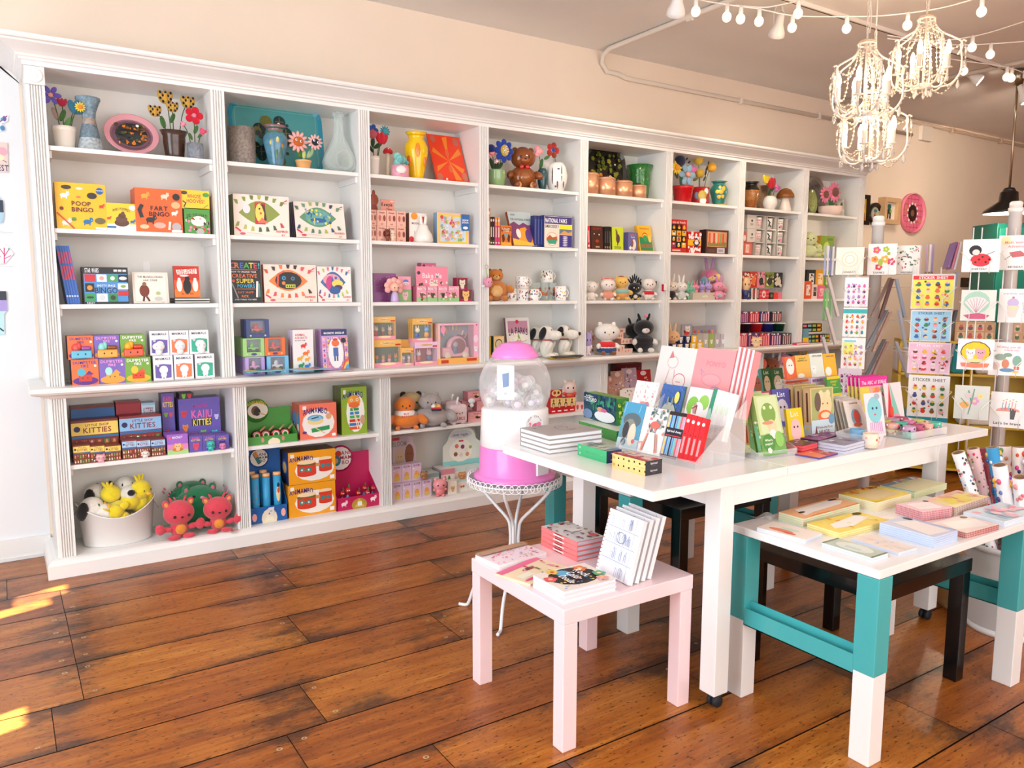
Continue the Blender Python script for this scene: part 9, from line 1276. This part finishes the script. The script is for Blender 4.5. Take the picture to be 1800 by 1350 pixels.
for i,(y,w) in enumerate(((410,20),(470,26))): tag(G().dec((0,0,0),(.09,0,0),(0,0,.016),[('r',0,0,1,1,'f0f2f2'),('l',[(.05,.5),(.9,.4)],.2,'b8bcc0')]).obj('price_label',None,onY(-8,y,WY-.003)),f"thin handwritten strip under the {['pointed blue','magenta tree'][i]} tile",'label')
# ================================================================ ceiling
def pipe(lab,pts,r,clips=(),c='e6dcd0'):
    e=empty('conduit',lab,'pipe',pts[0]); O=Vector(pts[0]); G().tube([Vector(q)-O for q in pts],r,c,'white_paint',10).obj('pipe',e)
    for q in clips: g=G(); q=Vector(q)-O; g.box(q.x-.012,q.y-r*1.6,q.z-r*1.6,q.x+.012,q.y+r*1.2,q.z+r*1.6,c,'white_paint',.003); g.obj('clip',e)
wy=WY-.022
pipe('cream conduit crossing the ceiling and bending down onto the wall above the bookcase',[(4.02,-4,CH-.022),(4.05,-.4,CH-.022),(4.05,.28,CH-.022),(4.06,.38,CH-.05),(4.08,wy-.01,CH-.1),(4.14,wy,CH-.16),(4.26,wy,3.41),(4.36,wy,3.385),(4.6,wy,3.385),(8.75,wy,3.385)],.02,((5.8,wy,3.385),(7.0,wy,3.385),(4.05,-.6,CH-.022)))
pipe('cream conduit running along the top of the far wall',[(8.4,wy,3.535),(12.3,wy,3.52),(12.5,wy,3.5),(12.6,wy,3.3),(12.6,wy,2.4)],.02,((9.6,wy,3.53),(10.8,wy,3.525)),'c8b09a'); pipe('pale conduit crossing the ceiling at the far end',[(7.27,-4,CH-.02),(7.27,.42,CH-.02)],.02,(),'dccfc2')
a=onY(1622,228,WY-.05); b=onY(1643,250,WY-.05); G_=G().box(0,-.0,0,.22,.049,.17,'eae0d4','white_paint',.006); tag(G_.obj('junction_box',None,(a.x,WY-.05,b.z)),'small square junction box on the wall beneath the chandeliers','junction box')
e=empty('track_rail','white lighting track along the ceiling with a dark slot','lighting track',(3.6,-1.2,CH-.03)); G().box(0,-.018,0,8,.018,.029,'ece4dc','white_paint').obj('rail',e); G().box(0,-.005,-.001,8,.005,.0,'3a2a24','rubber').obj('slot',e)
def spot(lab,px,py,D,az,el):
    p=at(px,py,D); e=empty('spotlight',lab,'spotlight',(p.x,p.y,0),az); e.location.z=p.z; T=Matrix.Rotation(el,4,'X'); c='f0ece8'
    G(T).lathe([(0,.1),(.022,.1),(.026,.06),(.03,.02),(.052,-.03),(.058,-.06),(.05,-.065),(0,-.06)],c,'white_paint',20).obj('lamp_head',e); G(T).lathe([(0,-.0605),(.046,-.0655)],'fff4e0','bulb',16,cap=False).obj('lens',e)
    g=G()
    for s in (-1,1): g.tube([(s*.03,0,0),(s*.034,0,.1),(s*.012,0,.16)],.004,c,'wire',6)
    g.obj('yoke',e); h=CH-.03-p.z; G().box(-.02,-.02,.15,.02,.02,max(.17,h-.001),c,'white_paint',.004).obj('mount',e); return e
spot('white spotlight head at the top edge above the middle bays',1190,8,4.6,-.6,.7); spot('white spotlight on the track above the fifth bay',1368,48,5.5,-.6,.7); spot('white spotlight half hidden behind the right chandelier',1712,136,7.2,.5,-.9); spot('white spotlight at the right edge beside the pendant lamp',1800,168,7.0,.3,-.4)
def strands(lab,pts,bulbs,z=3.44,hang=.05):
    P=[onZ(x,y,z) for x,y in pts]; e=empty('string_lights',lab,'string lights',P[0]); O=P[0]; G().tube([q-O for q in smooth_path(P,5)],.0045,'f2ece6','wire',6).obj('wire',e)
    W_=smooth_path(P,24)
    for bx_,by_ in bulbs:
        q=min(W_,key=lambda v:(lambda d:abs(900+F*d.dot(Vector(RM[0]))/d.dot(Vector(RM[2]))-bx_))(v-CP))-O
        G(Matrix.Translation(q)).lathe([(0,.004),(.014,.004),(.015,-.045),(.012,-.05),(0,-.05)],'f2eee8','plastic',12).obj('socket',e); G(Matrix.Translation(q)).ell((0,0,-.078),(.03,.03,.033),'ffe2b8','filament_bulb',12).obj('bulb',e)
strands('string of round bulbs sagging left of the chandeliers',[(1200,-14),(1231,0),(1293,10),(1335,16),(1400,28),(1500,29),(1560,27),(1650,15),(1720,-4)],[(1224,0),(1278,0),(1302,0),(1335,0),(1392,0),(1490,0),(1598,0)])
strands('short string of bulbs rising at the top centre',[(1293,9),(1340,13),(1370,9),(1410,0),(1440,-10)],[(1404,0)],3.45); strands('upper string of bulbs at the right, rising to the corner',[(1560,62),(1640,72),(1720,62),(1800,38),(1830,28)],[(1711,0)]); strands('lower string of bulbs at the right, nearly level',[(1560,68),(1640,76),(1700,79),(1800,73),(1830,70)],[(1744,0)]); strands('string with a cluster of bulbs behind the right chandelier',[(1660,102),(1700,108),(1765,117),(1800,128),(1830,140)],[(1696,0),(1770,0),(1779,0)],3.42); strands('high string at the top right corner',[(1690,-6),(1727,-2),(1790,-8)],[(1727,0)])
# chandeliers
def chandelier(lab,px,py,D,chain):
    p=at(px,py,D); e=empty('chandelier',lab,'chandelier',p,0,None); W1='e6dccf'
    G().lathe([(0,0),(.055,0),(.06,.008),(.056,.028),(.03,.036),(.012,.04),(0,.04)],'d8d4d0','wire',28).obj('base_disc',e)
    G().tube([(0,0,.03),(0,0,.49)],.006,W1,'wire',8).tube([(0,0,-.02),(0,0,0)],.004,W1,'wire',6).obj('stem',e)
    G().tube([(.05*math.cos(2*PI*i/20),.05*math.sin(2*PI*i/20),.43) for i in range(20)],.006,W1,'wire',6,True).tube([(.042*math.cos(2*PI*i/20),.042*math.sin(2*PI*i/20),.445) for i in range(20)],.004,'c8a888','wire',6,True).obj('crown_ring',e)
    def beads(pts,name,r=.0085,n=None):
        P=smooth_path(pts,8); L=0; g=G(); g.tube(P,.0012,'e8dccc','wire',4)
        for a,b in zip(P,P[1:]):
            L+=(b-a).length
            if L>r*2.3: g.ell(b,(r*.8,r*.8,r*.8),'e4d8ca','crystal',6,k=4); L=0
        g.obj(name,e)
    def drop(x,y,z,s=1): g=G(); g.lathe([(0,0),(.006*s,.006*s),(.011*s,.02*s),(.006*s,.045*s),(0,.058*s)],'f4ece4','crystal',8,Matrix.Translation((x,y,z))); g.obj('crystal_drop',e)
    for k in range(5):
        a=2*PI*k/5+.35; u=lambda r,z,da=0:(r*math.cos(a+da),r*math.sin(a+da),z)
        G().tube(smooth_path([u(.05,.43),u(.055,.395),u(.09,.35),u(.16,.31),u(.205,.28),u(.212,.24),u(.19,.2)],5),.0055,W1,'wire',7).obj('upper_scroll',e)
        G().tube(smooth_path([u(.235,.275),u(.215,.285),u(.205,.25),u(.215,.16),u(.205,.08),u(.15,.02),u(.056,.012)],5),.0055,W1,'wire',7).obj('side_scroll',e)
        b=a+PI/5; v=lambda r,z:(r*math.cos(b),r*math.sin(b),z)
        G().tube(smooth_path([v(.05,.015),v(.09,.0),v(.135,.02),v(.15,.06),v(.15,.1)],5),.0055,W1,'wire',7).obj('arm',e); T=Matrix.Translation(v(.15,.1)); c_=G(T); c_.lathe([(0,0),(.03,.004),(.028,.008),(.015,.008),(.015,.085),(0,.085)],'efe6da','plastic',14); c_=c_.obj('candle',e)
        G(T).lathe([(.007,.085),(.012,.092),(.017,.115),(.014,.145),(.004,.172),(0,.174)],'ffe0b0','bulb',12).obj('bulb',c_)
        beads([u(.05,.42),u(.075,.3),u(.13,.24),u(.19,.25),u(.212,.27)],'bead_swag'); beads([u(.045,.42),u(.035,.25),u(.05,.1),u(.055,.035)],'bead_strand',.009); beads([u(.225,.27),u(.235,.2),u(.225,.12),u(.2,.06)],'bead_strand',.0095); beads([v(.15,.1),u(.14,.05),(.15*math.cos(a-PI/5),.15*math.sin(a-PI/5),.1)],'bead_swag'); beads([u(.2,.06),v(.16,-.01),(.2*math.cos(a+2*PI/5),.2*math.sin(a+2*PI/5),.06)],'bead_swag'); beads([v(.04,.42),v(.09,.3),v(.1,.18),v(.12,.1)],'bead_strand',.008)
        drop(*u(.2,-.01),1.1); drop(*v(.15,.03),.9); drop(*u(.235,.2),.8); drop(*u(.05,-.05),1)
    g=G(); n=int(chain/.032)
    for i in range(n):
        z=.49+i*.032; T=Matrix.Translation((0,0,z+.016))@Matrix.Rotation(PI/2*(i%2),4,'Z'); g.tube([(.008*math.cos(q),0,.02*math.sin(q)) for q in [2*PI*j/10 for j in range(10)]],.0024,W1,'wire',5,True,T)
    g.obj('chain',e); G().tube(smooth_path([(.02,0,.5),(.06,.02,.6),(.03,.02,min(chain,.75)+.3 if chain>.4 else .49+chain)],6),.004,W1,'wire',6).obj('cord',e)
    z_=CH-p.z; G().lathe([(0,z_-.03),(.05,z_-.025),(.055,z_-.002),(0,z_-.001)],W1,'wire',20).obj('ceiling_rose',e); G().tube([(0,0,.49+chain),(0,0,z_-.02)],.004,W1,'wire',6).obj('hanging_rod',e)
    light('chandelier_glow','POINT',p+Vector((0,0,.2)),LAMP,(1,.74,.48),shadow_soft_size=.09); return e
LAMP=5
mat('crystal',.06,spec=.9,coat=.6,trans=.35)
chandelier('white beaded chandelier with lit candles, front left of the three',1517,206,4.8,.25); chandelier('white beaded chandelier hanging lowest of the three',1527,288,4.98,.35); chandelier('white beaded chandelier on the right of the three, highest',1621,158,5.0,.2)
p=at(1773,350,7.2); e=empty('pendant_lamp','black enamel pendant lamp on a thin metal rod at the right','pendant lamp',p); s=39/F*7.2
G().lathe([(s*.28,.07),(s*.36,.06),(s*.4,-.02),(s*.95,-.1),(s*1.02,-.13),(s*.98,-.13),(s*.36,-.04)],'120f0f','lacquer',32,cap=False).obj('shade',e); G().lathe([(s*.97,-.131),(s*.34,-.045),(0,-.04)],'f4ead8','white_paint',32,cap=False).obj('shade_lining',e); G().lathe([(0,.06),(s*.28,.07),(s*.2,.1),(0,.11)],'120f0f','lacquer',24).obj('cap',e); q=CH-p.z
G().tube([(0,0,.1),(0,0,q-.1)],.011,'b8a890','metal',10).obj('rod',e); G().lathe([(0,q-.13),(.04,q-.13),(.075,q-.005),(0,q-.002)],'a89c88','metal',24).obj('canopy',e); G().ell((0,0,-.08),(.035,.035,.045),'ffe0b0','bulb',12).obj('bulb',e)
light('pendant_glow','POINT',p+Vector((0,0,-.16)),26,(1,.8,.58),shadow_soft_size=.05)
for i,(px,py,D,tx,ty,tz) in enumerate(((1712,136,7.2,9.2,.4,2.5),(1800,168,7.0,11,.4,2.2),(1368,48,5.5,6.2,.2,1.9),(1190,8,4.6,4.0,.2,1.8))):
    q=at(px,py,D); d=(Vector((tx,ty,tz))-q).normalized(); light('track_beam','SPOT',q+d*.13,(42,60,40,30)[i],(1,.84,.66),rot=d.to_track_quat('-Z','Y').to_euler(),spot_size=1.5,spot_blend=.9,shadow_soft_size=.05)
sc.view_settings.view_transform='Standard'; sc.view_settings.look='None'; sc.view_settings.gamma=1; sc.view_settings.use_curve_mapping=False
sc.view_settings.exposure=.62
sc.cycles.max_bounces=8; sc.cycles.transparent_max_bounces=24; sc.cycles.caustics_reflective=False; sc.cycles.caustics_refractive=False
sc.cycles.sample_clamp_indirect=6
